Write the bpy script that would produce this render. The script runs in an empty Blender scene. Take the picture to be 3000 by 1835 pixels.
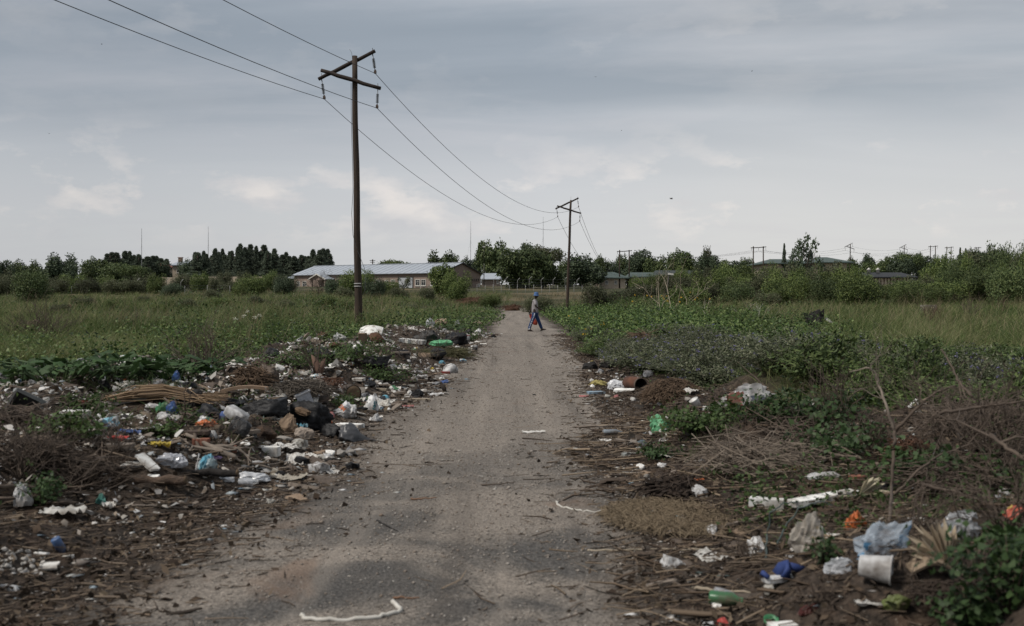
import bpy, math, random
import numpy as np
from mathutils import Vector, Matrix, Euler, noise
from mathutils.bvhtree import BVHTree

SC = bpy.context.scene
COL = SC.collection
RAD = math.radians
F = 2916.667            # focal length in photograph pixels (35 mm lens)
CAMZ = 1.6
PITCH = RAD(0.972)

# ------------------------------------------------------------------ camera
cam = bpy.data.cameras.new('camera')
cam.lens = 35.0; cam.sensor_width = 36.0; cam.clip_end = 12000; cam.clip_start = 0.1
cam.dof.use_dof = True; cam.dof.focus_distance = 36.0; cam.dof.aperture_fstop = 2.8
camo = bpy.data.objects.new('camera', cam); COL.objects.link(camo)
camo.location = (0, 0, CAMZ); camo.rotation_euler = (math.pi/2 - PITCH, 0, 0)
SC.camera = camo
SC.view_settings.view_transform = 'Standard'
SC.view_settings.look = 'None'
SC.view_settings.exposure = 0.0
SC.view_settings.gamma = 1.0
SC.view_settings.use_curve_mapping = False

# ------------------------------------------------------------------ sky
SUN_EL, SUN_AZ = RAD(52), RAD(-115)      # azimuth from +Y, clockwise positive
w = bpy.data.worlds.new('World'); SC.world = w; w.use_nodes = True
def build_world():
    nt = w.node_tree; nt.nodes.clear()
    N = lambda t, **k: _mk(nt, t, **k)
    L = nt.links.new
    out = N('ShaderNodeOutputWorld'); bg = N('ShaderNodeBackground'); bg.inputs[1].default_value = 0.1
    L(bg.outputs[0], out.inputs[0])
    sky = N('ShaderNodeTexSky'); sky.sky_type = 'NISHITA'; sky.sun_disc = False
    sky.sun_elevation = SUN_EL; sky.sun_rotation = SUN_AZ; sky.dust_density = 3.0
    tc = N('ShaderNodeTexCoord'); sep = N('ShaderNodeSeparateXYZ'); L(tc.outputs['Generated'], sep.inputs[0])
    def math_(op, a, b=None, clamp=False):
        m = N('ShaderNodeMath'); m.operation = op; m.use_clamp = clamp
        for i, v in enumerate((a, b)):
            if v is None: continue
            if isinstance(v, (int, float)): m.inputs[i].default_value = v
            else: L(v, m.inputs[i])
        return m.outputs[0]
    z = math_('MAXIMUM', sep.outputs[2], 0.0)
    zc = math_('ADD', z, 0.09)
    u = math_('DIVIDE', sep.outputs[0], zc); v = math_('DIVIDE', sep.outputs[1], zc)
    cmb = N('ShaderNodeCombineXYZ'); L(u, cmb.inputs[0]); L(v, cmb.inputs[1])
    def noise_(vec, scale, detail, rough, dist, off=(0,0,0), sc=(1,1,1)):
        mp = N('ShaderNodeMapping'); mp.inputs[1].default_value = off; mp.inputs[3].default_value = sc
        L(vec, mp.inputs[0])
        n = N('ShaderNodeTexNoise'); n.inputs['Scale'].default_value = scale; n.inputs['Detail'].default_value = detail
        n.inputs['Roughness'].default_value = rough; n.inputs['Distortion'].default_value = dist
        L(mp.outputs[0], n.inputs['Vector']); return n.outputs[0]
    def ramp(fac, stops):
        r = N('ShaderNodeValToRGB'); e = r.color_ramp.elements
        while len(e) > 1: e.remove(e[-1])
        e[0].position, e[0].color = stops[0][0], (*stops[0][1], 1)
        for p, c in stops[1:]:
            q = e.new(p); q.color = (*c, 1)
        L(fac, r.inputs[0]); return r.outputs[0]
    def mix(fac, a, b, mode='MIX'):
        m = N('ShaderNodeMix'); m.data_type = 'RGBA'; m.blend_type = mode; m.clamp_factor = True
        if isinstance(fac, (int, float)): m.inputs[0].default_value = fac
        else: L(fac, m.inputs[0])
        for i, q in ((6, a), (7, b)):
            if isinstance(q, tuple): m.inputs[i].default_value = (*q, 1)
            else: L(q, m.inputs[i])
        return m.outputs[2]
    g3 = lambda k: (k, k, k)
    # even overcast veil, brighter towards the horizon
    veil = ramp(z, [(0.0, (.66,.66,.655)), (.07, (.645,.65,.65)), (.13, (.60,.615,.63)), (.17, (.53,.555,.585)), (.24, (.43,.47,.515)), (.40, (.52,.55,.59)), (1, (.74,.75,.77))])
    # long stratus banks in a flat layer, soft-edged, with paler rags between
    n1 = noise_(cmb.outputs[0], 0.85, 6, 0.5, 0.7, (12.7, 6.4, 0), (0.33, 1.0, 1))
    dark = ramp(n1, [(.36, g3(.1)), (.46, g3(.6)), (.58, g3(1))])
    hi = ramp(z, [(.085, g3(0)), (.14, g3(.18)), (.20, g3(.7)), (.27, g3(1))])
    fac = math_('MULTIPLY', dark, hi)
    col = mix(math_('MULTIPLY', fac, .92), veil, (.265, .31, .355))
    n2 = noise_(cmb.outputs[0], 1.3, 8, 0.6, 0.5, (2.0, 7.0, 0), (0.55, 1, 1))
    wisp = ramp(n2, [(.46, g3(0)), (.72, g3(1))])
    col = mix(math_('MULTIPLY', wisp, .42), col, (.60, .595, .615))
    # fair-weather cumulus low over the horizon: bright tops, flat fading bases
    dirv = tc.outputs['Generated']
    n3 = noise_(dirv, 8.5, 9, 0.58, 0.1, CUM_OFF, (1, 1, 2.3))
    n3b = noise_(dirv, 2.0, 2, 0.5, 0.0, CUM_OFF2, (1, 1, .6))
    n3 = math_('ADD', n3, math_('MULTIPLY', math_('SUBTRACT', n3b, .5), .35))
    puff = ramp(n3, [(.515, g3(0)), (.565, g3(.6)), (.65, g3(1))])
    band = ramp(z, [(.045, g3(0)), (.065, g3(.6)), (.095, g3(1)), (.135, g3(.5)), (.165, g3(.08)), (.22, g3(.08)), (.25, g3(.18)), (.32, g3(.1))])
    pf = math_('MULTIPLY', puff, band)
    n4 = noise_(dirv, 14.0, 5, 0.55, 0.1, (0.3, 0.1, 0.5), (1, 1, 2.2))
    pcol = ramp(n4, [(.36, (.62,.61,.62)), (.58, (.86,.80,.75))])
    col = mix(math_('MULTIPLY', pf, .9), col, pcol)
    # the veil is thicker towards the left of the road
    azi = math_('ADD', math_('MULTIPLY', sep.outputs[0], 0.5), 0.5)
    shade = ramp(azi, [(0.0, (.82,.835,.86)), (.30, (.82,.835,.86)), (.52, (.98,.985,1)), (.62, (1.03,1.02,1.01)), (1, (.98,.98,.98))])
    col = mix(1.0, col, shade, 'MULTIPLY')
    sc = N('ShaderNodeVectorMath'); sc.operation = 'SCALE'; sc.inputs['Scale'].default_value = 10.0 * SKY_GAIN
    L(col, sc.inputs[0])
    fin = mix(.92, sky.outputs[0], sc.outputs[0])
    L(fin, bg.inputs[0])
def _mk(nt, t, **k):
    n = nt.nodes.new(t)
    for a, b in k.items(): setattr(n, a, b)
    return n
SKY_GAIN = 1.06
CUM_OFF, CUM_OFF2 = (1.1, 3.2, 1.3), (0.3, 1.0, 2.9)
build_world()
sun = bpy.data.lights.new('sun', 'SUN'); sun.energy = 3.5; sun.angle = RAD(12); sun.color = (1, .94, .86)
suno = bpy.data.objects.new('sun', sun); COL.objects.link(suno)
sd = Vector((math.sin(SUN_AZ)*math.cos(SUN_EL), math.cos(SUN_AZ)*math.cos(SUN_EL), math.sin(SUN_EL)))
suno.rotation_euler = (-sd).to_track_quat('-Z', 'Y').to_euler()
suno.location = (-30, -30, 60)

# ------------------------------------------------------------------ numpy noise and terrain
def _hash(ix, iy, s):
    h = (ix.astype(np.int64)*374761393 + iy.astype(np.int64)*668265263 + s*2147483647) & 0xffffffff
    h = ((h ^ (h >> 13)) * 1274126177) & 0xffffffff
    return ((h ^ (h >> 16)) & 0xffff) / 65535.0
def vnoise(x, y, s=0):
    x = np.asarray(x, float); y = np.asarray(y, float)
    ix = np.floor(x); iy = np.floor(y); fx = x-ix; fy = y-iy
    fx = fx*fx*(3-2*fx); fy = fy*fy*(3-2*fy)
    a = _hash(ix, iy, s); b = _hash(ix+1, iy, s); c = _hash(ix, iy+1, s); d = _hash(ix+1, iy+1, s)
    return (a*(1-fx)+b*fx)*(1-fy)+(c*(1-fx)+d*fx)*fy
def fbm(x, y, s=0, o=4):
    t = 0; a = .5; f = 1
    for i in range(o):
        t = t + a*vnoise(np.asarray(x)*f, np.asarray(y)*f, s+i*17); a *= .5; f *= 2.03
    return t/(1-.5**o)
def sm(x, a, b):
    t = np.clip((np.asarray(x, float)-a)/(b-a), 0, 1); return t*t*(3-2*t)
YK = [-20, 3, 5, 6.4, 7.4, 10.8, 14, 20, 28, 35, 57, 99, 112, 4000]
XL = [-2.8, -2.5, -2.25, -2.05, -1.95, -1.7, -1.7, -1.4, -1.15, -1.1, -1.0, -1.1, -1.2, -1.2]
XR = [1.1, .82, .70, .70, .74, .92, 1.2, 1.62, 1.98, 2.1, 2.3, 2.0, 1.9, 1.9]
def xl(y): return np.interp(y, YK, XL)+(vnoise(np.asarray(y)*.45, np.asarray(y)*0+3, 71)-.5)*.5
def xr(y): return np.interp(y, YK, XR)+(vnoise(np.asarray(y)*.4, np.asarray(y)*0+8, 72)-.5)*.5
def edge(x, y):                 # signed distance outside the track, negative on it
    e = np.maximum(xl(y)-x, x-xr(y))
    return np.where(np.asarray(y) > 108, np.maximum(e, (np.asarray(y)-108)*.6), e)
GWL = lambda y: np.interp(y, [4, 8, 12, 17, 20, 25, 30, 36, 42, 60], [5.5, 5.2, 4.8, 3.9, 3.5, 3.3, 3.1, 2.4, 1.0, .35])
GWR = lambda y: np.interp(y, [4, 6, 9, 11, 13, 18, 22, 30, 40], [6, 5, 4.2, 3.3, 2.0, 1.2, 1.1, .5, .3])
def H(x, y):
    x = np.asarray(x, float); y = np.asarray(y, float)
    z = np.interp(y, [-50, 90, 120, 150, 200, 250, 350, 600, 4000], [0, 0, .45, 1.35, 2.95, 4.2, 5.5, 8, 30])
    s = edge(x, y); o = sm(s, .05, 2.2)
    z = z+np.interp(y, [-50, 32, 60, 100, 130, 160, 200], [0, 0, .28, .75, .55, .3, 0])*sm(s, 2.5, 11)
    left = x < 0
    bank = np.where(left, .30, .20)*o*(1-.5*sm(y, 40, 80))
    n = (fbm(x*.55, y*.55, 3)-.5)*.30 + (fbm(x*2.1, y*2.1, 9)-.5)*.14
    heap = .26*sm(fbm(x*.8+7, y*.8, 21), .45, .7)*sm(s, .3, 1.2)*(1-sm(s, 4, 6))*(1-sm(y, 34, 44))
    heap = heap+.30*np.exp(-((x+3.5)/1.9)**2-((y-12.6)/2.3)**2)+.18*np.exp(-((x+3.0)/1.6)**2-((y-18.5)/2.5)**2)+.2*np.exp(-((x+2.6)/1.5)**2-((y-27)/3.5)**2)+.16*np.exp(-((x-3.0)/1.4)**2-((y-7.6)/1.6)**2)
    far = sm(y, 60, 140)
    road = (fbm(x*.9, y*.9, 5)-.5)*.035 + (fbm(x*.25, y*.25, 6)-.5)*.03
    return z + bank + n*o*(1-.3*far) + heap + road*(1-o)
def h1(x, y): return float(H(np.array([x]), np.array([y]))[0])
def at(px, py, d):              # point on the sight line of a pixel, d metres ahead
    a = (px-1500)/F; b = (917.5-py)/F
    dy = math.cos(PITCH)+b*math.sin(PITCH); dz = -math.sin(PITCH)+b*math.cos(PITCH)
    return Vector((a/dy*d, d, CAMZ+dz/dy*d))
def G(px, py, lo=3.0, hi=400.0):         # where that sight line meets the ground
    t = np.concatenate([np.arange(lo, 60, .02), np.arange(60, hi, .25)])
    a = at(px, py, 1.0); X = a.x*t; Z = CAMZ+(a.z-CAMZ)*t
    below = np.nonzero(Z <= H(X, t))[0]
    i = below[0] if len(below) else len(t)-1
    return Vector((X[i], t[i], h1(X[i], t[i])))
def gz(px, d):                  # ground point below pixel column px at distance d
    x = (px-1500)/F*d
    return Vector((x, d, h1(x, d)))

# ------------------------------------------------------------------ materials
MATS = {}
def nodes(m):
    m.use_nodes = True; nt = m.node_tree; nt.nodes.clear(); return nt
def M(name, c1, c2=None, scale=6.0, rough=.75, spec=.3, bump=0.0, bscale=30.0, rnd=0.0, tr=0.0, stretch=(1,1,1), detail=5, dirt=None, dscale=3.0, metal=0.0, sharp=.2, alpha=1.0, dlo=.5, dhi=.72):
    if name in MATS: return MATS[name]
    m = bpy.data.materials.new(name); nt = nodes(m); L = nt.links.new
    out = _mk(nt, 'ShaderNodeOutputMaterial'); p = _mk(nt, 'ShaderNodeBsdfPrincipled'); L(p.outputs[0], out.inputs[0])
    p.inputs['Roughness'].default_value = rough; p.inputs['Specular IOR Level'].default_value = spec
    p.inputs['Metallic'].default_value = metal; p.inputs['Alpha'].default_value = alpha
    tc = _mk(nt, 'ShaderNodeTexCoord'); mp = _mk(nt, 'ShaderNodeMapping'); mp.inputs[3].default_value = stretch
    L(tc.outputs['Object'], mp.inputs[0])
    def nz(s, d=detail):
        n = _mk(nt, 'ShaderNodeTexNoise'); n.inputs['Scale'].default_value = s; n.inputs['Detail'].default_value = d
        n.inputs['Roughness'].default_value = .6; L(mp.outputs[0], n.inputs['Vector']); return n.outputs[0]
    def mixc(fac, a, b, mode='MIX'):
        x = _mk(nt, 'ShaderNodeMix'); x.data_type = 'RGBA'; x.blend_type = mode
        if isinstance(fac, float): x.inputs[0].default_value = fac
        else: L(fac, x.inputs[0])
        for i, q in ((6, a), (7, b)):
            if isinstance(q, tuple): x.inputs[i].default_value = (*q[:3], 1)
            else: L(q, x.inputs[i])
        return x.outputs[2]
    def rmp(fac, a, b):
        r = _mk(nt, 'ShaderNodeMapRange'); r.inputs[1].default_value = a; r.inputs[2].default_value = b; L(fac, r.inputs[0]); return r.outputs[0]
    col = mixc(rmp(nz(scale), .5-sharp, .5+sharp), c1, c2 if c2 else tuple(k*.75 for k in c1))
    if dirt: col = mixc(rmp(nz(dscale, 6), dlo, dhi), col, dirt)
    if rnd:
        oi = _mk(nt, 'ShaderNodeObjectInfo'); hs = _mk(nt, 'ShaderNodeHueSaturation')
        L(rmp2(nt, oi.outputs['Random'], 1-rnd, 1+rnd), hs.inputs['Value']); L(col, hs.inputs['Color']); col = hs.outputs[0]
    L(col, p.inputs['Base Color'])
    if bump:
        b = _mk(nt, 'ShaderNodeBump'); b.inputs['Strength'].default_value = min(1, bump); b.inputs['Distance'].default_value = .02*bump
        L(nz(bscale, 6), b.inputs['Height']); L(b.outputs[0], p.inputs['Normal'])
    if tr:
        t = _mk(nt, 'ShaderNodeBsdfTranslucent'); L(col, t.inputs[0]); ms = _mk(nt, 'ShaderNodeMixShader'); ms.inputs[0].default_value = tr
        L(p.outputs[0], ms.inputs[1]); L(t.outputs[0], ms.inputs[2]); L(ms.outputs[0], out.inputs[0])
    MATS[name] = m; return m
def rmp2(nt, fac, a, b):
    r = _mk(nt, 'ShaderNodeMapRange'); r.inputs[3].default_value = a; r.inputs[4].default_value = b; nt.links.new(fac, r.inputs[0]); return r.outputs[0]
def leafmat(name, cols, patch=.35, pscale=.35, tr=.22, rough=.6, spec=.25, rnd=.12):
    """foliage: every leaf takes its own tint, with broad patches of lusher and drier growth"""
    if name in MATS: return MATS[name]
    m = bpy.data.materials.new(name); nt = nodes(m); L = nt.links.new
    out = _mk(nt, 'ShaderNodeOutputMaterial'); p = _mk(nt, 'ShaderNodeBsdfPrincipled')
    p.inputs['Roughness'].default_value = rough; p.inputs['Specular IOR Level'].default_value = spec
    geo = _mk(nt, 'ShaderNodeNewGeometry'); r = _mk(nt, 'ShaderNodeValToRGB'); e = r.color_ramp.elements
    while len(e) > 1: e.remove(e[-1])
    for i, c in enumerate(cols):
        q = e[0] if i == 0 else e.new(i/(len(cols)-1)); q.position = i/(len(cols)-1); q.color = (*c, 1)
    n = _mk(nt, 'ShaderNodeTexNoise'); n.inputs['Scale'].default_value = pscale; n.inputs['Detail'].default_value = 4
    L(geo.outputs['Position'], n.inputs['Vector'])
    ad = _mk(nt, 'ShaderNodeMath'); ad.operation = 'MULTIPLY_ADD'; L(n.outputs[0], ad.inputs[0]); ad.inputs[1].default_value = patch*2.2; ad.inputs[2].default_value = -patch*1.1
    a2 = _mk(nt, 'ShaderNodeMath'); a2.operation = 'ADD'; L(geo.outputs['Random Per Island'], a2.inputs[0]); L(ad.outputs[0], a2.inputs[1]); a2.use_clamp = True
    L(a2.outputs[0], r.inputs[0])
    hs = _mk(nt, 'ShaderNodeHueSaturation'); oi = _mk(nt, 'ShaderNodeObjectInfo'); L(rmp2(nt, oi.outputs['Random'], 1-rnd, 1+rnd), hs.inputs['Value'])
    L(r.outputs[0], hs.inputs['Color']); L(hs.outputs[0], p.inputs['Base Color'])
    t = _mk(nt, 'ShaderNodeBsdfTranslucent'); L(hs.outputs[0], t.inputs[0]); ms = _mk(nt, 'ShaderNodeMixShader'); ms.inputs[0].default_value = tr
    L(p.outputs[0], ms.inputs[1]); L(t.outputs[0], ms.inputs[2]); L(ms.outputs[0], out.inputs[0])
    MATS[name] = m; return m
def clearmat(name, tint, amount=.55, rough=.25):
    """thin see-through plastic film: part film, part clear"""
    if name in MATS: return MATS[name]
    m = bpy.data.materials.new(name); nt = nodes(m); L = nt.links.new
    out = _mk(nt, 'ShaderNodeOutputMaterial'); p = _mk(nt, 'ShaderNodeBsdfPrincipled'); p.inputs['Roughness'].default_value = rough
    p.inputs['Specular IOR Level'].default_value = .6
    tc = _mk(nt, 'ShaderNodeTexCoord'); n = _mk(nt, 'ShaderNodeTexNoise'); n.inputs['Scale'].default_value = 9; n.inputs['Detail'].default_value = 5; n.inputs['Distortion'].default_value = .8
    L(tc.outputs['Object'], n.inputs['Vector'])
    mx = _mk(nt, 'ShaderNodeMix'); mx.data_type = 'RGBA'; L(n.outputs[0], mx.inputs[0]); mx.inputs[6].default_value = (*[k*.45 for k in tint], 1); mx.inputs[7].default_value = (*[min(.85, k*1.3) for k in tint], 1)
    L(mx.outputs[2], p.inputs['Base Color'])
    t = _mk(nt, 'ShaderNodeBsdfTransparent'); ms = _mk(nt, 'ShaderNodeMixShader')
    L(rmp2(nt, n.outputs[0], amount-.35, amount+.45), ms.inputs[0]); L(t.outputs[0], ms.inputs[1]); L(p.outputs[0], ms.inputs[2]); L(ms.outputs[0], out.inputs[0])
    MATS[name] = m; return m

# ------------------------------------------------------------------ mesh helpers
def link(o, parent=None, loc=None):
    COL.objects.link(o)
    if parent is not None: o.parent = parent
    if loc is not None: o.location = loc
    return o
def tag(o, label=None, cat=None, group=None, kind=None):
    if label: o['label'] = label
    if cat: o['category'] = cat
    if group: o['group'] = group
    if kind: o['kind'] = kind
    return o
def thing(name, loc, label, cat, group=None, rz=0):
    o = bpy.data.objects.new(name, None); o.empty_display_size = .1; link(o, None, loc); o.rotation_euler = (0, 0, rz)
    return tag(o, label, cat, group)
def mesh_np(name, V, polys, mats, smooth=False, attr=None, midx=None):
    """polys: list of (n,k) index arrays"""
    me = bpy.data.meshes.new(name); V = np.asarray(V, np.float32)
    me.vertices.add(len(V)); me.vertices.foreach_set('co', V.ravel())
    polys = [np.asarray(p, np.int32) for p in polys if len(p)]
    loops = np.concatenate([p.ravel() for p in polys]); tot = np.concatenate([np.full(len(p), p.shape[1], np.int32) for p in polys])
    me.loops.add(len(loops)); me.loops.foreach_set('vertex_index', loops)
    me.polygons.add(len(tot)); me.polygons.foreach_set('loop_start', np.concatenate([[0], np.cumsum(tot)[:-1]]).astype(np.int32))
    me.polygons.foreach_set('loop_total', tot)
    if smooth: me.polygons.foreach_set('use_smooth', np.ones(len(tot), bool))
    if midx is not None: me.polygons.foreach_set('material_index', np.asarray(midx, np.int32))
    for m in (mats if isinstance(mats, (list, tuple)) else [mats]): me.materials.append(m)
    if attr:
        for k, a in attr.items():
            at_ = me.attributes.new(k, 'FLOAT', 'POINT'); at_.data.foreach_set('value', np.asarray(a, np.float32))
    me.update(calc_edges=True); me.validate(verbose=False)
    return me
def ob(name, me, parent=None, loc=None, rot=None):
    o = link(bpy.data.objects.new(name, me), parent, loc)
    if rot: o.rotation_euler = rot
    return o
def copy_tree(o, parent=None):
    c = o.copy(); COL.objects.link(c)
    if parent is not None: c.parent = parent
    for ch in o.children: copy_tree(ch, c)
    return c
class MB:
    def __init__(s): s.v = []; s.f = []; s.m = []; s.sm = []
    def add(s, vs, fs, mi=0, smooth=True):
        b = len(s.v); s.v += [tuple(v) for v in vs]
        for f in fs: s.f.append(tuple(b+i for i in f)); s.m.append(mi); s.sm.append(smooth)
        return s
    def box(s, c, d, rot=None, mi=0, smooth=False, taper=1.0):
        R = (rot if isinstance(rot, Matrix) else Euler(rot).to_matrix()) if rot is not None else Matrix.Identity(3)
        vs = []
        for k in (-.5, .5):
            t = taper if k > 0 else 1
            for i, j in ((-.5, -.5), (.5, -.5), (.5, .5), (-.5, .5)):
                vs.append(R @ Vector((i*d[0]*t, j*d[1]*t, k*d[2])) + Vector(c))
        return s.add(vs, [(3, 2, 1, 0), (4, 5, 6, 7), (0, 1, 5, 4), (1, 2, 6, 5), (2, 3, 7, 6), (3, 0, 4, 7)], mi, smooth)
    def tube(s, pts, r, n=6, mi=0, cap=True, smooth=True, squash=1.0):
        pts = [Vector(p) for p in pts]; r = [r]*len(pts) if isinstance(r, (int, float)) else r
        vs = []; ref = Vector((0.13, .21, 1)).normalized()
        for i, p in enumerate(pts):
            t = (pts[min(i+1, len(pts)-1)]-pts[max(i-1, 0)]).normalized()
            a = t.cross(ref)
            if a.length < .05: a = t.cross(Vector((1, 0, 0)))
            a.normalize(); b = t.cross(a).normalized()
            for k in range(n):
                q = 2*math.pi*k/n; vs.append(p+(a*math.cos(q)+b*math.sin(q)*squash)*r[i])
        fs = [(i*n+k, i*n+(k+1) % n, (i+1)*n+(k+1) % n, (i+1)*n+k) for i in range(len(pts)-1) for k in range(n)]
        s.add(vs, fs, mi, smooth)
        if cap:
            b = len(s.v)-len(vs)
            for f in (tuple(range(n-1, -1, -1)), tuple((len(pts)-1)*n+k for k in range(n))):
                s.f.append(tuple(b+i for i in f)); s.m.append(mi); s.sm.append(False)
        return s
    def lathe(s, prof, n=16, mi=0, mat=None, smooth=True, wob=0, seed=0):
        mt = mat or Matrix.Identity(4); vs = []; rg = random.Random(seed); wb = [1+wob*rg.uniform(-1, 1) for _ in range(n)]
        for r, z in prof:
            for k in range(n):
                q = 2*math.pi*k/n; vs.append(mt @ Vector((r*wb[k]*math.cos(q), r*wb[k]*math.sin(q), z)))
        fs = [(i*n+k, i*n+(k+1) % n, (i+1)*n+(k+1) % n, (i+1)*n+k) for i in range(len(prof)-1) for k in range(n)]
        return s.add(vs, fs, mi, smooth)
    def me(s, name, mats):
        me = bpy.data.meshes.new(name); me.from_pydata(s.v, [], s.f)
        for m in (mats if isinstance(mats, (list, tuple)) else [mats]): me.materials.append(m)
        me.polygons.foreach_set('material_index', s.m); me.polygons.foreach_set('use_smooth', s.sm); me.update(); return me
    def ob(s, name, mats, parent=None, loc=None, rot=None): return ob(name, s.me(name, mats), parent, loc, rot)
_ICO = {}
def ico(n):
    if n not in _ICO:
        import bmesh
        bm = bmesh.new(); bmesh.ops.create_icosphere(bm, subdivisions=n, radius=1)
        _ICO[n] = ([v.co.copy() for v in bm.verts], [tuple(v.index for v in f.verts) for f in bm.faces]); bm.free()
    return _ICO[n]
def unit(a): return a/np.maximum(np.linalg.norm(a, axis=1, keepdims=True), 1e-9)
def leaves(P, D, L_, W_, rng, bend=.25, face=None):
    """rhombic leaf blades: P roots, D directions, L_ lengths, W_ half widths"""
    n = len(P); D = unit(D); R = rng.normal(size=(n, 3))
    if face is not None: fN = unit(unit(face)+rng.normal(size=(n, 3))*.45); D = unit(D-.75*fN*np.sum(D*fN, 1, keepdims=True)); R = fN
    Wd = unit(np.cross(D, R)); Nn = np.cross(D, Wd)
    L_ = np.asarray(L_).reshape(-1, 1)*np.ones((n, 1)); W_ = np.asarray(W_).reshape(-1, 1)*np.ones((n, 1))
    mid = P+D*L_*.45+Nn*L_*bend*.35
    V = np.stack([P, mid+Wd*W_, P+D*L_-Nn*L_*bend*.2, mid-Wd*W_], 1).reshape(-1, 3)
    return V, np.arange(n*4).reshape(-1, 4)
def blades(P, D, L_, W_, rng, droop=.35):
    """grass blades: a tapering quad and a tip, bending over"""
    n = len(P); D = unit(D); side = unit(np.cross(D, rng.normal(size=(n, 3)))); L_ = np.asarray(L_).reshape(-1, 1); W_ = np.asarray(W_).reshape(-1, 1)
    hz = D.copy(); hz[:, 2] = 0; hz = unit(hz+rng.normal(size=(n, 3))*np.array([.3, .3, 0]))
    m = P+D*L_*.55; t = P+D*L_*(1-.15*droop)+hz*L_*droop*.6-np.array([0, 0, 1])*L_*droop*.25
    V = np.stack([P-side*W_, P+side*W_, m+side*W_*.75, m-side*W_*.75, t], 1).reshape(-1, 3)
    b = np.arange(n)[:, None]*5
    return V, b+np.array([[0, 1, 2, 3]]), b+np.array([[3, 2, 4]])
def flakes(P, R, rng):
    """torn scraps: ragged five-sided flakes, buckled in the middle, lying at any tilt"""
    n = len(P); N_ = unit(rng.normal(size=(n, 3))*[.55, .55, .25]+[0, 0, 1]); A = unit(np.cross(N_, rng.normal(size=(n, 3)))); B = np.cross(N_, A); R = R[:, None]
    V = [P+N_*R*rng.uniform(.05, .5, (n, 1))]
    for k in range(5):
        a = (2*math.pi*k/5+rng.normal(0, .28, n))[:, None]; q = R*rng.uniform(.4, 1.25, (n, 1)); V.append(P+A*np.cos(a)*q*1.3+B*np.sin(a)*q*.8+N_*R*rng.normal(0, .16, (n, 1)))
    f = np.array([[0, 1+k, 1+(k+1) % 5] for k in range(5)])
    return np.stack(V, 1).reshape(-1, 3), (np.arange(n)[:, None, None]*6+f[None]).reshape(-1, 3)

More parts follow.
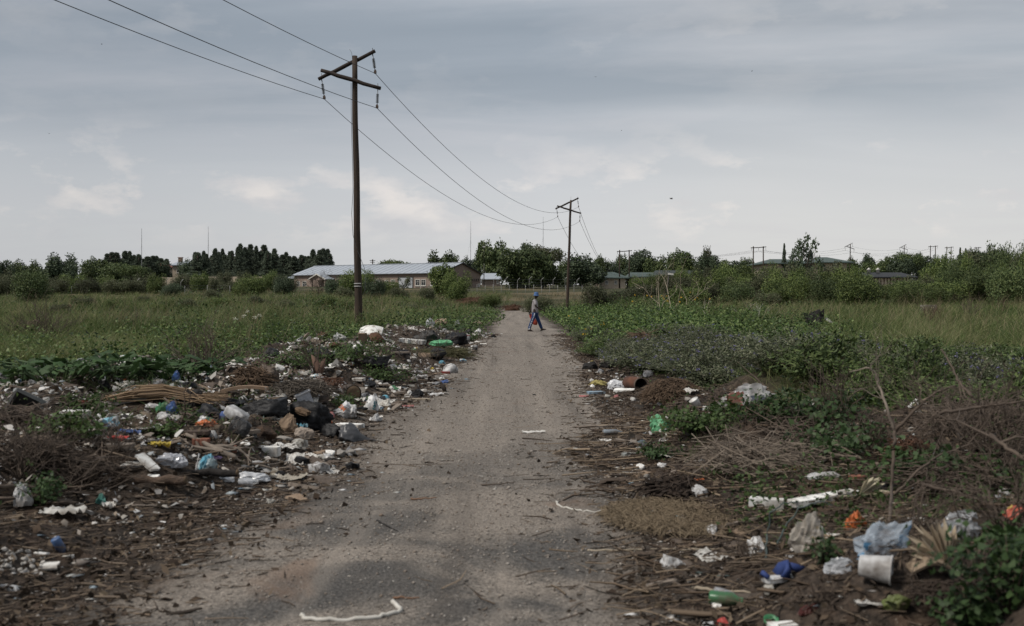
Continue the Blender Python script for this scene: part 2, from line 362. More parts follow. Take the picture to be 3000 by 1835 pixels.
# ================================================================== SETTING: ground and track
def groundmat():
    m = bpy.data.materials.new('ground_soil'); nt = nodes(m); L = nt.links.new
    out = _mk(nt, 'ShaderNodeOutputMaterial'); p = _mk(nt, 'ShaderNodeBsdfPrincipled'); L(p.outputs[0], out.inputs[0])
    p.inputs['Roughness'].default_value = .9; p.inputs['Specular IOR Level'].default_value = .2
    geo = _mk(nt, 'ShaderNodeNewGeometry'); pos = geo.outputs['Position']
    def nz(s, d=5, dist=0, rough=.6):
        n = _mk(nt, 'ShaderNodeTexNoise'); n.inputs['Scale'].default_value = s; n.inputs['Detail'].default_value = d; n.inputs['Roughness'].default_value = rough
        n.inputs['Distortion'].default_value = dist; L(pos, n.inputs['Vector']); return n.outputs[0]
    def rm(f, a, b, lo=0, hi=1):
        r = _mk(nt, 'ShaderNodeMapRange'); r.interpolation_type = 'SMOOTHSTEP'
        for i, q in ((1, a), (2, b), (3, lo), (4, hi)): r.inputs[i].default_value = q
        L(f, r.inputs[0]); return r.outputs[0]
    def mx(f, a, b, mode='MIX'):
        x = _mk(nt, 'ShaderNodeMix'); x.data_type = 'RGBA'; x.blend_type = mode
        if isinstance(f, float): x.inputs[0].default_value = f
        else: L(f, x.inputs[0])
        for i, q in ((6, a), (7, b)):
            if isinstance(q, tuple): x.inputs[i].default_value = (*q, 1)
            else: L(q, x.inputs[i])
        return x.outputs[2]
    def ma(op, a, b):
        q = _mk(nt, 'ShaderNodeMath'); q.operation = op
        for i, v in ((0, a), (1, b)):
            if isinstance(v, (int, float)): q.inputs[i].default_value = v
            else: L(v, q.inputs[i])
        return q.outputs[0]
    def att(n):
        a = _mk(nt, 'ShaderNodeAttribute'); a.attribute_name = n; return a.outputs['Fac']
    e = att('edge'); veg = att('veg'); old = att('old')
    # worn gravel over old tar; the near end also carries vignette darkening
    fine = nz(55, 4, 0, .7); grit = nz(190, 2)
    road = mx(rm(fine, .35, .68), (.082, .070, .059), (.285, .247, .210))
    road = mx(rm(grit, .5, .72, 0, .7), road, (.34, .305, .265))
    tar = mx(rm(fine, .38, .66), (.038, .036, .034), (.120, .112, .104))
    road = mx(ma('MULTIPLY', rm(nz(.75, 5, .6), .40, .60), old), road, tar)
    road = mx(rm(nz(.55, 6, 1.2), .60, .72, 0, .5), road, (.175, .115, .080))
    mp = _mk(nt, 'ShaderNodeMapping'); mp.inputs[3].default_value = (2.6, .10, 1); L(pos, mp.inputs[0]); ns = _mk(nt, 'ShaderNodeTexNoise'); ns.inputs['Scale'].default_value = 1.0; ns.inputs['Detail'].default_value = 5; L(mp.outputs[0], ns.inputs['Vector'])
    road = mx(rm(ns.outputs[0], .52, .68, 0, .45), road, (.068, .058, .050))
    road = mx(rm(ns.outputs[0], .48, .34, 0, .35), road, (.27, .235, .20))
    vor = _mk(nt, 'ShaderNodeTexVoronoi'); vor.inputs['Scale'].default_value = 26; L(pos, vor.inputs['Vector'])
    speck = rm(vor.outputs['Distance'], .07, .13, 1, 0)
    sel = rm(nz(9, 2), .58, .66)
    road = mx(ma('MULTIPLY', speck, sel), road, (.46, .45, .42))
    vor2 = _mk(nt, 'ShaderNodeTexVoronoi'); vor2.inputs['Scale'].default_value = 70; L(pos, vor2.inputs['Vector'])
    road = mx(rm(vor2.outputs['Distance'], .1, .25, .5, 0), road, (.05, .045, .04))
    soil = mx(rm(nz(14, 6, .3), .35, .65), (.018, .014, .011), (.062, .046, .035))
    soil = mx(rm(nz(2.2, 4), .52, .68, 0, .5), soil, (.075, .046, .030))
    soil = mx(rm(nz(60, 3), .62, .72), soil, (.17, .145, .12))
    field = mx(rm(nz(1.3, 6), .3, .7), (.022, .026, .010), (.050, .050, .022))
    field = mx(rm(nz(.05, 4), .5, .62, 0, .7), field, (.15, .115, .070))
    wob = ma('ADD', e, ma('MULTIPLY', ma('SUBTRACT', nz(1.1, 7, .8, .65), .5), 1.5))
    col = mx(rm(wob, -.45, .25), road, soil)
    col = mx(veg, col, field)
    L(col, p.inputs['Base Color'])
    b = _mk(nt, 'ShaderNodeBump'); b.inputs['Strength'].default_value = .9; b.inputs['Distance'].default_value = .012
    hgt = ma('ADD', ma('MULTIPLY', fine, .8), ma('ADD', ma('MULTIPLY', nz(16, 5), 1.6), ma('MULTIPLY', vor2.outputs['Distance'], .5)))
    L(hgt, b.inputs['Height']); L(b.outputs[0], p.inputs['Normal'])
    return m
GROUND = groundmat()
def vegmask(X, Y):
    e = edge(X, Y); g = np.where(X < 0, GWL(Y), GWR(Y))
    return sm(e-g + (fbm(X*.7, Y*.7, 40)-.5)*1.6, -.2, .9)
def tar_vignette(X, Y): return 1-.9*sm(Y, 6, 13)  # strongest near the camera: remnant tar plus vignette put into the colour
ys = np.concatenate([np.linspace(-40, 2, 14)[:-1], np.arange(2, 16, .11), np.arange(16, 45, .26), np.arange(45, 130, 1.2), np.geomspace(130, 4000, 46)])
xp = np.concatenate([np.arange(0, 7, .11), np.arange(7, 26, .45), np.arange(26, 120, 3), np.geomspace(120, 4000, 22)])
xs = np.concatenate([-xp[::-1], xp[1:]])
X, Y = np.meshgrid(xs, ys); Z = H(X, Y)
Z = Z-.02*(edge(X, Y) < -.12)          # the sheet dips a little under the track
nx, ny = len(xs), len(ys); I = np.arange(nx*ny).reshape(ny, nx)
quads = np.stack([I[:-1, :-1], I[:-1, 1:], I[1:, 1:], I[1:, :-1]], -1).reshape(-1, 4)
me = mesh_np('ground', np.stack([X, Y, Z], -1).reshape(-1, 3), [quads], GROUND, True, {'edge': edge(X, Y).ravel(), 'veg': vegmask(X, Y).ravel(), 'old': tar_vignette(X, Y).ravel()})
tag(ob('ground', me), kind='structure')
ys = np.concatenate([np.arange(-20, 2, .5), np.arange(2, 16, .09), np.arange(16, 45, .22), np.arange(45, 111, .8)])
t = np.linspace(0, 1, 34); Y = ys[:, None]*np.ones((1, 34)); A = xl(ys)[:, None]-.02; B = xr(ys)[:, None]+.02
jag = (vnoise(ys*2.2, ys*0, 77)-.5)[:, None]*.24; jag2 = (vnoise(ys*2.2, ys*0+9, 78)-.5)[:, None]*.24
X = (A+jag)+(B+jag2-A-jag)*t[None, :]; Z = H(X, Y)+.006+.02*sm(Y, 30, 60)
Z[:, 0] = H(X[:, 0], ys)-.012; Z[:, -1] = H(X[:, -1], ys)-.012
I = np.arange(X.size).reshape(X.shape); quads = np.stack([I[:-1, :-1], I[:-1, 1:], I[1:, 1:], I[1:, :-1]], -1).reshape(-1, 4)
me = mesh_np('dirt_road', np.stack([X, Y, Z], -1).reshape(-1, 3), [quads], GROUND, True, {'edge': edge(X, Y).ravel(), 'veg': np.zeros(X.size), 'old': tar_vignette(X, Y).ravel()})
tag(ob('dirt_road', me), kind='structure')

# ------------------------------------------------------------------ loose stuff lying on the ground
rng = np.random.default_rng(11)
STONE = leafmat('pebbles', [(.10,.09,.08), (.22,.19,.16), (.30,.27,.24), (.16,.12,.09), (.42,.40,.37)], patch=.1, tr=0, rough=.85)
def pebbles(P, R):
    n = len(P); o = np.array([[1, 0, 0], [0, 1, 0], [-1, 0, 0], [0, -1, 0], [0, 0, .7], [0, 0, -.7]])
    V = o[None]*R[:, None, None]*rng.uniform(.6, 1.25, (n, 6, 1))*np.array([1, 1, .8]); a = rng.uniform(0, 6.28, n); c, s = np.cos(a), np.sin(a)
    V = np.stack([V[..., 0]*c[:, None]-V[..., 1]*s[:, None], V[..., 0]*s[:, None]+V[..., 1]*c[:, None], V[..., 2]], -1)+P[:, None]
    f = np.array([[0, 1, 4], [1, 2, 4], [2, 3, 4], [3, 0, 4], [1, 0, 5], [2, 1, 5], [3, 2, 5], [0, 3, 5]])
    return V.reshape(-1, 3), (np.arange(n)[:, None, None]*6+f[None]).reshape(-1, 3)
def on_ground(x, y, dz=0): return np.stack([x, y, H(x, y)+dz], 1)
def pick_y(n, a, b, k): # density falling off with distance
    u = rng.random(n); return (a**(1-k)+u*(b**(1-k)-a**(1-k)))**(1/(1-k))
y = pick_y(6000, 4.2, 40, 1.6); x = xl(y)-.5+(xr(y)-xl(y)+1)*rng.random(len(y))
r = rng.gamma(1.8, .0025, len(y))+.003
y2 = pick_y(13000, 6, 46, .9); x2 = xl(y2)-.3+(xr(y2)-xl(y2)+.6)*rng.random(len(y2)); x = np.concatenate([x, x2]); y = np.concatenate([y, y2]); r = np.concatenate([r, rng.gamma(2, .0022, len(y2))+.0025+.00022*y2])
V, T = pebbles(on_ground(x, y, .008)+r[:, None]*[[0, 0, .1]], r)
tag(ob('gravel', mesh_np('gravel', V, [T], STONE)), 'small loose stones strewn over the dirt track', 'gravel', kind='stuff')
def margin(n, a, b, k, wl=1.0, wr=1.0, side=None):
    y = pick_y(n, a, b, k); s = rng.random(n) < .6 if side is None else np.full(n, side == 'l')
    d = rng.beta(1.1, 1.6, n)
    j = rng.exponential(.22, n)*np.where(rng.random(n) < .5, 1, 0)
    x = np.where(s, xl(y)+.2+j-d*(GWL(y)*wl+.3), xr(y)-.2-j+d*(GWR(y)*wr+.3))
    keep = np.abs(x) < .56*y+1.2
    return x[keep], y[keep]
def sticks(x, y, L_, r, lift=.02):
    n = len(x); a = rng.uniform(0, 3.1416, n)*np.where(rng.random(n) < .6, 1, .35); tilt = rng.normal(0, .10, n)
    D = np.stack([np.cos(a), np.sin(a), tilt], 1); P = on_ground(x, y, lift); S = np.cross(D, [0, 0, 1.0]); S = unit(S); U = np.cross(S, D)
    bend = rng.normal(0, .10, (n, 1))*L_[:, None]*S
    rings = []
    for q, k in ((-.5, 1), (0, .9), (.5, .55)):
        c = P+D*L_[:, None]*q+(bend if q == 0 else 0)
        for j in range(3):
            rings.append(c+(S*math.cos(2.094*j)+U*math.sin(2.094*j))*r[:, None]*k)
    V = np.stack(rings, 1).reshape(-1, 3)
    f = np.array([[i*3+j, i*3+(j+1) % 3, (i+1)*3+(j+1) % 3, (i+1)*3+j] for i in range(2) for j in range(3)])
    return V, (np.arange(n)[:, None, None]*9+f[None]).reshape(-1, 4)
TWIG = leafmat('dry_twigs', [(.022,.016,.012), (.045,.033,.025), (.075,.056,.042), (.17,.13,.095), (.05,.035,.026)], patch=.15, tr=0, rough=.85)
for sd_, n in (('l', 8000), ('r', 7000)):
    x, y = margin(n, 4.3, 42, 1.25, 1.0, 1.0, sd_)
    L_ = rng.gamma(2, .055, len(x))+.03; r = rng.gamma(2, .0012, len(x))+.0014+y*.00014
    V, Q = sticks(x, y, L_, r, .012)
    tag(ob('twig_litter', mesh_np('twig_litter', V, [Q], TWIG)), 'dark dry twigs littering the %s verge of the track' % ('left' if sd_ == 'l' else 'right'), 'twigs', kind='stuff')
CHIP = leafmat('leaf_litter', [(.022,.016,.011), (.045,.031,.022), (.075,.052,.036), (.15,.115,.08), (.035,.025,.018)], patch=.2, tr=.1, rough=.85)
x, y = margin(26000, 4.2, 40, 1.35)
D = rng.normal(size=(len(x), 3))*[1, 1, .35]
V, Q = leaves(on_ground(x, y, .012), D, rng.gamma(3, .011, len(x))+.012, rng.gamma(2, .005, len(x))+.005, rng)
tag(ob('leaf_litter', mesh_np('leaf_litter', V, [Q], CHIP)), 'brown dead leaves and crumbs covering the soil along both verges', 'leaf litter', kind='stuff')
BITS = leafmat('plastic_bits', [(.55,.55,.53), (.16,.13,.10), (.40,.38,.35), (.62,.62,.62), (.10,.08,.065), (.30,.25,.20), (.55,.53,.48), (.20,.28,.34), (.13,.10,.08), (.5,.5,.48)], patch=.05, tr=.1, rough=.5)
for sd_, n in (('l', 9000), ('r', 2600)):
    x, y = margin(n, 4.6, 44, 1.45, .95, .9, sd_)
    k = sm(fbm(x*1.1, y*1.1, 55), .44, .62)*(.25+.75*sm(y, 6.5, 9)) > rng.random(len(x))*.9; x, y = x[k], y[k]
    r = rng.gamma(1.6, .010, len(x))+.006+.0004*y
    V, T = pebbles(on_ground(x, y, .006), r); V = V.reshape(-1, 6, 3); c = V.mean(1, keepdims=True); V = (V-c)*np.stack([rng.uniform(.5, 1.9, len(x)), rng.uniform(.4, 1.3, len(x)), rng.uniform(.15, .6, len(x))], 1)[:, None]+c
    tag(ob('litter', mesh_np('litter', V.reshape(-1, 3), [T], BITS)), 'tiny pale scraps of paper and plastic strewn over the %s verge' % ('left' if sd_ == 'l' else 'right'), 'litter', kind='stuff')

x, y = margin(1900, 4.8, 13, .9, 1, 1.0, 'r'); L_ = rng.gamma(2.2, .075, len(x))+.05
V, Q = sticks(x, y, L_, rng.gamma(2, .0016, len(x))+.0018, .03)
tag(ob('stalk_litter', mesh_np('stalk_litter', V, [Q], leafmat('brown_stalks', [(.035,.024,.017), (.075,.052,.036), (.13,.095,.066), (.24,.185,.13), (.055,.038,.028)], patch=.2, tr=0, rough=.85))), 'brown dry stalks matted over the right foreground', 'stalks', kind='stuff')

# ------------------------------------------------------------------ grass and weeds
GRASS = leafmat('field_grass', [(.022,.040,.010), (.055,.092,.024), (.095,.140,.040), (.15,.175,.062), (.26,.245,.13)], patch=.85, pscale=.16, tr=.3)
GRASSD = leafmat('dry_grass', [(.12,.095,.050), (.19,.155,.09), (.25,.21,.13), (.10,.10,.045)], patch=.25, pscale=.2, tr=.3)
WEED = leafmat('weed_leaves', [(.014,.028,.008), (.034,.066,.016), (.066,.115,.028), (.11,.165,.045), (.15,.19,.065)], patch=.5, pscale=.8, tr=.25, spec=.35)
def frustum(n, a, b, k, xa, xb):
    y = pick_y(n, a, b, k); x = xa*y+(xb-xa)*y*rng.random(n); return x, y
def grass(name, n, zone, a, b, k, xa, xb, hgt, label, mat, per=7, lean=.45):
    x, y = frustum(n, a, b, k, xa, xb); z = zone(x, y); keep = rng.random(len(x)) < z; x, y = x[keep], y[keep]
    tall = .25+1.5*sm(fbm(x*.45, y*.45, 91), .25, .75)
    x = np.repeat(x, per); y = np.repeat(y, per); tall = np.repeat(tall, per); m = len(x); lod = np.clip(y/26, .6, 4)
    x = x+rng.normal(0, .09, m)*np.sqrt(lod); y = y+rng.normal(0, .09, m)*np.sqrt(lod)
    D = np.stack([rng.normal(.12, lean, m), rng.normal(0, lean, m), np.ones(m)], 1)
    V, Q, T = blades(on_ground(x, y, -.02), D, hgt*tall*rng.uniform(.55, 1.25, m), .0032*np.sqrt(lod)*lod**.45*rng.uniform(.6, 1.4, m)+.0012, rng)
    tag(ob(name, mesh_np(name, V, [Q, T], mat)), label, 'grass', kind='stuff')
lz = lambda x, y: (x < 0)*sm(edge(x, y)-GWL(y), .8, 3.0)
rz_ = lambda x, y: (x > 0)*sm(edge(x, y)-np.interp(y, [10, 21, 25, 40, 60, 95], [9, 6, 4.5, 6, 6, 3]), 0, 2.0)
grass('grass', 34000, lz, 18, 160, 1.4, -.62, 0.0, .52, 'tall green grass over the open field left of the track', GRASS)
grass('grass', 19000, rz_, 20, 120, 1.45, 0.05, .62, .60, 'tall windblown grass over the ground right of the track', GRASS)
grass('grass', 5000, lambda x, y: sm(y, 100, 125)*sm(fbm(x*.03, y*.03, 8), .38, .5), 100, 175, 1.2, -.60, .25, .6, 'pale dry grass along the far fence', GRASSD, 6, .3)
grass('grass', 1500, lambda x, y: ((x < 0)*sm(fbm(x*.9, y*.9, 61), .52, .62)*(edge(x, y) > .7)), 8.5, 36, 1.2, -.60, .0, .20, 'low green grass sprouting through the left rubbish', leafmat('young_grass', [(.04,.07,.018), (.065,.105,.03), (.09,.13,.045)], patch=.2, tr=.3), 9, .8)
grass('grass', 1500, lambda x, y: ((x > 0)*sm(fbm(x*.8, y*.8, 63), .5, .60)*(edge(x, y) > .8)), 6.0, 30, 1.2, .05, .62, .17, 'low green grass sprouting through the right rubbish', MATS['young_grass'], 10, .8)
grass('grass', 3600, lambda x, y: (x > 0)*sm(edge(x, y)-GWR(y), -.5, .4)*(1-sm(y, 26, 32)), 9, 34, 1.1, .05, .62, .26, 'short ragged grass between the right rubbish and the shrubs', GRASS, 10, .7)
def weeds(name, n, zone, a, b, k, xa, xb, rad, hgt, leaf, label, mat, per=18, tall=None):
    x, y = frustum(n, a, b, k, xa, xb); keep = rng.random(len(x)) < zone(x, y); x, y = x[keep], y[keep]
    hh = hgt*(.25+1.6*sm(fbm(x*.6, y*.6, 33), .32, .70))
    m = len(x)*per; lod = np.repeat(np.clip(y/24, .7, 3.6), per); X = np.repeat(x, per); Yy = np.repeat(y, per); Hh = np.repeat(hh, per)
    v = unit(rng.normal(size=(m, 3))); v[:, 2] = np.abs(v[:, 2]); rr = rng.random(m)**.4
    off = v*rr[:, None]*np.stack([rad*np.sqrt(lod), rad*np.sqrt(lod), Hh], 1)
    P = np.stack([X+off[:, 0], Yy+off[:, 1], H(X+off[:, 0], Yy+off[:, 1])+off[:, 2]], 1)
    D = v+rng.normal(size=(m, 3))*.7; D[:, 2] *= .6
    V, Q = leaves(P, D, leaf*lod**.6*rng.uniform(.5, 1.5, m), leaf*.33*lod**.6*rng.uniform(.7, 1.3, m), rng, .4, v+[0, 0, .5])
    tag(ob(name, mesh_np(name, V, [Q], mat)), label, 'weeds', kind='stuff')
lw = lambda x, y: (x < 0)*np.clip(sm(edge(x, y)-GWL(y), -.9, .3)*(1-.93*sm(y, 28, 42)*sm(edge(x, y), 3.5, 6.5))*(1-.9*sm(edge(x, y), 7, 12)*sm(y, 17, 23))*(.35+.9*sm(fbm(x*.3, y*.3, 70), .35, .55)), 0, 1)
weeds('weeds', 7600, lw, 13, 100, 1.35, -.60, 0, .30, .42, .075, 'dense dark green weeds growing behind the left rubbish', WEED, 20)
rw = lambda x, y: (x > 0)*np.clip(sm(edge(x, y)-GWR(y), -.3, .5)*(1-sm(edge(x, y), 5+.06*y, 8+.08*y)), 0, 1)*sm(y, 20, 24)
weeds('weeds', 4300, rw, 20, 104, 1.2, .015, .34, .32, .50, .08, 'dense dark green weeds spilling along the right verge of the track', WEED, 20)
weeds('weeds', 1500, lambda x, y: (x > 0)*sm(edge(x, y)-GWR(y), -.4, .3)*sm(fbm(x*.6, y*.6, 35), .42, .55), 9, 30, 1.1, .05, .62, .22, .22, .06, 'low weeds between the right rubbish and the shrubs', WEED, 20)
SP = leafmat('sprout_leaves', [(.028,.05,.014), (.05,.085,.024), (.075,.11,.036)], patch=.25, tr=.25)
weeds('weeds', 2600, lambda x, y: sm(fbm(x*.7, y*.7, 66), .45, .56)*(edge(x, y) > .55)*(edge(x, y) < np.where(x < 0, GWL(y), GWR(y))), 6, 34, 1.2, -.60, .60, .16, .14, .045, 'scattered green seedlings among the rubbish on both verges', SP, 18)
weeds('weeds', 900, lambda x, y: sm(fbm(x*.22, y*.22, 44), .50, .60)*(edge(x, y) > np.where(x < 0, GWL(y)+.6, 3.0))*(1-.75*sm(edge(x, y), 9, 16)), 20, 75, 1.15, -.5, .30, .55, 1.0, .07, 'taller dark green weed clumps rising from the field on both sides', leafmat('tall_weed_leaves', [(.018,.034,.011), (.032,.056,.017), (.052,.082,.026), (.075,.105,.036)], patch=.35, pscale=.8, tr=.2), 46)
grass('grass', 5200, lambda x, y: sm(edge(x, y)-np.where(x < 0, GWL(y), 6), .8, 3.0)*sm(fbm(x*.2, y*.2, 14), .36, .54), 20, 110, 1.35, -.62, .62, .95, 'pale seeding grass stalks standing above the field grass', GRASSD, 4, .22)
# tiny white daisies sprinkled through the weeds
x, y = frustum(900, 16, 60, 1.4, -.5, .25); k = (edge(x, y) > .8)*(fbm(x*.4, y*.4, 81) > .5); x, y = x[k], y[k]
V, T = pebbles(on_ground(x, y, .0)+np.stack([x*0, x*0, rng.uniform(.12, .4, len(x))], 1), np.full(len(x), .011)*np.clip(y/24, .8, 2))
tag(ob('daisies', mesh_np('daisies', V, [T], M('daisy_white', (.62,.62,.55), rough=.8))), 'tiny white flowers sprinkled through the weeds', 'flowers', kind='stuff')

# ------------------------------------------------------------------ trees and bushes
BARK = M('bark', (.060,.048,.038), (.025,.020,.016), scale=8, bump=1, bscale=20, stretch=(1, 1, .3), rough=.9)
LEAF = {
 'tree': leafmat('tree_leaves', [(.026,.042,.016), (.052,.078,.028), (.085,.115,.042), (.12,.145,.055)], patch=.3, pscale=.25, tr=.15, rnd=.25),
 'dark': leafmat('dark_tree_leaves', [(.028,.044,.026), (.055,.078,.042), (.085,.110,.058)], patch=.3, pscale=.25, tr=.12, rnd=.2),
 'pine': leafmat('conifer_needles', [(.05,.066,.048), (.085,.108,.074), (.125,.15,.105)], patch=.3, pscale=.3, tr=.1, rnd=.2),
 'bush': leafmat('bush_leaves', [(.020,.034,.009), (.055,.084,.022), (.105,.140,.040), (.165,.195,.066)], patch=.35, pscale=.7, tr=.2, rnd=.35),
 'dull': leafmat('dull_bush_leaves', [(.028,.036,.017), (.062,.074,.034), (.100,.110,.054), (.085,.080,.054)], patch=.3, pscale=.7, tr=.15, rnd=.3),
}
FACE = [None]
def crown_pts(kind, rg, n):
    """points and outward directions of the foliage, in a unit crown (radius 1 wide, 0..1 high)"""
    P = []; D = []
    if kind == 'pine':
        nb = 230; zb = rg.random(nb)**.8*.985; ab = rg.uniform(0, 6.283, nb); lb_ = ((1-zb)**.95*rg.uniform(.4, 1.15, nb)*np.minimum(1, .6+zb*2))+.015; i_ = rg.integers(0, nb, n); t_ = rg.random(n)**.7; r = lb_[i_]*t_
        z = zb[i_]+t_*lb_[i_]*.075+rg.normal(0, .006, n); a = ab[i_]+rg.normal(0, .10, n)
        P = np.stack([r*np.cos(a), r*np.sin(a), z], 1)+rg.normal(0, .035, (n, 3))*[1, 1, .2]; P[:, 2] /= P[:, 2].max(); D = np.stack([np.cos(a)*.7, np.sin(a)*.7, .8+0*z], 1)+rg.normal(size=(n, 3))*.3; FACE[0] = np.stack([np.cos(a), np.sin(a), .6+0*z], 1)
        return P, D
    nl = {'tree': 15, 'umbrella': 13, 'bush': 17, 'sparse': 12, 'weep': 15}[kind]
    C = []; S = []
    for i in range(nl):
        a = rg.uniform(0, 6.283)+i*2.4; q = rg.random()**.5*.68
        if kind == 'umbrella': z = .66+.22*(1-q*q)+rg.uniform(-.06, .06); s = (.34, .16)
        elif kind == 'bush': z = .12+.62*rg.random()*(1-.5*q); s = (rg.uniform(.26, .42), rg.uniform(.18, .30))
        elif kind == 'sparse': z = .40+.5*rg.random(); s = (rg.uniform(.16, .28), rg.uniform(.07, .12)); q = rg.random()**.5*.85
        else: z = .20+.60*rg.random()*(1-.45*q*q); s = (rg.uniform(.26, .42), rg.uniform(.14, .24))
        C.append((q*math.cos(a), q*math.sin(a), z)); S.append((s[0], s[0], s[1]))
    C = np.array(C); S = np.array(S); w_ = S[:, 0]**2*S[:, 2]; idx = rg.choice(nl, n, p=w_/w_.sum())
    v = unit(rg.normal(size=(n, 3))); lump = 1+.22*np.sin(v[:, 0]*7+idx)*np.sin(v[:, 1]*6+idx*2)+.16*np.sin(v[:, 2]*11+idx*3)
    r = np.where(rg.random(n) < .72, rg.uniform(.78, 1.08, n), rg.random(n)**.5)*lump
    P = C[idx]+v*S[idx]*r[:, None]; D = v+rg.normal(size=(n, 3))*.8; FACE[0] = v+[0, 0, .25]
    if kind == 'weep': D[:, 2] -= 1.2
    P[:, 2] = np.maximum(P[:, 2], .02); P[:, 2] /= np.quantile(P[:, 2], .996); q = np.quantile(np.hypot(P[:, 0], P[:, 1]), .98); P[:, :2] /= q
    return P, D
def limb_mesh(kind, rg, W, Hh):
    b = MB(); py_ = random.Random(int(rg.integers(1e6)))
    th = {'pine': .9, 'tree': .5, 'umbrella': .72, 'bush': .35, 'sparse': .62, 'weep': .5}[kind]
    r0 = Hh*(.022 if kind != 'bush' else .014)
    pts = [Vector((py_.uniform(-.03, .03)*Hh*i, py_.uniform(-.03, .03)*Hh*i, th*Hh*i/4)) for i in range(5)]; pts[0].z = -.3
    b.tube(pts, [r0*(1.35-.17*i) for i in range(5)], 7)
    for i in range(7):
        p0 = pts[1+i % 4]; a = i*2.4+py_.random(); q = W*py_.uniform(.35, .75)
        if kind == 'pine': q *= .4
        p2 = Vector((q*math.cos(a), q*math.sin(a), Hh*py_.uniform(.5, .85))); p1 = p0.lerp(p2, .5)+Vector((0, 0, -.05*Hh))
        b.tube([p0, p1, p2], [r0*.6, r0*.4, r0*.15], 5)
    return b
def make_tree(name, kind, W, Hh, nleaf, leaf, mat, seed, label, cat='tree', group=None):
    rg = np.random.default_rng(seed)
    root = bpy.data.objects.new(name, None); link(root); tag(root, label, cat, group)
    limb_mesh(kind, rg, W*(.5 if kind == 'pine' else 1), Hh).ob('trunk', BARK, root)
    P, D = crown_pts(kind, rg, nleaf); P = P*[W, W, Hh]
    asp = {'pine': .2, 'weep': .22}.get(kind, .36)
    V, Q = leaves(P, D, leaf*rg.uniform(.6, 1.4, nleaf), leaf*asp*rg.uniform(.7, 1.3, nleaf), rg, .4, FACE[0])
    ob('crown', mesh_np('crown', V, [Q], LEAF[mat]), root)
    root['_w'] = W; root['_h'] = Hh
    return root
PROTO = {}
def proto(key):
    kind, mat, v = key
    if key not in PROTO:
        W, Hh, n, lf = {'tree': (4.2, 8, 7000, .48), 'weep': (4.2, 8, 7500, .55), 'pine': (2.9, 9, 15000, .30), 'umbrella': (4, 6, 4200, .3), 'bush': (2.2, 3, 11000, .14), 'sparse': (2.6, 7.5, 1000, .36)}[kind]
        PROTO[key] = [make_tree('tree', kind, W, Hh, n, lf, mat, 100+v*7+len(kind)*31+len(mat), 'x'), False]
    return PROTO[key]
def tree(px, top, wpx, d, kind, mat, v, label, name='tree', cat='tree', group=None, base=None):
    """px centre, top row, width in photo pixels, at distance d"""
    p, used = pr = proto((kind, mat, v))
    o = p if not used else copy_tree(p); pr[1] = True
    g = gz(px, d); hh = at(px, top, d).z-g.z; ww = wpx*d/F/2
    o.location = g; s = ww/p['_w']/.92; o.scale = (s, s, hh/p['_h']/.97); o.rotation_euler = (0, 0, (px*1.7) % 6.28)
    o.name = name; tag(o, label, cat, group)
    return o
rr = random.Random(5)
ORD = lambda n: ('first second third fourth fifth sixth seventh eighth ninth tenth eleventh twelfth thirteenth fourteenth fifteenth sixteenth seventeenth eighteenth nineteenth twentieth'.split()+['%dth' % q if q % 10 not in (1, 2, 3) else '%d%s' % (q, {1: 'st', 2: 'nd', 3: 'rd'}[q % 10]) for q in range(21, 99)])[n]
# left skyline
for i, (px, tp, wp, d, k, mt, v) in enumerate([(10, 764, 70, 190, 'tree', 'dark', 0), (82, 768, 80, 200, 'tree', 'tree', 1), (130, 782, 60, 205, 'tree', 'dark', 2), (275, 762, 95, 215, 'tree', 'tree', 0),
        (340, 775, 90, 205, 'tree', 'tree', 2), (410, 790, 90, 195, 'tree', 'tree', 1), (385, 778, 70, 190, 'umbrella', 'tree', 0)]):
    tree(px, tp, wp, d, k, mt, v, 'dark tree on left skyline, %s' % ('at the left edge', 'above the big thorn bush', 'just right above it', 'right of the tallest round tree', 'below the short conifer row, left', 'below the short conifer row, right', 'flat-topped, below the slender mast')[i], group='trees on the left skyline')
tree(193, 751, 96, 195, 'tree', 'dark', 1, 'tallest round dark tree on the left skyline, behind the big thorn bush')
for i, px in enumerate(range(316, 440, 13)):
    tree(px, 762-rr.uniform(0, 24), rr.uniform(55, 90), 255, 'pine', 'pine', px % 3, 'slim dark conifer, %s from the left in the short row left of the red-roofed house' % ORD(i), 'conifer_tree', 'tree', 'short conifer row')
i = -1
for px in range(452, 975, 11):
    tp = np.interp(px, [452, 480, 500, 545, 600, 640, 690, 750, 800, 850, 900, 940, 972], [757, 748, 770, 755, 742, 740, 730, 726, 742, 745, 748, 738, 732])-rr.uniform(-16, 10)
    if 500 < px < 545: continue
    i += 1
    tree(px+rr.uniform(-4, 4), tp, rr.uniform(52, 86), 270+rr.uniform(-15, 25), 'pine', 'pine', px % 3, 'dark conifer, %s from the left in the long row behind the long building' % ORD(i), 'conifer_tree', 'tree', 'long conifer row')
for i, px in enumerate((470, 545)):
    tree(px, 768-i*4, 55, 258, 'weep', 'dark', i, ['dark palm-like tree standing left of the white-gabled house', 'dark drooping tree standing just right of the white-gabled house'][i])
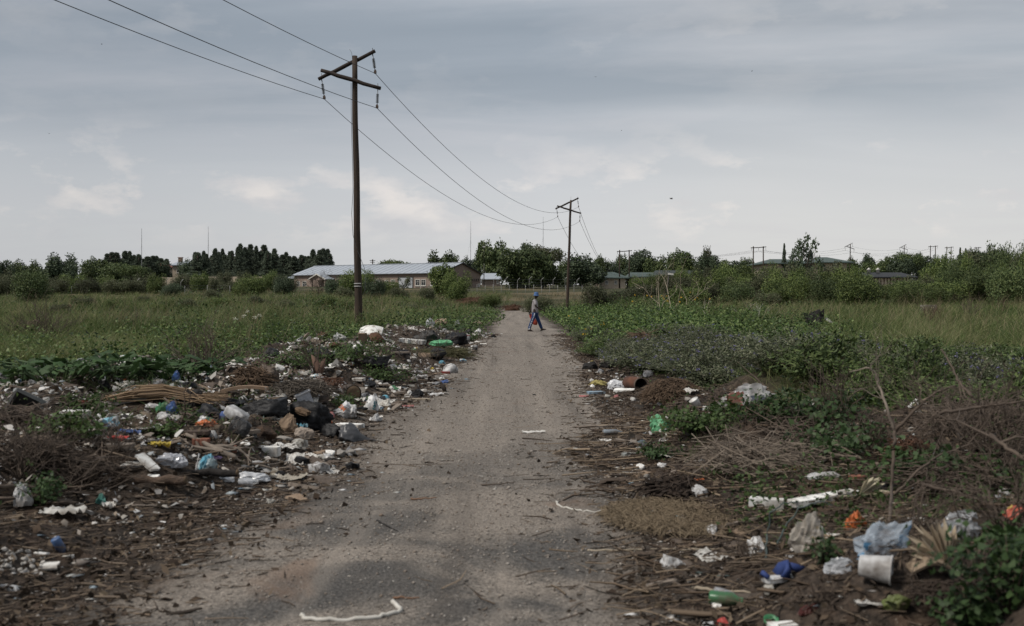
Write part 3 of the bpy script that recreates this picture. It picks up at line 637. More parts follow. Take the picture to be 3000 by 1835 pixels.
# trees around and behind the long building
tree(1288, 743, 92, 262, 'tree', 'tree', 1, 'round green tree showing above the right part of the metal roof')
tree(1340, 752, 36, 255, 'sparse', 'tree', 0, 'thin airy tree beside the round one above the metal roof')
tree(1160, 765, 110, 260, 'umbrella', 'bush', 0, 'low flat-topped tree peeping over the middle of the metal roof')
tree(1404, 717, 34, 250, 'pine', 'dark', 1, 'pointed dark conifer just right of the long building gable', 'conifer_tree')
tree(1445, 714, 92, 250, 'tree', 'tree', 2, 'tall tree behind the small outbuilding')
tree(1380, 760, 50, 255, 'tree', 'dark', 0, 'dark tree behind the gable end of the long building')
tree(1515, 732, 130, 205, 'weep', 'tree', 0, 'broad drooping green tree left of the second pole')
tree(1590, 745, 100, 208, 'weep', 'tree', 1, 'drooping green tree between the broad tree and the second pole')
tree(1600, 727, 110, 235, 'umbrella', 'dull', 0, 'taller flat-topped tree rising behind the drooping trees')
tree(1540, 722, 90, 260, 'tree', 'dark', 2, 'dark crown showing above the drooping trees')
tree(1715, 752, 120, 205, 'tree', 'dark', 1, 'dense dark tree just right of the second pole')
tree(1660, 765, 70, 225, 'tree', 'tree', 0, 'green tree directly behind the second pole')
for i, (px, tp, wp, d, mt, v) in enumerate([(1765, 757, 60, 270, 'tree', 0), (1800, 770, 60, 270, 'dark', 1), (1880, 740, 90, 265, 'dark', 2), (1925, 755, 70, 260, 'tree', 1), (1985, 740, 95, 255, 'tree', 0), (1840, 752, 70, 275, 'tree', 2), (2030, 765, 70, 270, 'dark', 1), (2120, 768, 70, 280, 'tree', 2), (2165, 766, 70, 290, 'dark', 0), (2195, 762, 60, 290, 'tree', 1)]):
    tree(px, tp, wp, d, 'tree', mt, v, 'green tree behind the green-roofed houses, %s' % ('right of the dense dark tree', 'above the hipped house', 'just right of the near twin poles', 'above the long green roof', 'above the dark-roofed hall', 'behind the near twin poles', 'left of the pale eucalypt', 'right of the pale eucalypt', 'second right of the pale eucalypt', 'left of the villa twin poles')[i], group='trees behind the green roofs')
tree(2078, 750, 62, 235, 'tree', 'dark', 0, 'dark rounded tree below the pale eucalypt')
tree(2077, 732, 44, 330, 'tree', 'dull', 1, 'pale grey-green eucalypt crown rising above the dark rounded tree')
tree(2297, 719, 28, 215, 'pine', 'pine', 0, 'single pointed cypress left of the tall airy tree', 'conifer_tree')
tree(2370, 692, 74, 120, 'sparse', 'dark', 1, 'tall airy dark tree standing clear above the right thicket')
tree(2330, 735, 50, 118, 'sparse', 'dark', 0, 'small airy dark tree left of the tall airy one')
for i, (px, tp, wp, d, k, mt, v) in enumerate([(2500, 762, 60, 300, 'tree', 'tree', 0), (2550, 752, 70, 290, 'tree', 'dark', 1), (2600, 758, 60, 280, 'tree', 'tree', 2), (2660, 744, 95, 255, 'umbrella', 'tree', 0), (2710, 752, 60, 260, 'tree', 'dark', 0), (2760, 756, 60, 260, 'tree', 'tree', 1), (2640, 762, 70, 230, 'tree', 'dark', 2), (2560, 768, 70, 230, 'tree', 'tree', 1), (2860, 738, 100, 180, 'umbrella', 'dark', 0), (2930, 730, 80, 170, 'tree', 'dark', 1)]):
    tree(px, tp, wp, d, k, mt, v, 'dark tree on the right skyline, %s' % ('right of the lodge pole', 'second right of the lodge pole', 'left of the far slant-armed pole', 'flat-topped, behind the far slant-armed pole', 'left of the far twin poles', 'behind the far twin poles', 'before the far slant-armed pole', 'above the columned hall roof', 'flat-topped, right of the twin conifers', 'above the right end of the thicket')[i], group='trees on the right skyline')
for i, px in enumerate((2812, 2828)): tree(px, 731+i*2, 26, 200, 'pine', 'dark', i, 'one of two pointed dark conifers side by side on the right skyline', 'conifer_tree', 'tree', 'twin pointed conifers')
# bushes before the skyline, and low scrub
def near_left(px):
    for lim, s in ((45, 'left of the big thorn bush'), (150, 'behind the big thorn bush'), (190, 'just right of the big thorn bush'), (235, 'below the tallest round tree'), (290, 'right of the tallest round tree'), (330, 'below the short conifer row'), (380, 'below the middle of the short conifer row'), (430, 'left of the bright yellow-green bush'), (560, 'below the white-gabled house'), (620, 'at the left end of the long conifer row'), (650, 'before the beige boundary wall'), (675, 'under the second mast'), (705, 'left of the large mid-field bush'), (750, 'behind the large mid-field bush'), (775, 'right of the large mid-field bush'), (810, 'left of the long building'), (840, 'beside the lower wing')):
        if px < lim: return s
    return 'at the left end wall of the long building'
for i, (px, tp, wp, d, mt, v) in enumerate([(30, 800, 90, 150, 'dull', 0), (170, 815, 80, 150, 'dull', 1), (215, 808, 80, 155, 'bush', 2), (255, 816, 70, 150, 'dull', 0), (310, 812, 90, 155, 'bush', 1), (350, 822, 90, 148, 'dull', 2),
        (395, 820, 70, 150, 'dull', 0), (130, 830, 70, 145, 'dull', 2), (0, 815, 60, 140, 'dull', 1), (420, 806, 70, 165, 'dull', 1), (535, 806, 60, 170, 'dull', 2), (590, 800, 60, 170, 'bush', 0), (640, 812, 55, 165, 'dull', 1), (690, 826, 60, 160, 'dull', 2), (790, 796, 70, 175, 'bush', 1), (825, 808, 60, 165, 'dull', 0), (760, 810, 60, 170, 'bush', 2), (850, 815, 60, 160, 'dull', 1), (660, 795, 50, 180, 'dull', 0), (715, 798, 50, 185, 'dull', 1)]):
    tree(px, tp, wp, d, 'bush', mt, v, '%s bush in the left-field belt, %s' % ('yellow-green' if mt == 'bush' else 'grey-green', near_left(px)), 'bush', 'bush', 'bushes across the left field')
tree(86, 788, 104, 100, 'bush', 'tree', 0, 'big dark thorn bush standing alone near the left edge of the field', 'bush', 'bush')
tree(462, 806, 62, 150, 'bush', 'bush', 1, 'bright yellow-green bush below the white-gabled house', 'bush', 'bush')
tree(506, 832, 62, 135, 'bush', 'dark', 2, 'small dark bush in front of the bright yellow-green one', 'bush', 'bush')
tree(728, 810, 90, 140, 'bush', 'bush', 0, 'large mid-field bush left of the porch', 'bush', 'bush')
tree(700, 838, 50, 132, 'bush', 'bush', 1, 'low bush leaning against the large mid-field bush', 'bush', 'bush')
tree(835, 808, 66, 150, 'bush', 'dark', 1, 'dark bush at the left end wall of the long building', 'bush', 'bush')
tree(622, 850, 50, 120, 'bush', 'dull', 2, 'small grey bush in the grass before the conifer row', 'bush', 'bush')
tree(418, 868, 36, 100, 'bush', 'dull', 0, 'tiny grey bush in the left field grass', 'bush', 'bush')
for i, (px, tp) in enumerate(((1945, 800), (1990, 790), (2035, 800), (1870, 812), (1915, 806))): tree(px, tp, 62, 150+i*4, 'bush', 'bush', i % 3, 'round bush hiding the dark-roofed hall and long green roof, %s' % ('third from the left', 'fourth from the left', 'rightmost', 'leftmost', 'second from the left')[i], 'bush', 'bush', 'bushes before the dark-roofed hall')
for i, (px, tp, wp, d, mt) in enumerate([(250, 872, 70, 78, 'dull'), (330, 880, 50, 62, 'bush'), (545, 876, 60, 72, 'dull'), (640, 872, 70, 82, 'bush'), (755, 868, 70, 84, 'dull'), (840, 880, 60, 66, 'dull'), (180, 890, 60, 56, 'dull'), (470, 888, 55, 55, 'bush'), (955, 868, 80, 70, 'bush'), (1010, 880, 70, 58, 'bush')]):
    tree(px, tp, wp, d, 'bush', mt, i % 3, 'low scrubby tuft in the left field grass, %s from the left' % ORD((1, 2, 4, 6, 7, 8, 0, 3, 9, 10)[i]-(1 if i in (8, 9) else 0)), 'bush', 'bush', 'scrub tufts in the left field')
tree(1048, 796, 100, 130, 'bush', 'bush', 2, 'large rounded bush right behind the near pole', 'bush', 'bush')
tree(985, 815, 60, 140, 'bush', 'dark', 0, 'dark bush between the porch and the near pole', 'bush', 'bush')
tree(1010, 842, 80, 118, 'bush', 'dull', 1, 'grey-green bush low at the foot of the near pole', 'bush', 'bush')
tree(1092, 818, 70, 125, 'bush', 'dark', 1, 'dark bush touching the near pole on its right', 'bush', 'bush')
tree(1138, 822, 60, 128, 'bush', 'bush', 0, 'light green bush below the pair of windows', 'bush', 'bush')
tree(1165, 845, 66, 112, 'bush', 'dull', 2, 'dull round bush before the roller door', 'bush', 'bush')
tree(1183, 812, 42, 150, 'sparse', 'dull', 1, 'small thin tree in front of the roller door', 'tree', 'tree')
tree(1300, 781, 84, 135, 'tree', 'bush', 0, 'round-headed tree hiding the right corner of the long building')
tree(1345, 800, 90, 122, 'bush', 'bush', 1, 'full dark green bush right of the round-headed tree', 'bush', 'bush')
tree(1252, 842, 50, 118, 'bush', 'dull', 0, 'small dull bush left of the round-headed tree', 'bush', 'bush')
tree(1745, 835, 110, 95, 'bush', 'dull', 1, 'low spreading grey bush just right of the second pole', 'bush', 'bush')
tree(1820, 850, 80, 105, 'bush', 'dull', 0, 'low grey bush under the twin poles', 'bush', 'bush')
tree(1880, 836, 110, 100, 'bush', 'dull', 2, 'spreading grey bush right of the twin poles', 'bush', 'bush')
tree(1580, 868, 90, 95, 'bush', 'dull', 0, 'low scrubby bush behind the walking person', 'bush', 'bush')
tree(1440, 866, 70, 110, 'bush', 'bush', 2, 'low green bush at the far end of the track', 'bush', 'bush')
# the right-hand thicket
def near_right(px):
    for lim, s in ((2090, 'at its left end'), (2190, 'left of the villa'), (2290, 'below the villa'), (2360, 'below the cypress'), (2420, 'below the tall airy tree'), (2510, 'below the lodge'), (2590, 'left of the columned hall'), (2670, 'below the columned hall'), (2760, 'below the far twin poles'), (2850, 'below the twin conifers'), (2940, 'right of the twin conifers')):
        if px < lim: return s
    return 'at the right edge'
k = 0
for row, (dd, drop, step) in enumerate(((116, 4, 44), (102, 34, 50), (88, 66, 62))):
    px = 1985 + row*20
    while px < 3060:
        tp = np.interp(px, [1985, 2050, 2150, 2250, 2400, 2480, 2530, 2600, 2680, 2720, 2790, 2850, 2920, 3060], [812, 776, 772, 782, 775, 778, 808, 832, 812, 776, 752, 740, 726, 712])+drop*rr.uniform(.6, 1.3)
        mt = rr.choices(('bush', 'dull', 'tree'), (5, 2, 3))[0]
        tree(px+rr.uniform(-12, 12), tp+(rr.uniform(-9, 9) if row == 0 else rr.uniform(-10, 22)), rr.uniform(70, 135), dd+rr.uniform(-6, 6), 'bush', mt, k % 3, '%s bush in the %s row of the right thicket, %s' % ({'bush': 'yellow-green', 'dull': 'grey-green', 'tree': 'dark green'}[mt], ('back', 'middle', 'front')[row], near_right(px)), 'bush', 'bush', 'right-hand thicket'); k += 1
        px += step*rr.uniform(.8, 1.25)
tree(2505, 805, 125, 80, 'bush', 'bush', 0, 'roundest bush bulging forward in the middle of the right thicket', 'bush', 'bush')
tree(2655, 842, 72, 76, 'bush', 'bush', 2, 'small clipped-looking bush below the columned building', 'bush', 'bush')

# ================================================================== BUILDINGS
WALL = M('brown_plaster', (.255,.198,.166), (.215,.166,.14), scale=2, rough=.9, bump=.2)
CREAM = M('cream_plaster', (.46,.385,.30), (.39,.325,.25), scale=2, rough=.9)
ROOFG = M('grey_sheet_roof', (.33,.36,.40), (.27,.295,.33), scale=.6, rough=.5, spec=.4, stretch=(.3, 3, 1))
ROOFV = M('green_sheet_roof', (.060,.085,.075), (.045,.062,.056), scale=1, rough=.6)
FRAME = M('white_paint', (.62,.60,.55), rough=.6)
PANE = M('window_glass', (.02,.022,.025), (.05,.05,.05), scale=2, rough=.12, spec=.6)
DARKT = M('dark_trim', (.045,.040,.038), rough=.7)
SHUT = M('roller_shutter', (.42,.44,.46), (.36,.38,.40), scale=3, rough=.5)
def win(parent, c, wd, hh, ax, nrm, frame=FRAME):
    """a window on a wall: c centre, ax along the wall, nrm outward; frame, pane, sill, glazing bars"""
    ax = Vector(ax).normalized(); nrm = Vector(nrm).normalized(); up = Vector((0, 0, 1)); R = Matrix((ax, nrm, up)).transposed()
    f = MB(); t = .10; c = Vector(c)
    for s in (-1, 1):
        f.box(c+ax*s*(wd/2-t/2)+nrm*.03, (t, .10, hh), R); f.box(c+up*s*(hh/2-t/2)+nrm*.03, (wd-2*t, .10, t), R)
    o = f.ob('window', frame, parent)
    p = MB(); p.box(c+nrm*.012, (wd-2*t, .02, hh-2*t), R); p.ob('pane', PANE, o)
    g = MB(); g.box(c+nrm*.04, (.04, .03, hh-2*t), R); g.box(c+up*.12*hh+nrm*.042, (wd-2*t, .03, .04), R); g.ob('glazing_bar', frame, o)
    s = MB(); s.box(c-up*(hh/2+.04)+nrm*.08, (wd+.1, .2, .07), R); s.ob('sill', frame, o)
# the long building: origin at its front right corner, x runs along the front to the left, y into depth
BL = Vector((-14.5, 205, 2.85)); U = Vector((-35.5, 24, 0)).normalized(); Vd = Vector((-U.y*-1, -U.x, 0)); Vd = Vector((U.y, -U.x, 0)).normalized()
lb = thing('long_building', BL, 'long low brown building with grey sheet-metal roof beyond the near pole', 'building')
LEN, DEP, EAVE, RIDGE = 43.0, 13.7, 3.55, 5.65
LW = lambda t, dpt, z: U*t+Vd*dpt+Vector((0, 0, z))
m = MB()
def qd(mb, pts, mi=0): mb.add(pts, [tuple(range(len(pts)))], mi, False)
qd(m, [LW(LEN, 0, -1), LW(0, 0, -1), LW(0, 0, EAVE), LW(LEN, 0, EAVE)])
qd(m, [LW(0, 0, -1), LW(0, DEP, -1), LW(0, DEP, EAVE), LW(0, DEP/2, RIDGE), LW(0, 0, EAVE)])
qd(m, [LW(LEN, DEP, -1), LW(LEN, 0, -1), LW(LEN, 0, EAVE), LW(LEN, DEP/2, RIDGE), LW(LEN, DEP, EAVE)])
qd(m, [LW(0, DEP, -1), LW(LEN, DEP, -1), LW(LEN, DEP, EAVE), LW(0, DEP, EAVE)])
m.ob('wall', WALL, lb)
rf = None
for side in (0, 1):                    # the two slopes, laid in overlapping sheets
    y0, y1 = (-.5, DEP/2) if side == 0 else (DEP+.5, DEP/2)
    sl = (RIDGE-EAVE)/(DEP/2); z0 = EAVE-.5*sl+.10; z1 = RIDGE+.10
    mm = MB(); n = 26
    for i in range(n):
        a = -.4+(LEN+.8)*i/n; b = -.4+(LEN+.8)*(i+1)/n-.0
        P = [LW(a, y0, z0), LW(b, y0, z0), LW(b, y1, z1), LW(a, y1, z1)]; Q = [q+Vector((0, 0, .08)) for q in P]
        mm.add(P+Q, [(3, 2, 1, 0), (4, 5, 6, 7), (0, 1, 5, 4), (1, 2, 6, 5), (2, 3, 7, 6), (3, 0, 4, 7)], 0, False)
        if side == 0:
            for q in (a,):
                R = [LW(q, y0, z0+.08), LW(q+.09, y0, z0+.08), LW(q+.09, y1, z1+.08), LW(q, y1, z1+.08)]; S = [k_+Vector((0, 0, .05)) for k_ in R]
                mm.add(R+S, [(4, 5, 6, 7), (0, 1, 5, 4), (1, 2, 6, 5), (3, 0, 4, 7)], 0, False)
    mm.ob('roof_slope', ROOFG, lb)
mm = MB(); mm.box(LW(LEN/2, DEP/2, RIDGE+.24), (LEN+.8, .4, .08), Matrix((U, Vd, Vector((0, 0, 1)))).transposed()); mm.ob('ridge_cap', ROOFG, lb)
RB = Matrix((U, Vd, Vector((0, 0, 1)))).transposed()
mm = MB(); mm.box(LW(LEN/2, -.42, EAVE-.12), (LEN+.8, .06, .2), RB); mm.ob('fascia_board', DARKT, lb)
for s in (0, 1):
    a = LW(-.36, -.5, EAVE-.08) if s == 0 else LW(-.36, DEP+.5, EAVE-.08); b = LW(-.36, DEP/2, RIDGE+.09)
    d_ = (b-a); x_ = d_.normalized(); R = Matrix((x_, U, x_.cross(U))).transposed()
    mm = MB(); mm.box((a+b)/2, (d_.length, .08, .22), R); mm.ob('barge_board', DARKT, lb)
def wt(px, y=0):    # distance along the front wall seen at a pixel column
    q = (px-1500)/F; return (q*BL.y-BL.x)/(U.x-q*U.y)
for px, wd, lowp, topp in [(875, 1.0, 842, 825), (892, 1.3, 842, 824), (1107, 1.2, 835, 820), (1133, 1.0, 835, 821), (1152, 1.2, 835, 820), (1224, 1.3, 838, 819), (1241, 1.3, 838, 819), (1268, 1.2, 838, 827), (1289, 1.0, 838, 827), (1004, 1.2, 842, 830)]:
    t_ = wt(px); d = (BL+U*t_).y; zt = at(px, topp, d).z-BL.z; zl = at(px, lowp, d).z-BL.z
    win(lb, LW(t_, 0, (zt+zl)/2), wd, zt-zl, U, -Vd)
t0, t1 = wt(1168), wt(1210); d = (BL+U*t0).y; zt = at(1190, 814, d).z-BL.z
dr = MB()
for i in range(16): dr.box(LW((t0+t1)/2, -.05-.015*(i % 2), zt*(i+.5)/16), (abs(t0-t1)-.2, .06, zt/16-.01), RB)
o = dr.ob('roller_door', SHUT, lb)
mm = MB()
for s in (t0, t1): mm.box(LW(s, -.06, zt/2), (.16, .14, zt), RB)
mm.box(LW((t0+t1)/2, -.06, zt+.08), (abs(t0-t1)+.16, .14, .18), RB); mm.ob('frame', DARKT, o)
for px in (1383, 1389, 1395, 1401):    # small vents in the gable end
    q = (px-1500)/F; s = (q*BL.y-BL.x)/(Vd.x-q*Vd.y); zz = at(px, 820.5, (BL+Vd*s).y).z-BL.z
    mm = MB(); mm.box(LW(-.02, s, zz), (.06, .35, .5), RB); v_ = mm.ob('vent', PANE, lb)
    mm = MB(); mm.box(LW(-.05, s, zz-.28), (.12, .45, .06), RB); mm.ob('sill', WALL, v_)
mm = MB(); mm.box(LW(-.08, DEP-.7, 1.1), (.16, .5, .8), RB); mm.ob('meter_box', FRAME, lb)
# entrance porch with its own gable
pt = wt(956); PW, PD, PE, PR = 4.6, 2.6, 2.55, 3.55
for s in (-1, 1): mm = MB(); mm.box(LW(pt+s*(PW/2-.2), -PD+.2, PE/2-.3), (.4, .4, PE+.6), RB); mm.ob('porch_pillar', WALL, lb)
mm = MB(); qd(mm, [LW(pt+PW/2, -PD, PE), LW(pt-PW/2, -PD, PE), LW(pt, -PD, PR)]); qd(mm, [LW(pt+PW/2, -PD, PE-.25), LW(pt-PW/2, -PD, PE-.25), LW(pt-PW/2, -PD, PE), LW(pt+PW/2, -PD, PE)])
mm.ob('porch_gable', WALL, lb)
for s in (-1, 1):
    P = [LW(pt+s*(PW/2+.4), -PD-.4, PE-.12), LW(pt, -PD-.4, PR+.08), LW(pt, .3, PR+.08), LW(pt+s*(PW/2+.4), .3, PE-.12)]; Q = [q+Vector((0, 0, .08)) for q in P]
    mm = MB(); mm.add(P+Q, [(0, 1, 2, 3), (7, 6, 5, 4), (0, 1, 5, 4), (1, 2, 6, 5), (2, 3, 7, 6), (3, 0, 4, 7)], 0, False); r_ = mm.ob('porch_roof', ROOFG, lb)
    d_ = P[1]-P[0]; x_ = d_.normalized(); R = Matrix((x_, Vd, x_.cross(Vd))).transposed()
    mm = MB(); mm.box((P[0]+P[1])/2-Vd*.04, (d_.length, .06, .24), R); mm.ob('barge_board', FRAME, r_)
mm = MB(); mm.box(LW(pt, -.05, 1.05), (1.2, .08, 2.1), RB); mm.ob('door', DARKT, lb)
# lower wing at the left end
t_ = LEN+.05; mm = MB(); mm.box(LW(t_+2.6, DEP/2, 1.0), (5.2, DEP*.62, 3.6), RB); mm.ob('side_wing', WALL, lb)
mm = MB(); P = [LW(t_+5.9, DEP*.12, 2.75), LW(t_, DEP*.12, 2.85), LW(t_, DEP*.5, 4.2), LW(t_+3.5, DEP*.5, 4.1)]; mm.add(P+[q+Vector((0, 0, .08)) for q in P], [(3, 2, 1, 0), (4, 5, 6, 7), (0, 1, 5, 4), (1, 2, 6, 5), (2, 3, 7, 6), (3, 0, 4, 7)], 0, False)
mm.ob('side_wing_roof', ROOFG, lb)

def house(name, label, px0, px1, eave, ridge, base, d, wallm, roofm, depth=8, hip=True, wins=(), rz=0, over=.5, chimney=False, cols=0, ridge_in=.28, parapet=False):
    """a plain house standing at distance d: front between two pixel columns, eaves, ridge and base at pixel rows"""
    c = gz((px0+px1)/2, d); g = at((px0+px1)/2, base, d).z
    wd = (px1-px0)*d/F; ze = at(0, eave, d).z-g; zr = at(0, ridge, d).z-g
    t = thing(name, (c.x, d, g), label, 'house', rz=rz)
    m = MB(); m.box((0, depth/2, ze/2-1), (wd, depth, ze+2)); m.ob('wall', wallm, t)
    ov = over; r = MB(); k = ridge_in if hip else -.01
    P = [Vector((-wd/2-ov, -ov, ze-.05)), Vector((wd/2+ov, -ov, ze-.05)), Vector((wd/2+ov, depth+ov, ze-.05)), Vector((-wd/2-ov, depth+ov, ze-.05)), Vector((-wd/2+wd*k, depth/2, zr)), Vector((wd/2-wd*k, depth/2, zr))]
    B = [p+Vector((0, 0, -.18)) for p in P[:4]]
    r.add(P+B, [(0, 1, 5, 4), (2, 3, 4, 5), (1, 2, 5), (3, 0, 4), (6, 7, 1, 0), (7, 8, 2, 1), (8, 9, 3, 2), (9, 6, 0, 3), (9, 8, 7, 6)], 0, False)
    rf = r.ob('roof', roofm, t)
    if chimney: q = MB(); q.box((-wd*.3, depth/2, zr+.2), (1.0, .8, 1.6)); q.box((-wd*.3, depth/2, zr+1.08), (1.25, 1.05, .16)); q.ob('chimney', M('brick_chimney', (.30,.20,.15), (.22,.15,.12), scale=8), rf)
    for a, b, tp, bt in wins:
        x0 = ((a-1500)/F*d)-c.x; x1 = ((b-1500)/F*d)-c.x; zt = at(0, tp, d).z-g; zb = at(0, bt, d).z-g
        win(t, ((x0+x1)/2, 0, (zt+zb)/2), x1-x0, zt-zb, (1, 0, 0), (0, -1, 0))
    for i in range(cols):
        q = MB(); q.box((-wd/2+wd*(i+.5)/cols, -.12, ze/2-.1), (.28, .24, ze)); q.ob('column', wallm, t)
    return t
house('outbuilding', 'small grey-roofed outbuilding right of the long building gable', 1411, 1464, 817, 800, 846, 232, WALL, ROOFG, 6, True, ((1455, 1461, 821, 832),), ridge_in=.05)
mm = MB(); p = gz(1418, 228); mm.tube([(0, 0, -.5), (0, 0, 5.2)], .10, 8); mm.tube([(0, 0, 5.2), (0, 0, 9)], .05, 6)
o = mm.ob('flue_pipe', DARKT, None, p); tag(o, 'thin dark flue pipe standing before the outbuilding', 'pipe')
mm = MB(); mm.box((0, 0, 9.05), (.5, .3, .2)); mm.ob('lamp_head', FRAME, o)
house('white_gabled_house', 'house with pale gable and brick chimney among the left conifers', 506, 541, 776, 765, 812, 262, CREAM, ROOFG, 9, False, ((518, 528, 790, 800),), chimney=True)
house('red_roofed_house', 'house whose red roof shows between the conifers', 448, 480, 781, 770, 812, 275, CREAM, M('red_roof', (.30,.13,.09), (.22,.10,.07), scale=3), 8, True)
house('green_hipped_house', 'cream house with green hipped roof left of the twin poles', 1762, 1832, 813, 796, 836, 205, CREAM, ROOFV, 9, True, ((1772, 1782, 822, 833), (1800, 1808, 822, 833)), over=.8, ridge_in=.38)
house('grey_gabled_house', 'grey gable peeping out behind the green hipped house', 1744, 1770, 806, 788, 836, 222, WALL, M('grey_tile_roof', (.12,.11,.11), rough=.8), 7, True, ridge_in=.45)
house('flat_green_house', 'low cream house with long green roof right of the twin poles', 1850, 1922, 810, 797, 840, 205, CREAM, ROOFV, 9, True, ((1857, 1864, 813, 822), (1889, 1894, 813, 821), (1899, 1904, 813, 821), (1908, 1913, 813, 821)), ridge_in=.04)
house('dark_roofed_hall', 'dark low-roofed hall behind the thicket right of the twin poles', 1925, 2050, 806, 791, 836, 225, CREAM, M('dark_green_roof', (.035,.043,.040), rough=.6), 10, True, ridge_in=.04)
house('green_roofed_villa', 'wide villa with green roof below the pointed cypress', 2246, 2360, 771, 756, 800, 215, CREAM, ROOFV, 14, True, over=1.0, ridge_in=.3)
v_ = house('green_roofed_lodge', 'green-roofed lodge with small spire right of the tall airy tree', 2394, 2480, 768, 750, 800, 205, CREAM, ROOFV, 14, True, ((2440, 2447, 772, 782),), over=1.2, ridge_in=.32)
mm = MB(); c = at(2396, 752, 205)-v_.location; mm.lathe([(.55, -.3), (.5, .7), (.62, .7), (.06, 1.6), (.03, 3.1), (0, 3.1)], 8, mat=Matrix.Translation(Vector((c.x, 5, c.z)))); mm.ob('spire', ROOFV, v_)
house('columned_hall', 'columned cream hall with black flat roof behind the thicket', 2532, 2672, 811, 797, 836, 160, CREAM, M('black_roof', (.018,.019,.021), rough=.6), 8, True, over=.7, ridge_in=.03, cols=15)
for px, nm in ((2555, 'left'), (2582, 'right')):
    mm = MB(); mm.lathe([(.0, 0), (.28, 0), (.28, .45), (.42, .5), (.0, .85)], 8)
    tag(mm.ob('roof_vent', FRAME, None, Vector((at(px, 797, 162).x, 163.5, at(px, 799, 162).z))), 'pale roof vent, the %s of two on the black flat roof' % nm, 'vent')
def garden_wall(label, px0, px1, top, base, d):
    a = gz(px0, d); b = gz(px1, d); zt = at(0, top, d).z; zb = at(0, base, d).z; L_ = b.x-a.x
    t = thing('garden_wall', ((a.x+b.x)/2, d, zb), label, 'wall')
    n = max(2, int(L_/4)); w_ = L_/n
    for i in range(n):
        q = MB(); q.box((-L_/2+w_*(i+.5), 0, (zt-zb)/2-.6), (w_-.32, .2, zt-zb+1.2)); q.ob('panel', CREAM, t)
        q = MB(); q.box((-L_/2+w_*i, 0, (zt-zb)/2-.55), (.34, .34, zt-zb+1.3)); q.ob('pillar', CREAM, t)
garden_wall('low beige boundary wall in front of the long conifer row', 612, 770, 811, 822, 235)
garden_wall('short beige boundary wall below the white-gabled house', 478, 600, 813, 822, 240)

# ================================================================== FENCES, MASTS
MASTM = M('mast_grey', (.09,.095,.10), rough=.6)
GALV = M('galvanised_steel', (.34,.34,.33), (.25,.25,.24), scale=4, rough=.5)
def fence(label, px0, px1, d, n, hh, bent=0.0, r=.045):
    a, b = gz(px0, d), gz(px1, d); t = thing('fence', (a+b)/2, label, 'fence'); o0 = (a+b)/2; tops = []
    for i in range(n):
        q = a.lerp(b, i/(n-1)); q.z = h1(q.x, q.y); p = q-o0; k = 1+.06*math.sin(i*3.7); m = MB()
        pts = [p+Vector((0, 0, -.4)), p+Vector((.02*math.sin(i), 0, hh*k))]
        if bent: pts.append(pts[-1]+Vector((bent, -bent*.4, bent)))
        m.tube(pts, r, 6); m.ob('post', GALV, t); tops.append(p)
    for z in (.35, .7, 1.0):
        m = MB(); m.tube([p+Vector((0, -.05, hh*z)) for p in tops], .010, 4); m.ob('wire', MASTM, t)
fence('pale-post wire fence across the end of the track', 1232, 1705, 158, 21, 1.35, 0, .032)
fence('security fence with bent-over post tops behind the pale-post fence', 1412, 1690, 196, 9, 1.9, .45, .05)
fence('thin wire fence crossing the left field', 12, 740, 150, 12, 1.3, 0, .03)
fence('short run of bent-topped posts below the white-gabled house', 402, 530, 160, 4, 1.9, .45, .05)
MASTM = M('mast_grey', (.09,.095,.10), rough=.6)
for px, tp, d, lb_ in ((416, 669, 250, 'thin lattice-free radio mast above the short conifer row'), (611, 664, 262, 'thin radio mast rising from the long conifer row'), (1379, 648, 258, 'tallest thin radio mast right of the long building'), (1591, 636, 262, 'thin radio mast above the drooping trees left of the second pole')):
    g = gz(px, d); zt = at(px, tp, d).z-g.z; t = thing('radio_mast', g, lb_.replace('thin lattice-free', 'slender'), 'mast')
    m = MB(); m.tube([(0, 0, -.3), (0, 0, zt*.45)], .075, 6); m.ob('lower_section', MASTM, t)
    m = MB(); m.tube([(0, 0, zt*.45), (.02, 0, zt*.8), (.03, 0, zt)], [.055, .05, .03], 6); m.ob('upper_section', MASTM, t)
    m = MB()
    for a in (0, 2.1, 4.2): m.tube([(0, 0, zt*.7), (math.cos(a)*5, math.sin(a)*5, 0)], .006, 3)
    m.ob('guy_wire', MASTM, t)

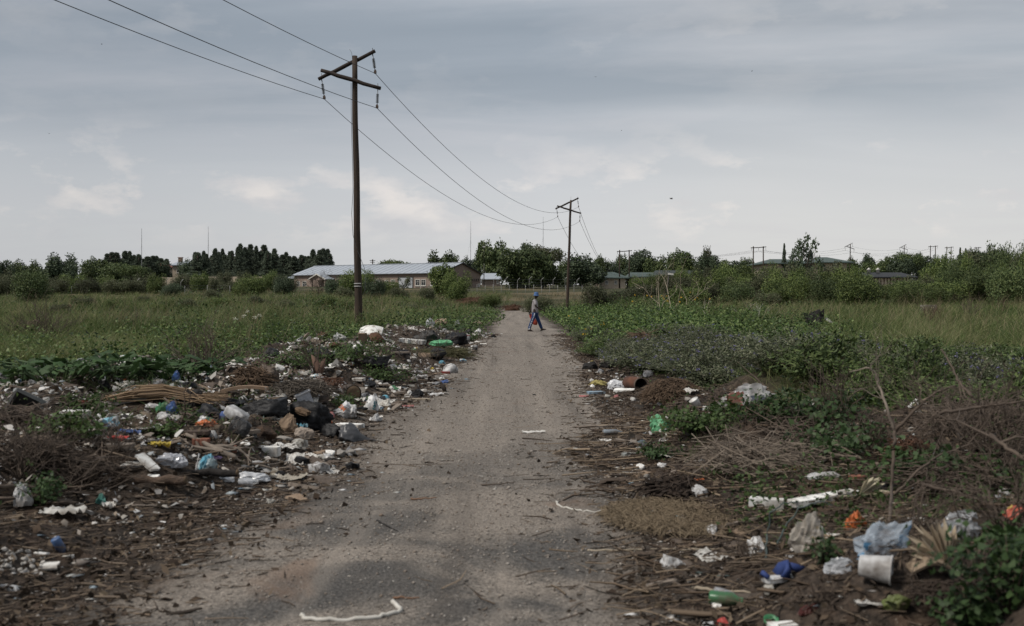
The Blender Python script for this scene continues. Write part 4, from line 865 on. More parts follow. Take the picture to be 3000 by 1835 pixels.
# ================================================================== POWER POLES AND WIRES
POLEM = M('creosoted_pole', (.062,.043,.031), (.024,.018,.014), scale=9, rough=.85, bump=.8, bscale=16, stretch=(3, 3, .16), sharp=.15)
ARMM = M('dark_crossarm', (.036,.025,.020), (.017,.013,.011), scale=8, rough=.85, bump=.6, stretch=(.5, 3, 3))
INSM = M('insulator_glaze', (.040,.042,.045), rough=.3, spec=.5)
IRON = M('rusty_iron', (.12,.085,.065), (.06,.045,.038), scale=12, rough=.8)
def delta_pole(base, top_z, lean, label, rot, near=False):
    """wooden pole with two slanted arms meeting at one side, three hanging insulators; returns the wire points"""
    t = thing('utility_pole', base, label, 'utility pole', 'power line poles'); hh = top_z-base.z
    ax = Vector((math.cos(rot), math.sin(rot), 0)); fr = Vector((-ax.y, ax.x, 0)) * -1
    n = 14; m = MB(); rg = random.Random(int(base.y)); r0, r1 = .145, .095
    pts = [Vector((lean*(i/n)+.018*math.sin(i*1.1+base.y)*(i/n), .02*math.sin(i*.8), -1+(hh+1)*i/n)) for i in range(n+1)]
    m.tube(pts, [r0+(r1-r0)*i/n+rg.uniform(-.004, .004) for i in range(n+1)], 14); m.ob('pole', POLEM, t)
    top = pts[-1]
    def along(z): # pole axis at height z
        k = (z+1)/(hh+1)*n; i = min(int(k), n-1); return pts[i].lerp(pts[i+1], k-i)
    off = -fr if fr.y > 0 else fr       # towards the camera
    def arm(p, q):
        m = MB(); k = 7; m.tube([p.lerp(q, i/k)+Vector((0, 0, .012*math.sin(i*2.1))) for i in range(k+1)], [.072-.006*math.cos(i) for i in range(k+1)], 10)
        o = m.ob('crossarm', ARMM, t)
        b = MB(); mid = p.lerp(q, .62); b.tube([mid+off*.10, mid+off*-.3], .016, 6); b.ob('bolt', IRON, o)
    c0 = along(hh-.45); c1 = along(hh-.85)
    A0 = Vector((c0.x, c0.y, 0))-ax*1.42-off*.16+Vector((0, 0, hh-.78)); A1 = Vector((c0.x, c0.y, 0))+ax*.72-off*.16+Vector((0, 0, hh+.20))
    B0 = Vector((c1.x, c1.y, 0))-ax*1.22+off*.17+Vector((0, 0, hh-.53)); B1 = Vector((c1.x, c1.y, 0))+ax*1.0+off*.17+Vector((0, 0, hh-1.25))
    arm(A0, A1); arm(B0, B1)
    ends = []
    for j, (p, dr) in enumerate(((A0.lerp(A1, .055), .86), (A0.lerp(A1, .955), .84), (B0.lerp(B1, .955), .80))):
        sway = ax*(.10 if j < 2 else -.03); e = p+Vector((0, 0, -dr*.86))+sway
        m = MB(); m.tube([p+Vector((0, 0, .16)), p+Vector((0, 0, -.12))], .012, 6); m.tube([p, p.lerp(e, 1)], .014, 6)
        q = (e-p).normalized(); R = q.to_track_quat('Z', 'Y').to_matrix().to_4x4()
        for i in range(8 if near else 6):
            m.lathe([(.014, -.014), (.055, -.006), (.055, .006), (.014, .014)], 10, mat=Matrix.Translation(p.lerp(e, .34+.062*i)) @ R)
        o = m.ob('insulator', INSM, t)
        m = MB(); m.box(e, (.085, .11, .10)); m.box(e+Vector((0, 0, .06)), (.05, .05, .06)); m.ob('clamp', IRON, o)
        ends.append(Vector(base)+e-Vector((0, 0, .05)))
    if near:
        m = MB(); m.tube([top+Vector((-.07, -.08, -.1)), top+Vector((-.10, -.09, .1)), top+Vector((-.17, -.1, .22))], .006, 4); m.ob('cut_wire', IRON, t)
        w_ = [along(z)+Vector((-.13, -.05, 0)) for z in np.linspace(hh-1.0, 5.0, 8)]+[along(z)+Vector((dx, -.12, 0)) for z, dx in ((4.2, -.17), (3.4, -.13), (2.9, .0), (2.5, .15), (2.2, .26), (1.8, .30), (1.4, .27), (1.2, .18))]
        m = MB(); m.tube(w_, .009, 5); m.ob('loose_cable', MASTM, t)
        for z, dx, wd in ((.62+hh*0+1.0, -.03, .16), (1.52, -.05, .07)):
            m = MB(); m.tube([along(z)+Vector((math.cos(a)*.145, math.sin(a)*.145, 0)) for a in np.linspace(3.3, 5.7, 9)], .016, 4, cap=True, squash=1.5); m.ob('tin_strap', GALV, t)
    else:
        m = MB(); m.tube([top, top+Vector((0, 0, .35))], .008, 4); m.ob('spike', IRON, t)
    return ends
rot1 = math.atan2(-10.8, 55.3)*.55
P1 = gz(1052, 36.7); P2 = gz(1660, 92)
E1 = delta_pole(P1, at(1040, 165, 36.7).z, (1040-1052)/F*36.7, 'tall near wooden pole with two slanted crossarms left of the track', rot1, True)
E2 = delta_pole(P2, at(1671, 587, 92).z, (1672-1660)/F*92, 'leaning wooden pole with slanted crossarms right of the walking person', rot1)
P0 = Vector((-16.4, -18.6, .75)); E0 = [P0+(e-P1) for e in E1]
def twin_pole(px, top, d, gap, label, turn=0.0, arm=2.9):
    g = gz(px, d); hh = at(px, top, d).z-g.z; t = thing('twin_pole', g, label, 'utility pole', 'power line poles', turn)
    for s in (-1, 1):
        m = MB(); m.tube([(s*gap/2, 0, -.5), (s*gap/2+.03*s, 0, hh*.5), (s*gap/2, 0, hh)], [.15, .13, .11], 10); m.ob('pole', POLEM, t)
    m = MB(); m.tube([(-arm/2-.1, -.16, hh-.32), (0, -.16, hh-.27), (arm/2+.1, -.16, hh-.12)], .085, 8); m.ob('crossarm', ARMM, t)
    out = []
    for x_ in (-arm/2, 0, arm/2):
        m = MB(); m.tube([(x_, -.16, hh-.3), (x_, -.16, hh-.85)], .02, 5); q = Matrix.Translation(Vector((x_, -.16, hh-.6)))
        for i in range(5): m.lathe([(.02, -.015), (.06, 0), (.02, .015)], 8, mat=Matrix.Translation(Vector((x_, -.16, hh-.75+.07*i))))
        m.ob('insulator', INSM, t); c, s_ = math.cos(turn), math.sin(turn)
        out.append(g+Vector((x_*c+.16*s_, x_*s_-.16*c, hh-.88)))
    return out
E3 = twin_pole(1829, 733, 205, 1.95, 'near twin wooden poles joined by a crossarm, before the green-roofed houses')
E4 = twin_pole(2221, 722, 200, 1.98, 'twin poles at the left end of the green-roofed villa')
P5 = gz(2489, 235); E5 = delta_pole(P5, at(2490, 715, 235).z, .1, 'slant-armed pole right of the green-roofed lodge', .25)
P6 = gz(2650, 268); E6 = delta_pole(P6, at(2648, 719, 268).z, -.2, 'slant-armed pole above the columned hall', .25)
E7 = twin_pole(2732, 720, 290, 1.45, 'twin poles right of the slant-armed pole above the columned hall', arm=2.6)
E8 = twin_pole(2779, 723, 310, 1.35, 'rightmost twin poles on the skyline', arm=2.5)
E9 = twin_pole(2862, 724, 330, .9, 'short crossarm poles half hidden by the right skyline trees', arm=2.2)
g = gz(2694, 300); t = thing('telephone_pole', g, 'small distant pole with short crossarm between the skyline trees at right', 'utility pole'); hh = at(2694, 742, 300).z-g.z
m = MB(); m.tube([(0, 0, -.3), (0, 0, hh)], .14, 8); m.ob('pole', POLEM, t); m = MB(); m.box((0, -.1, hh-.25), (1.8, .16, .16)); m.ob('crossarm', ARMM, t)
g = gz(1092, 300); t = thing('telephone_pole', g, 'distant dark cross-topped pole above the metal roof', 'utility pole'); hh = at(1092, 760, 300).z-g.z
m = MB(); m.tube([(0, 0, -.3), (0, 0, hh)], .16, 8); m.ob('pole', POLEM, t)
for z in (.4, .9): m = MB(); m.box((0, -.1, hh-z), (1.9-z*.5, .16, .16)); m.ob('crossarm', ARMM, t)
g = gz(1950, 96); t = thing('street_lamp', g, 'dark leaning lamp pole with pale head rising from the thicket', 'street lamp'); hh = at(1957, 806, 96).z-g.z
m = MB(); m.tube([(0, 0, -.3), (.12, 0, hh*.5), (.32, 0, hh)], [.09, .08, .06], 8); m.ob('pole', DARKT, t); m = MB(); m.box((.48, -.05, hh+.08), (.5, .3, .16), (0, .1, 0)); m.ob('lamp_head', FRAME, t)
WIREM = M('conductor', (.030,.030,.032), rough=.6)
def wire(a, b, sag, label, r=.011, n=28):
    c = (a+b)/2; m = MB()
    m.tube([a.lerp(b, i/n)-c-Vector((0, 0, 4*sag*(i/n)*(1-i/n))) for i in range(n+1)], r, 5)
    tag(m.ob('overhead_wire', WIREM, None, c), label, 'wire', 'overhead wires')
nm = ('outer left', 'upper right', 'lower right')
for i in range(3):
    wire(E0[i], E1[i], 1.2, 'wire from the near pole\'s %s insulator running out at top left' % nm[i])
    wire(E1[i], E2[i], 2.25, 'wire sagging between the %s insulators of near and second pole' % nm[i])
    wire(E2[i], E3[i], 4.6, 'wire dropping from the second pole\'s %s insulator to the twin poles' % nm[i], .016)
    wire(E3[i], E4[i], 1.0, 'thin distant wire strung between the two twin poles', .016)
    wire(E4[i], E5[i], .9, 'thin distant wire strung from the villa twin poles to the lodge pole', .016)
    wire(E5[i], E6[i], .9, 'thin distant wire strung between the two far slant-armed poles', .016)
    wire(E6[i], E7[i], .6, 'thin distant wire leading to the right-hand twin poles', .016)

# ================================================================== THE WALKING PERSON
def skin_mesh(name, joints, edges, mat, sub=2, root=0):
    """a continuous limb surface grown over a joint skeleton (joint: xyz + radius or two radii)"""
    me = bpy.data.meshes.new(name+'_frame'); me.from_pydata([j[:3] for j in joints], edges, []); o = bpy.data.objects.new(name+'_frame', me); COL.objects.link(o)
    sk = o.modifiers.new('s', 'SKIN'); sk.use_smooth_shade = True; sk.branch_smoothing = .6
    su = o.modifiers.new('u', 'SUBSURF'); su.levels = su.render_levels = sub
    for i, j in enumerate(joints):
        v = me.skin_vertices[0].data[i]; v.radius = (j[3], j[4] if len(j) > 4 else j[3]); v.use_root = (i == root)
    dg = bpy.context.evaluated_depsgraph_get(); ev = o.evaluated_get(dg); r = bpy.data.meshes.new_from_object(ev, depsgraph=dg)
    bpy.data.objects.remove(o); r.name = name; r.materials.clear(); r.materials.append(mat)
    r.polygons.foreach_set('use_smooth', np.ones(len(r.polygons), bool))
    return r
def person():
    d = 45.0; base = gz(1567, d); base.z += .008
    t = thing('person', base, 'person in grey T-shirt, blue bucket hat and striped blue trousers walking across the track', 'person')
    SKIN = M('dark_skin', (.035,.022,.016), rough=.55); SHIRT = M('grey_tshirt', (.29,.27,.28), (.22,.205,.21), scale=7, rough=.9, bump=.3)
    TROU = M('blue_trousers', (.018,.045,.125), (.012,.030,.085), scale=9, rough=.85, bump=.3); HATM = M('blue_hat', (.07,.13,.27), (.05,.10,.22), scale=9, rough=.9); SHOE = M('brown_shoes', (.05,.035,.03), rough=.7); STR = M('white_stripe', (.55,.57,.60), (.10,.13,.22), scale=14, rough=.8, stretch=(1, 1, 2.2), sharp=.04)
    # joints: x forward (right in the picture), y away from the camera
    J = [(0, 0, .93, .13, .11), (.0, 0, 1.12, .135, .105), (.01, 0, 1.30, .15, .11), (.01, 0, 1.42, .10, .085), (.03, 0, 1.49, .052), (.06, 0, 1.56, .072, .080), (.065, 0, 1.645, .086, .094), (.06, 0, 1.72, .07, .08),
         (.005, -.17, 1.40, .058), (.035, -.22, 1.13, .043), (.20, -.20, 1.04, .038), (.335, -.17, .975, .028),          # near arm 8-11
         (.005, .17, 1.40, .058), (-.10, .22, 1.14, .043), (-.21, .22, .90, .030),                                        # far arm 12-14
         (-.01, -.09, .86, .085), (-.13, -.095, .47, .060), (-.27, -.095, .10, .042), (-.13, -.10, .035, .036, .03),      # near leg (trailing)
         (.01, .09, .86, .085), (.185, .09, .47, .060), (.315, .09, .11, .042), (.46, .09, .085, .036, .03)]              # far leg (leading)
    Ed = [(0, 1), (1, 2), (2, 3), (3, 4), (4, 5), (5, 6), (6, 7), (3, 8), (8, 9), (9, 10), (10, 11), (3, 12), (12, 13), (13, 14), (0, 15), (15, 16), (16, 17), (17, 18), (0, 19), (19, 20), (20, 21), (21, 22)]
    body = skin_mesh('body', J, Ed, SKIN)
    # hands with five fingers and the features of the face, joined into the body surface
    import bmesh
    bm = bmesh.new(); bm.from_mesh(body)
    def joinmb(mb):
        tmp = mb.me('tmp', SKIN); bm.from_mesh(tmp); bpy.data.meshes.remove(tmp)
    def hand(wp, dr, side, curl):
        dr = Vector(dr).normalized(); nrm = Vector((0, side, 0)); up = dr.cross(nrm).normalized(); m = MB(); w_ = Vector(wp); k = w_+dr*.095
        m.tube([w_-dr*.02, w_+dr*.04, k], [.024, .036, .034], 8, squash=.55)
        for i, (o_, ln) in enumerate(((-.027, .070), (-.009, .078), (.009, .074), (.027, .058))):
            b = k+up*o_-dr*.01; m.tube([b, b+dr*ln*.5-nrm*curl*.3, b+dr*ln*(1-curl*3)-nrm*curl], [.0095, .009, .0075], 6)
        b = w_+dr*.035+up*-.030; m.tube([b, b-up*.028+dr*.03-nrm*.01, b-up*.022+dr*.058-nrm*.02], [.011, .010, .008], 6)
        joinmb(m)
    hand((.335, -.17, .975), (.85, .02, -.45), -1, .03); hand((-.21, .22, .90), (-.25, 0, -1), 1, .06)
    f = MB(); f.tube([(.145, 0, 1.655), (.178, 0, 1.618), (.150, 0, 1.605)], [.012, .02, .014], 6)
    for z in (1.585, 1.568): f.tube([(.135, -.025, z), (.155, 0, z), (.135, .025, z)], .009, 6)
    for s in (-1, 1):
        f.tube([(.05, s*.092, 1.61), (.045, s*.104, 1.64), (.055, s*.095, 1.665)], .011, 6); f.tube([(.140, s*.02, 1.648), (.140, s*.042, 1.648)], .010, 6)
    joinmb(f); bm.to_mesh(body); bm.free()
    for p in body.polygons: p.use_smooth = True
    bo = ob('body', body, t)
    sh = skin_mesh('tshirt', [(0, 0, .80, .165, .135), (0, 0, .95, .160, .13), (0, 0, 1.12, .158, .125), (.005, 0, 1.30, .172, .128), (.01, 0, 1.425, .115, .10), (.02, 0, 1.475, .070), (.0, -.175, 1.405, .085, .08), (.018, -.222, 1.27, .082, .08), (.028, -.235, 1.175, .080, .078), (.0, .175, 1.405, .085, .08), (-.04, .222, 1.27, .082, .08), (-.07, .235, 1.18, .080, .078)],
                   [(0, 1), (1, 2), (2, 3), (3, 4), (4, 5), (4, 6), (6, 7), (7, 8), (4, 9), (9, 10), (10, 11)], SHIRT)
    ob('tshirt', sh, t)
    tr = skin_mesh('trousers', [(0, 0, .94, .145, .12), (-.02, -.085, .80, .108), (-.075, -.095, .62, .092), (-.145, -.098, .45, .080), (-.215, -.098, .26, .074), (-.268, -.098, .10, .072), (.03, .085, .80, .108), (.11, .09, .62, .092), (.185, .092, .45, .080), (.255, .092, .27, .074), (.315, .09, .12, .070)],
                   [(0, 1), (1, 2), (2, 3), (3, 4), (4, 5), (0, 6), (6, 7), (7, 8), (8, 9), (9, 10)], TROU)
    to = ob('trousers', tr, t)
    bv = BVHTree.FromPolygons([v.co for v in tr.vertices], [tuple(p.vertices) for p in tr.polygons]); s = MB(); vs = []
    for z in np.linspace(.86, .10, 22):
        cx = np.interp(z, [.10, .26, .45, .62, .80, .94], [-.268, -.215, -.145, -.075, -.02, 0])
        for dx in (-.022, .022):
            h = bv.ray_cast(Vector((cx+dx, -1, z)), Vector((0, 1, 0)))[0]; vs.append((h if h else Vector((cx+dx, -.19, z)))+Vector((0, -.004, 0)))
    s.add(vs, [(2*i, 2*i+1, 2*i+3, 2*i+2) for i in range(21)]); s.ob('side_stripe', STR, to)
    h = MB(); h.lathe([(.128, -.055), (.104, -.005), (.099, .02), (.094, .085), (.080, .108), (.0, .114)], 22); h.lathe([(.122, -.058), (.098, -.008), (.094, .02)], 22)
    h.ob('bucket_hat', HATM, t, (.062, 0, 1.675), (0, RAD(4), 0))
    for (x0, z0, y0, a) in ((-.245, .052, -.097, 0.0), (.335, .075, .09, -.32)):
        m = MB(); R = Matrix.Rotation(a, 4, 'Y')
        V_ = [(-.085, .034, .030, .052), (-.05, .040, .036, .058), (.02, .042, .034, .050), (.09, .046, .028, .036), (.15, .040, .022, .026), (.185, .022, .014, .02)]
        vs = []
        for x_, hw, hz, zc in V_:
            for k_ in range(10):
                q = 2*math.pi*k_/10; z_ = max(-.048, hz*math.sin(q)+zc-.048-.008); vs.append(Vector((x0, y0, z0)) + (R @ Vector((x_, hw*math.cos(q), z_))))
        fs = [(i*10+k_, i*10+(k_+1) % 10, (i+1)*10+(k_+1) % 10, (i+1)*10+k_) for i in range(5) for k_ in range(10)]+[tuple(range(9, -1, -1)), tuple(50+k_ for k_ in range(10))]
        m.add(vs, fs); m.ob('shoe', SHOE, t)
    # red bag swinging from the far hand
    b = MB(); V_ = []; prof = [(-.235, .86, .012), (-.22, .80, .035), (-.16, .70, .075), (-.08, .56, .095), (-.005, .42, .105), (.05, .33, .085), (.085, .285, .02)]
    for i, (x_, z_, r_) in enumerate(prof):
        for k_ in range(14):
            q = 2*math.pi*k_/14; w_ = 1+.16*math.sin(3*q+i)+.10*math.sin(5*q-i*2); V_.append((x_+r_*w_*math.cos(q), .255+r_*.55*w_*math.sin(q), z_+r_*.45*math.cos(q)))
    b.add(V_, [(i*14+k_, i*14+(k_+1) % 14, (i+1)*14+(k_+1) % 14, (i+1)*14+k_) for i in range(6) for k_ in range(14)]+[tuple(84+k_ for k_ in range(14))])
    tag(b.ob('red_bag', M('red_plastic', (.36,.035,.025), (.45,.10,.06), scale=9, rough=.4), None, base), 'red plastic bag hanging from the walking person\'s far hand', 'bag')
person()

# ================================================================== BIRDS
BIRDM = M('brown_feathers', (.045,.034,.026), (.025,.019,.015), scale=20, rough=.85)
def ground_bird(px, py, label, face, up):
    g = G(px, py); t = thing('bird', g, label, 'bird', rz=face)
    m = MB(); c, s = math.cos(up), math.sin(up); P = []
    prof = [(-.085, .004), (-.07, .020), (-.045, .033), (-.01, .040), (.025, .036), (.05, .026), (.066, .024), (.084, .026), (.10, .020), (.109, .006)]
    m.tube([(x_*c, 0, .075+x_*s) for x_, r_ in prof], [r_ for x_, r_ in prof], 10); m.ob('body', BIRDM, t)
    m = MB(); m.tube([(-.06*c, 0, .075-.06*s), (-.115*c, 0, .075-.115*s), (-.165*c, 0, .072-.165*s)], [.016, .018, .012], 6, squash=.35); m.ob('tail', BIRDM, t)
    m = MB(); h = Vector((.105*c, 0, .075+.105*s)); m.tube([h, h+Vector((.026, 0, .004))], [.007, .001], 6); m.ob('beak', M('beak', (.12,.09,.04)), t)
    for sd in (-1, 1):
        m = MB(); m.tube([(-.005, sd*.014, .05), (.004, sd*.016, .025), (.0, sd*.016, .0), (.02, sd*.018, -.002)], .0035, 5); m.ob('leg', M('bird_leg', (.10,.07,.04)), t)
        m = MB(); m.tube([(.035*c, sd*.033, .085+.035*s), (-.02*c, sd*.040, .075-.02*s), (-.09*c, sd*.018, .07-.09*s)], [.010, .022, .006], 6, squash=.4); m.ob('wing', M('dark_wing', (.026,.020,.016)), t)
ground_bird(1221, 1155, 'small brown bird standing back-on among litter near the log', 1.9, .95)
ground_bird(1299, 1149, 'small brown bird standing at the left edge of the track by the fallen branch', 2.75, 1.0)
def flying_bird(px, py, d, span, label, roll, face):
    p = at(px, py, d); t = thing('flying_bird', p, label, 'bird', rz=face)
    m = MB(); k = span; m.tube([(-.30*k, 0, 0), (-.12*k, 0, 0), (.05*k, 0, 0), (.2*k, 0, .01*k), (.28*k, 0, 0)], [.015*k, .05*k, .065*k, .045*k, .008*k], 8); m.ob('body', BIRDM, t)
    for s in (-1, 1):
        m = MB(); a = [(.12*k, s*.04*k, 0), (.02*k, s*.25*k, roll*.18*k), (-.16*k, s*.5*k, roll*.12*k), (-.10*k, s*.28*k, roll*.16*k), (-.10*k, s*.04*k, 0)]
        lo = [(x_, y_, z_-.012*k) for x_, y_, z_ in a]; m.add(a+lo, [(0, 1, 2, 3, 4), (9, 8, 7, 6, 5)]+[(i, i+5, (i+1) % 5+5, (i+1) % 5) for i in range(5)], 0, False); m.ob('wing', BIRDM, t)
flying_bird(1967, 583, 42, .28, 'dark bird in flight over the right half of the field', 1.0, .35)
for px, py, d, l in ((298, 130, 80, 'speck of a bird high in the upper left sky'), (144, 392, 90, 'speck of a bird low in the left sky'), (2203, 209, 90, 'speck of a bird high in the right sky'), (1745, 226, 90, 'speck of a bird right of the near pole in the sky'), (1821, 383, 110, 'speck of a bird above the second pole')):
    flying_bird(px, py, d, .26, l, 1.0, px*.01)

# ================================================================== PLANTS NEAR THE TRACK
SHRUB = leafmat('shrub_leaves', [(.024,.033,.014), (.060,.074,.036), (.108,.122,.068), (.185,.188,.130)], patch=.25, pscale=1.2, tr=.2, rnd=.15)
STEM = M('woody_stem', (.085,.065,.045), (.05,.038,.028), scale=10, rough=.85)
PURP = leafmat('purple_petals', [(.13,.11,.30), (.19,.17,.38), (.27,.25,.44)], patch=.1, tr=.2, rnd=.1)
GREENS = leafmat('green_shrub_leaves', [(.018,.034,.009), (.045,.072,.020), (.080,.118,.036), (.125,.160,.055)], patch=.3, pscale=1.2, tr=.22, rnd=.2)
def shrub_proto(seed, n=5200, green=False):
    rg = np.random.default_rng(seed); root = bpy.data.objects.new('flowering_shrub', None); link(root)
    ns = 60; a = rg.uniform(0, 6.283, ns); q = rg.random(ns)**.5; tips = np.stack([q*np.cos(a)*.85, q*np.sin(a)*.85, .72*(1-.55*q*q)*rg.uniform(.75, 1.2, ns)], 1)
    idx = rg.integers(0, ns, n); t = rg.random(n)**.6; P = tips[idx]*np.stack([t, t, t**.8], 1)*1.0+rg.normal(0, .055, (n, 3)); P[:, 2] = np.abs(P[:, 2])
    D = tips[idx]*.8+rg.normal(size=(n, 3))*.6
    V, Q = leaves(P, D, rg.uniform(.035, .09, n)*(1.35 if green else 1), rg.uniform(.006, .014, n)*(1.5 if green else 1), rg, .3, P*[1, 1, .6]+[0, 0, .45])
    ob('foliage', mesh_np('foliage', V, [Q], GREENS if green else SHRUB), root)
    b = MB()
    for i in range(0, ns, 2): b.tube([(0, 0, -.05), tips[i]*[.5, .5, .62], tips[i]*.97], [.006, .005, .002], 4)
    b.ob('stem', STEM, root)
    if green: return root
    m = 32; ti = rg.integers(0, ns, m); c = tips[ti]*rg.uniform(.9, 1.05, (m, 1)); k = 9
    P = np.repeat(c, k, 0)+rg.normal(0, .010, (m*k, 3)); D = rg.normal(size=(m*k, 3)); D[:, 2] += .4
    V, Q = leaves(P, D, rg.uniform(.014, .026, m*k), rg.uniform(.006, .010, m*k), rg, .2)
    fl = ob('flowers', mesh_np('flowers', V, [Q], PURP), root); tag(fl, 'small purple flowers', kind='stuff')
    return root
SPR = [[shrub_proto(200+i), False] for i in range(4)]; SPG = [[shrub_proto(230+i, 3400, True), False] for i in range(3)]
rs = random.Random(9); cnt = 0
def put_shrub(x, y, s, hz, label, group, green=False):
    global cnt
    pr = SPG[cnt % 3] if green else SPR[cnt % 4]; o = pr[0] if not pr[1] else copy_tree(pr[0]); pr[1] = True; cnt += 1
    o.location = (x, y, h1(x, y)-.02); o.scale = (s, s, hz); o.rotation_euler = (0, 0, rs.uniform(0, 6.28)); tag(o, label, 'shrub', group)
front = lambda x: np.interp(x, [2.2, 2.6, 3.6, 4.3, 5.2, 7, 12], [22.5, 19.5, 14.8, 12.2, 9.6, 12.5, 20])
back = lambda x: np.interp(x, [2.2, 3.5, 5, 8, 12, 16], [27, 26, 24, 22, 21.5, 22])
n = 0
while n < 130:
    x = rs.uniform(2.3, 12.5); y = front(x)+(back(x)-front(x))*rs.random()**1.25
    if x > .56*y+.6 or back(x) <= front(x)+.3: continue
    z_ = 'front' if y < front(x)+3 else ('far' if y > 20 else 'middle')
    s_ = rs.uniform(.6, 1.2); hz_ = rs.uniform(.5, 1.3)*(.72 if z_ == 'front' else (.78 if z_ == 'far' else 1)); q_ = x/y
    hz_ = max(.3, min(hz_, (at(0, np.interp(1500+F*q_, [1850, 2000, 2200, 2450, 2700, 3000], [995, 960, 962, 982, 1005, 1035])+rs.gauss(0, 16), y).z-h1(x, y))/.78))
    w_ = [s for lim, s in ((.15, 'next to the track'), (.20, 'behind the burnt drum'), (.25, 'behind the clippings mound'), (.30, 'behind the picture bag'), (.34, 'left of the sapling'), (.38, 'behind the sapling left fork'), (.43, 'behind the sapling'), (.48, 'right of the sapling'), (9, 'at the right edge')) if q_ < lim][0]
    gr_ = fbm(x*.45, y*.45, 130) > .56
    put_shrub(x, y, s_, hz_*(1.12 if gr_ else 1), '%s %s %s shrub in the %s of the mass, %s' % ('broad' if s_ > .9 else 'narrow', 'tall' if hz_ > .7 else 'low', 'plain green' if gr_ else 'purple-flowered', z_, w_), 'green shrubs among the purple-flowered' if gr_ else 'purple-flowered shrubs', gr_); n += 1
for px, py, s in ((1700, 1000, .5), (1740, 985, .5), (1690, 975, .4), (1790, 1010, .6), (1830, 1060, .55)):
    g = G(px, py); put_shrub(g.x, g.y, s, s*1.1, 'low shrub at the right edge of the track before the stick heap', 'verge shrubs')

LEAFB = M('squash_leaf', (.042,.080,.024), (.020,.046,.014), scale=3, rough=.65, spec=.25, tr=.15, rnd=.25)
def big_leaf_mesh(seed):
    rg = random.Random(seed); m = MB(); n = 18; vs = [(0, 0, 0)]; mid = []
    for i in range(n):
        a = 2*math.pi*(i+.5)/n; lobe = 1+.16*math.cos(5*a)+rg.uniform(-.06, .06)
        if abs(a-math.pi) < .3: lobe *= .55
        for k, zz in ((.55, .06), (1.0, .0)): vs.append((k*lobe*math.cos(a), k*lobe*math.sin(a), zz*(1+.4*math.cos(5*a))+.05*math.sin(3*a+seed)*k-.10*k*k))
    fs = []
    for i in range(n):
        j = (i+1) % n; fs += [(0, 1+2*i, 1+2*j), (1+2*i, 2+2*i, 2+2*j, 1+2*j)]
    m.add(vs, fs); return m.me('leaf', LEAFB)
BLM = [big_leaf_mesh(i) for i in range(4)]
def squash_plant(px, py, n, rad, hgt, ls, label):
    g = G(px, py); t = thing('squash_plant', g, label, 'plant', 'broad-leaved plants'); st = MB()
    for i in range(int(n*2.2)):
        a = rs.uniform(0, 6.28); q = rad*rs.random()**.5; z = hgt*.55*rs.uniform(.2, 1.05)*(1-.45*q/rad); c = Vector((q*math.cos(a), q*math.sin(a)*.8, z)); s = ls*.45*rs.uniform(.5, 1.25)
        o = ob('leaf', BLM[i % 4], t, c, (rs.gauss(-.45, .35), rs.gauss(0, .35), rs.uniform(0, 6.28))); o.scale = (s, s, s)
        st.tube([(q*.5*math.cos(a), q*.4*math.sin(a), -.02), c*.75+Vector((0, 0, .02)), c], [.011, .008, .006], 4)
    st.ob('stem', M('green_stem', (.06,.095,.04), rough=.7), t)
for args in [(60, 1118, 22, .9, .5, .15, 'broad-leaved squash plant at the far left edge behind the rubbish'), (180, 1105, 22, .9, .5, .15, 'broad-leaved squash plant right of the far-left one'),
             (300, 1100, 26, .9, .55, .16, 'broad-leaved squash plant behind the grey slab and foam board'), (410, 1108, 26, .9, .6, .16, 'tallest squash plant just behind the dry palm bundle'), (500, 1112, 14, .5, .62, .19, 'squash plant with one big pale leaf left of the blue bag'),
             (595, 1095, 20, .7, .45, .13, 'squash plant between the blue bag and the bark heap'), (250, 1060, 20, .9, .4, .13, 'squash plant in the second row behind the left rubbish'), (480, 1050, 22, 1.0, .4, .12, 'squash plant in the second row behind the blue bag'),
             (880, 990, 20, 1.1, .35, .12, 'broad-leaved creeper left of the soil-topped foam sheets'), (1290, 965, 22, 1.2, .4, .13, 'broad-leaved creeper behind the white bucket'), (1380, 925, 20, 1.5, .5, .16, 'broad-leaved creeper at the left verge farther up the track'),
             (2130, 945, 24, 1.3, .55, .18, 'broad-leaved plant left of the black bag on a stick'), (2020, 945, 22, 1.2, .5, .16, 'broad-leaved plant behind the purple-flowered shrubs'), (1800, 930, 22, 1.4, .5, .15, 'broad-leaved creeper on the right verge by the second pole'), (1940, 915, 20, 1.6, .5, .17, 'broad-leaved creeper behind the dead pale stems')]:
    squash_plant(*args)
CORN = leafmat('corner_weed_leaves', [(.020,.042,.012), (.034,.066,.019), (.052,.090,.028)], patch=.2, pscale=2, tr=.25, spec=.35)
def leafy(px, py, rad, hgt, n, lf, label, name='leafy_weed', mat=CORN):
    g = G(px, py); t = thing(name, g, label, 'plant'); rg = np.random.default_rng(int(px+py)); ns = 16; a = rg.uniform(0, 6.283, ns); q = rg.random(ns)**.5
    tips = np.stack([q*np.cos(a)*rad, q*np.sin(a)*rad, hgt*(1-.4*q*q)*rg.uniform(.7, 1.1, ns)], 1); idx = rg.integers(0, ns, n); k = rg.random(n)**.6
    P = tips[idx]*np.stack([k, k, k**.8], 1)+rg.normal(0, rad*.10, (n, 3)); P[:, 2] = np.abs(P[:, 2]); D = rg.normal(size=(n, 3)); D[:, 2] += .3
    V, Q = leaves(P, D, lf*rg.uniform(.5, 1.35, n), lf*.36*rg.uniform(.7, 1.2, n), rg, .35, P/[rad, rad, hgt]+[0, 0, .4]); ob('foliage', mesh_np('foliage', V, [Q], mat), t)
    b = MB()
    for i in range(ns): b.tube([(0, 0, -.02), tips[i]*[.5, .5, .6], tips[i]], [.005, .004, .002], 4)
    b.ob('stem', STEM, t)
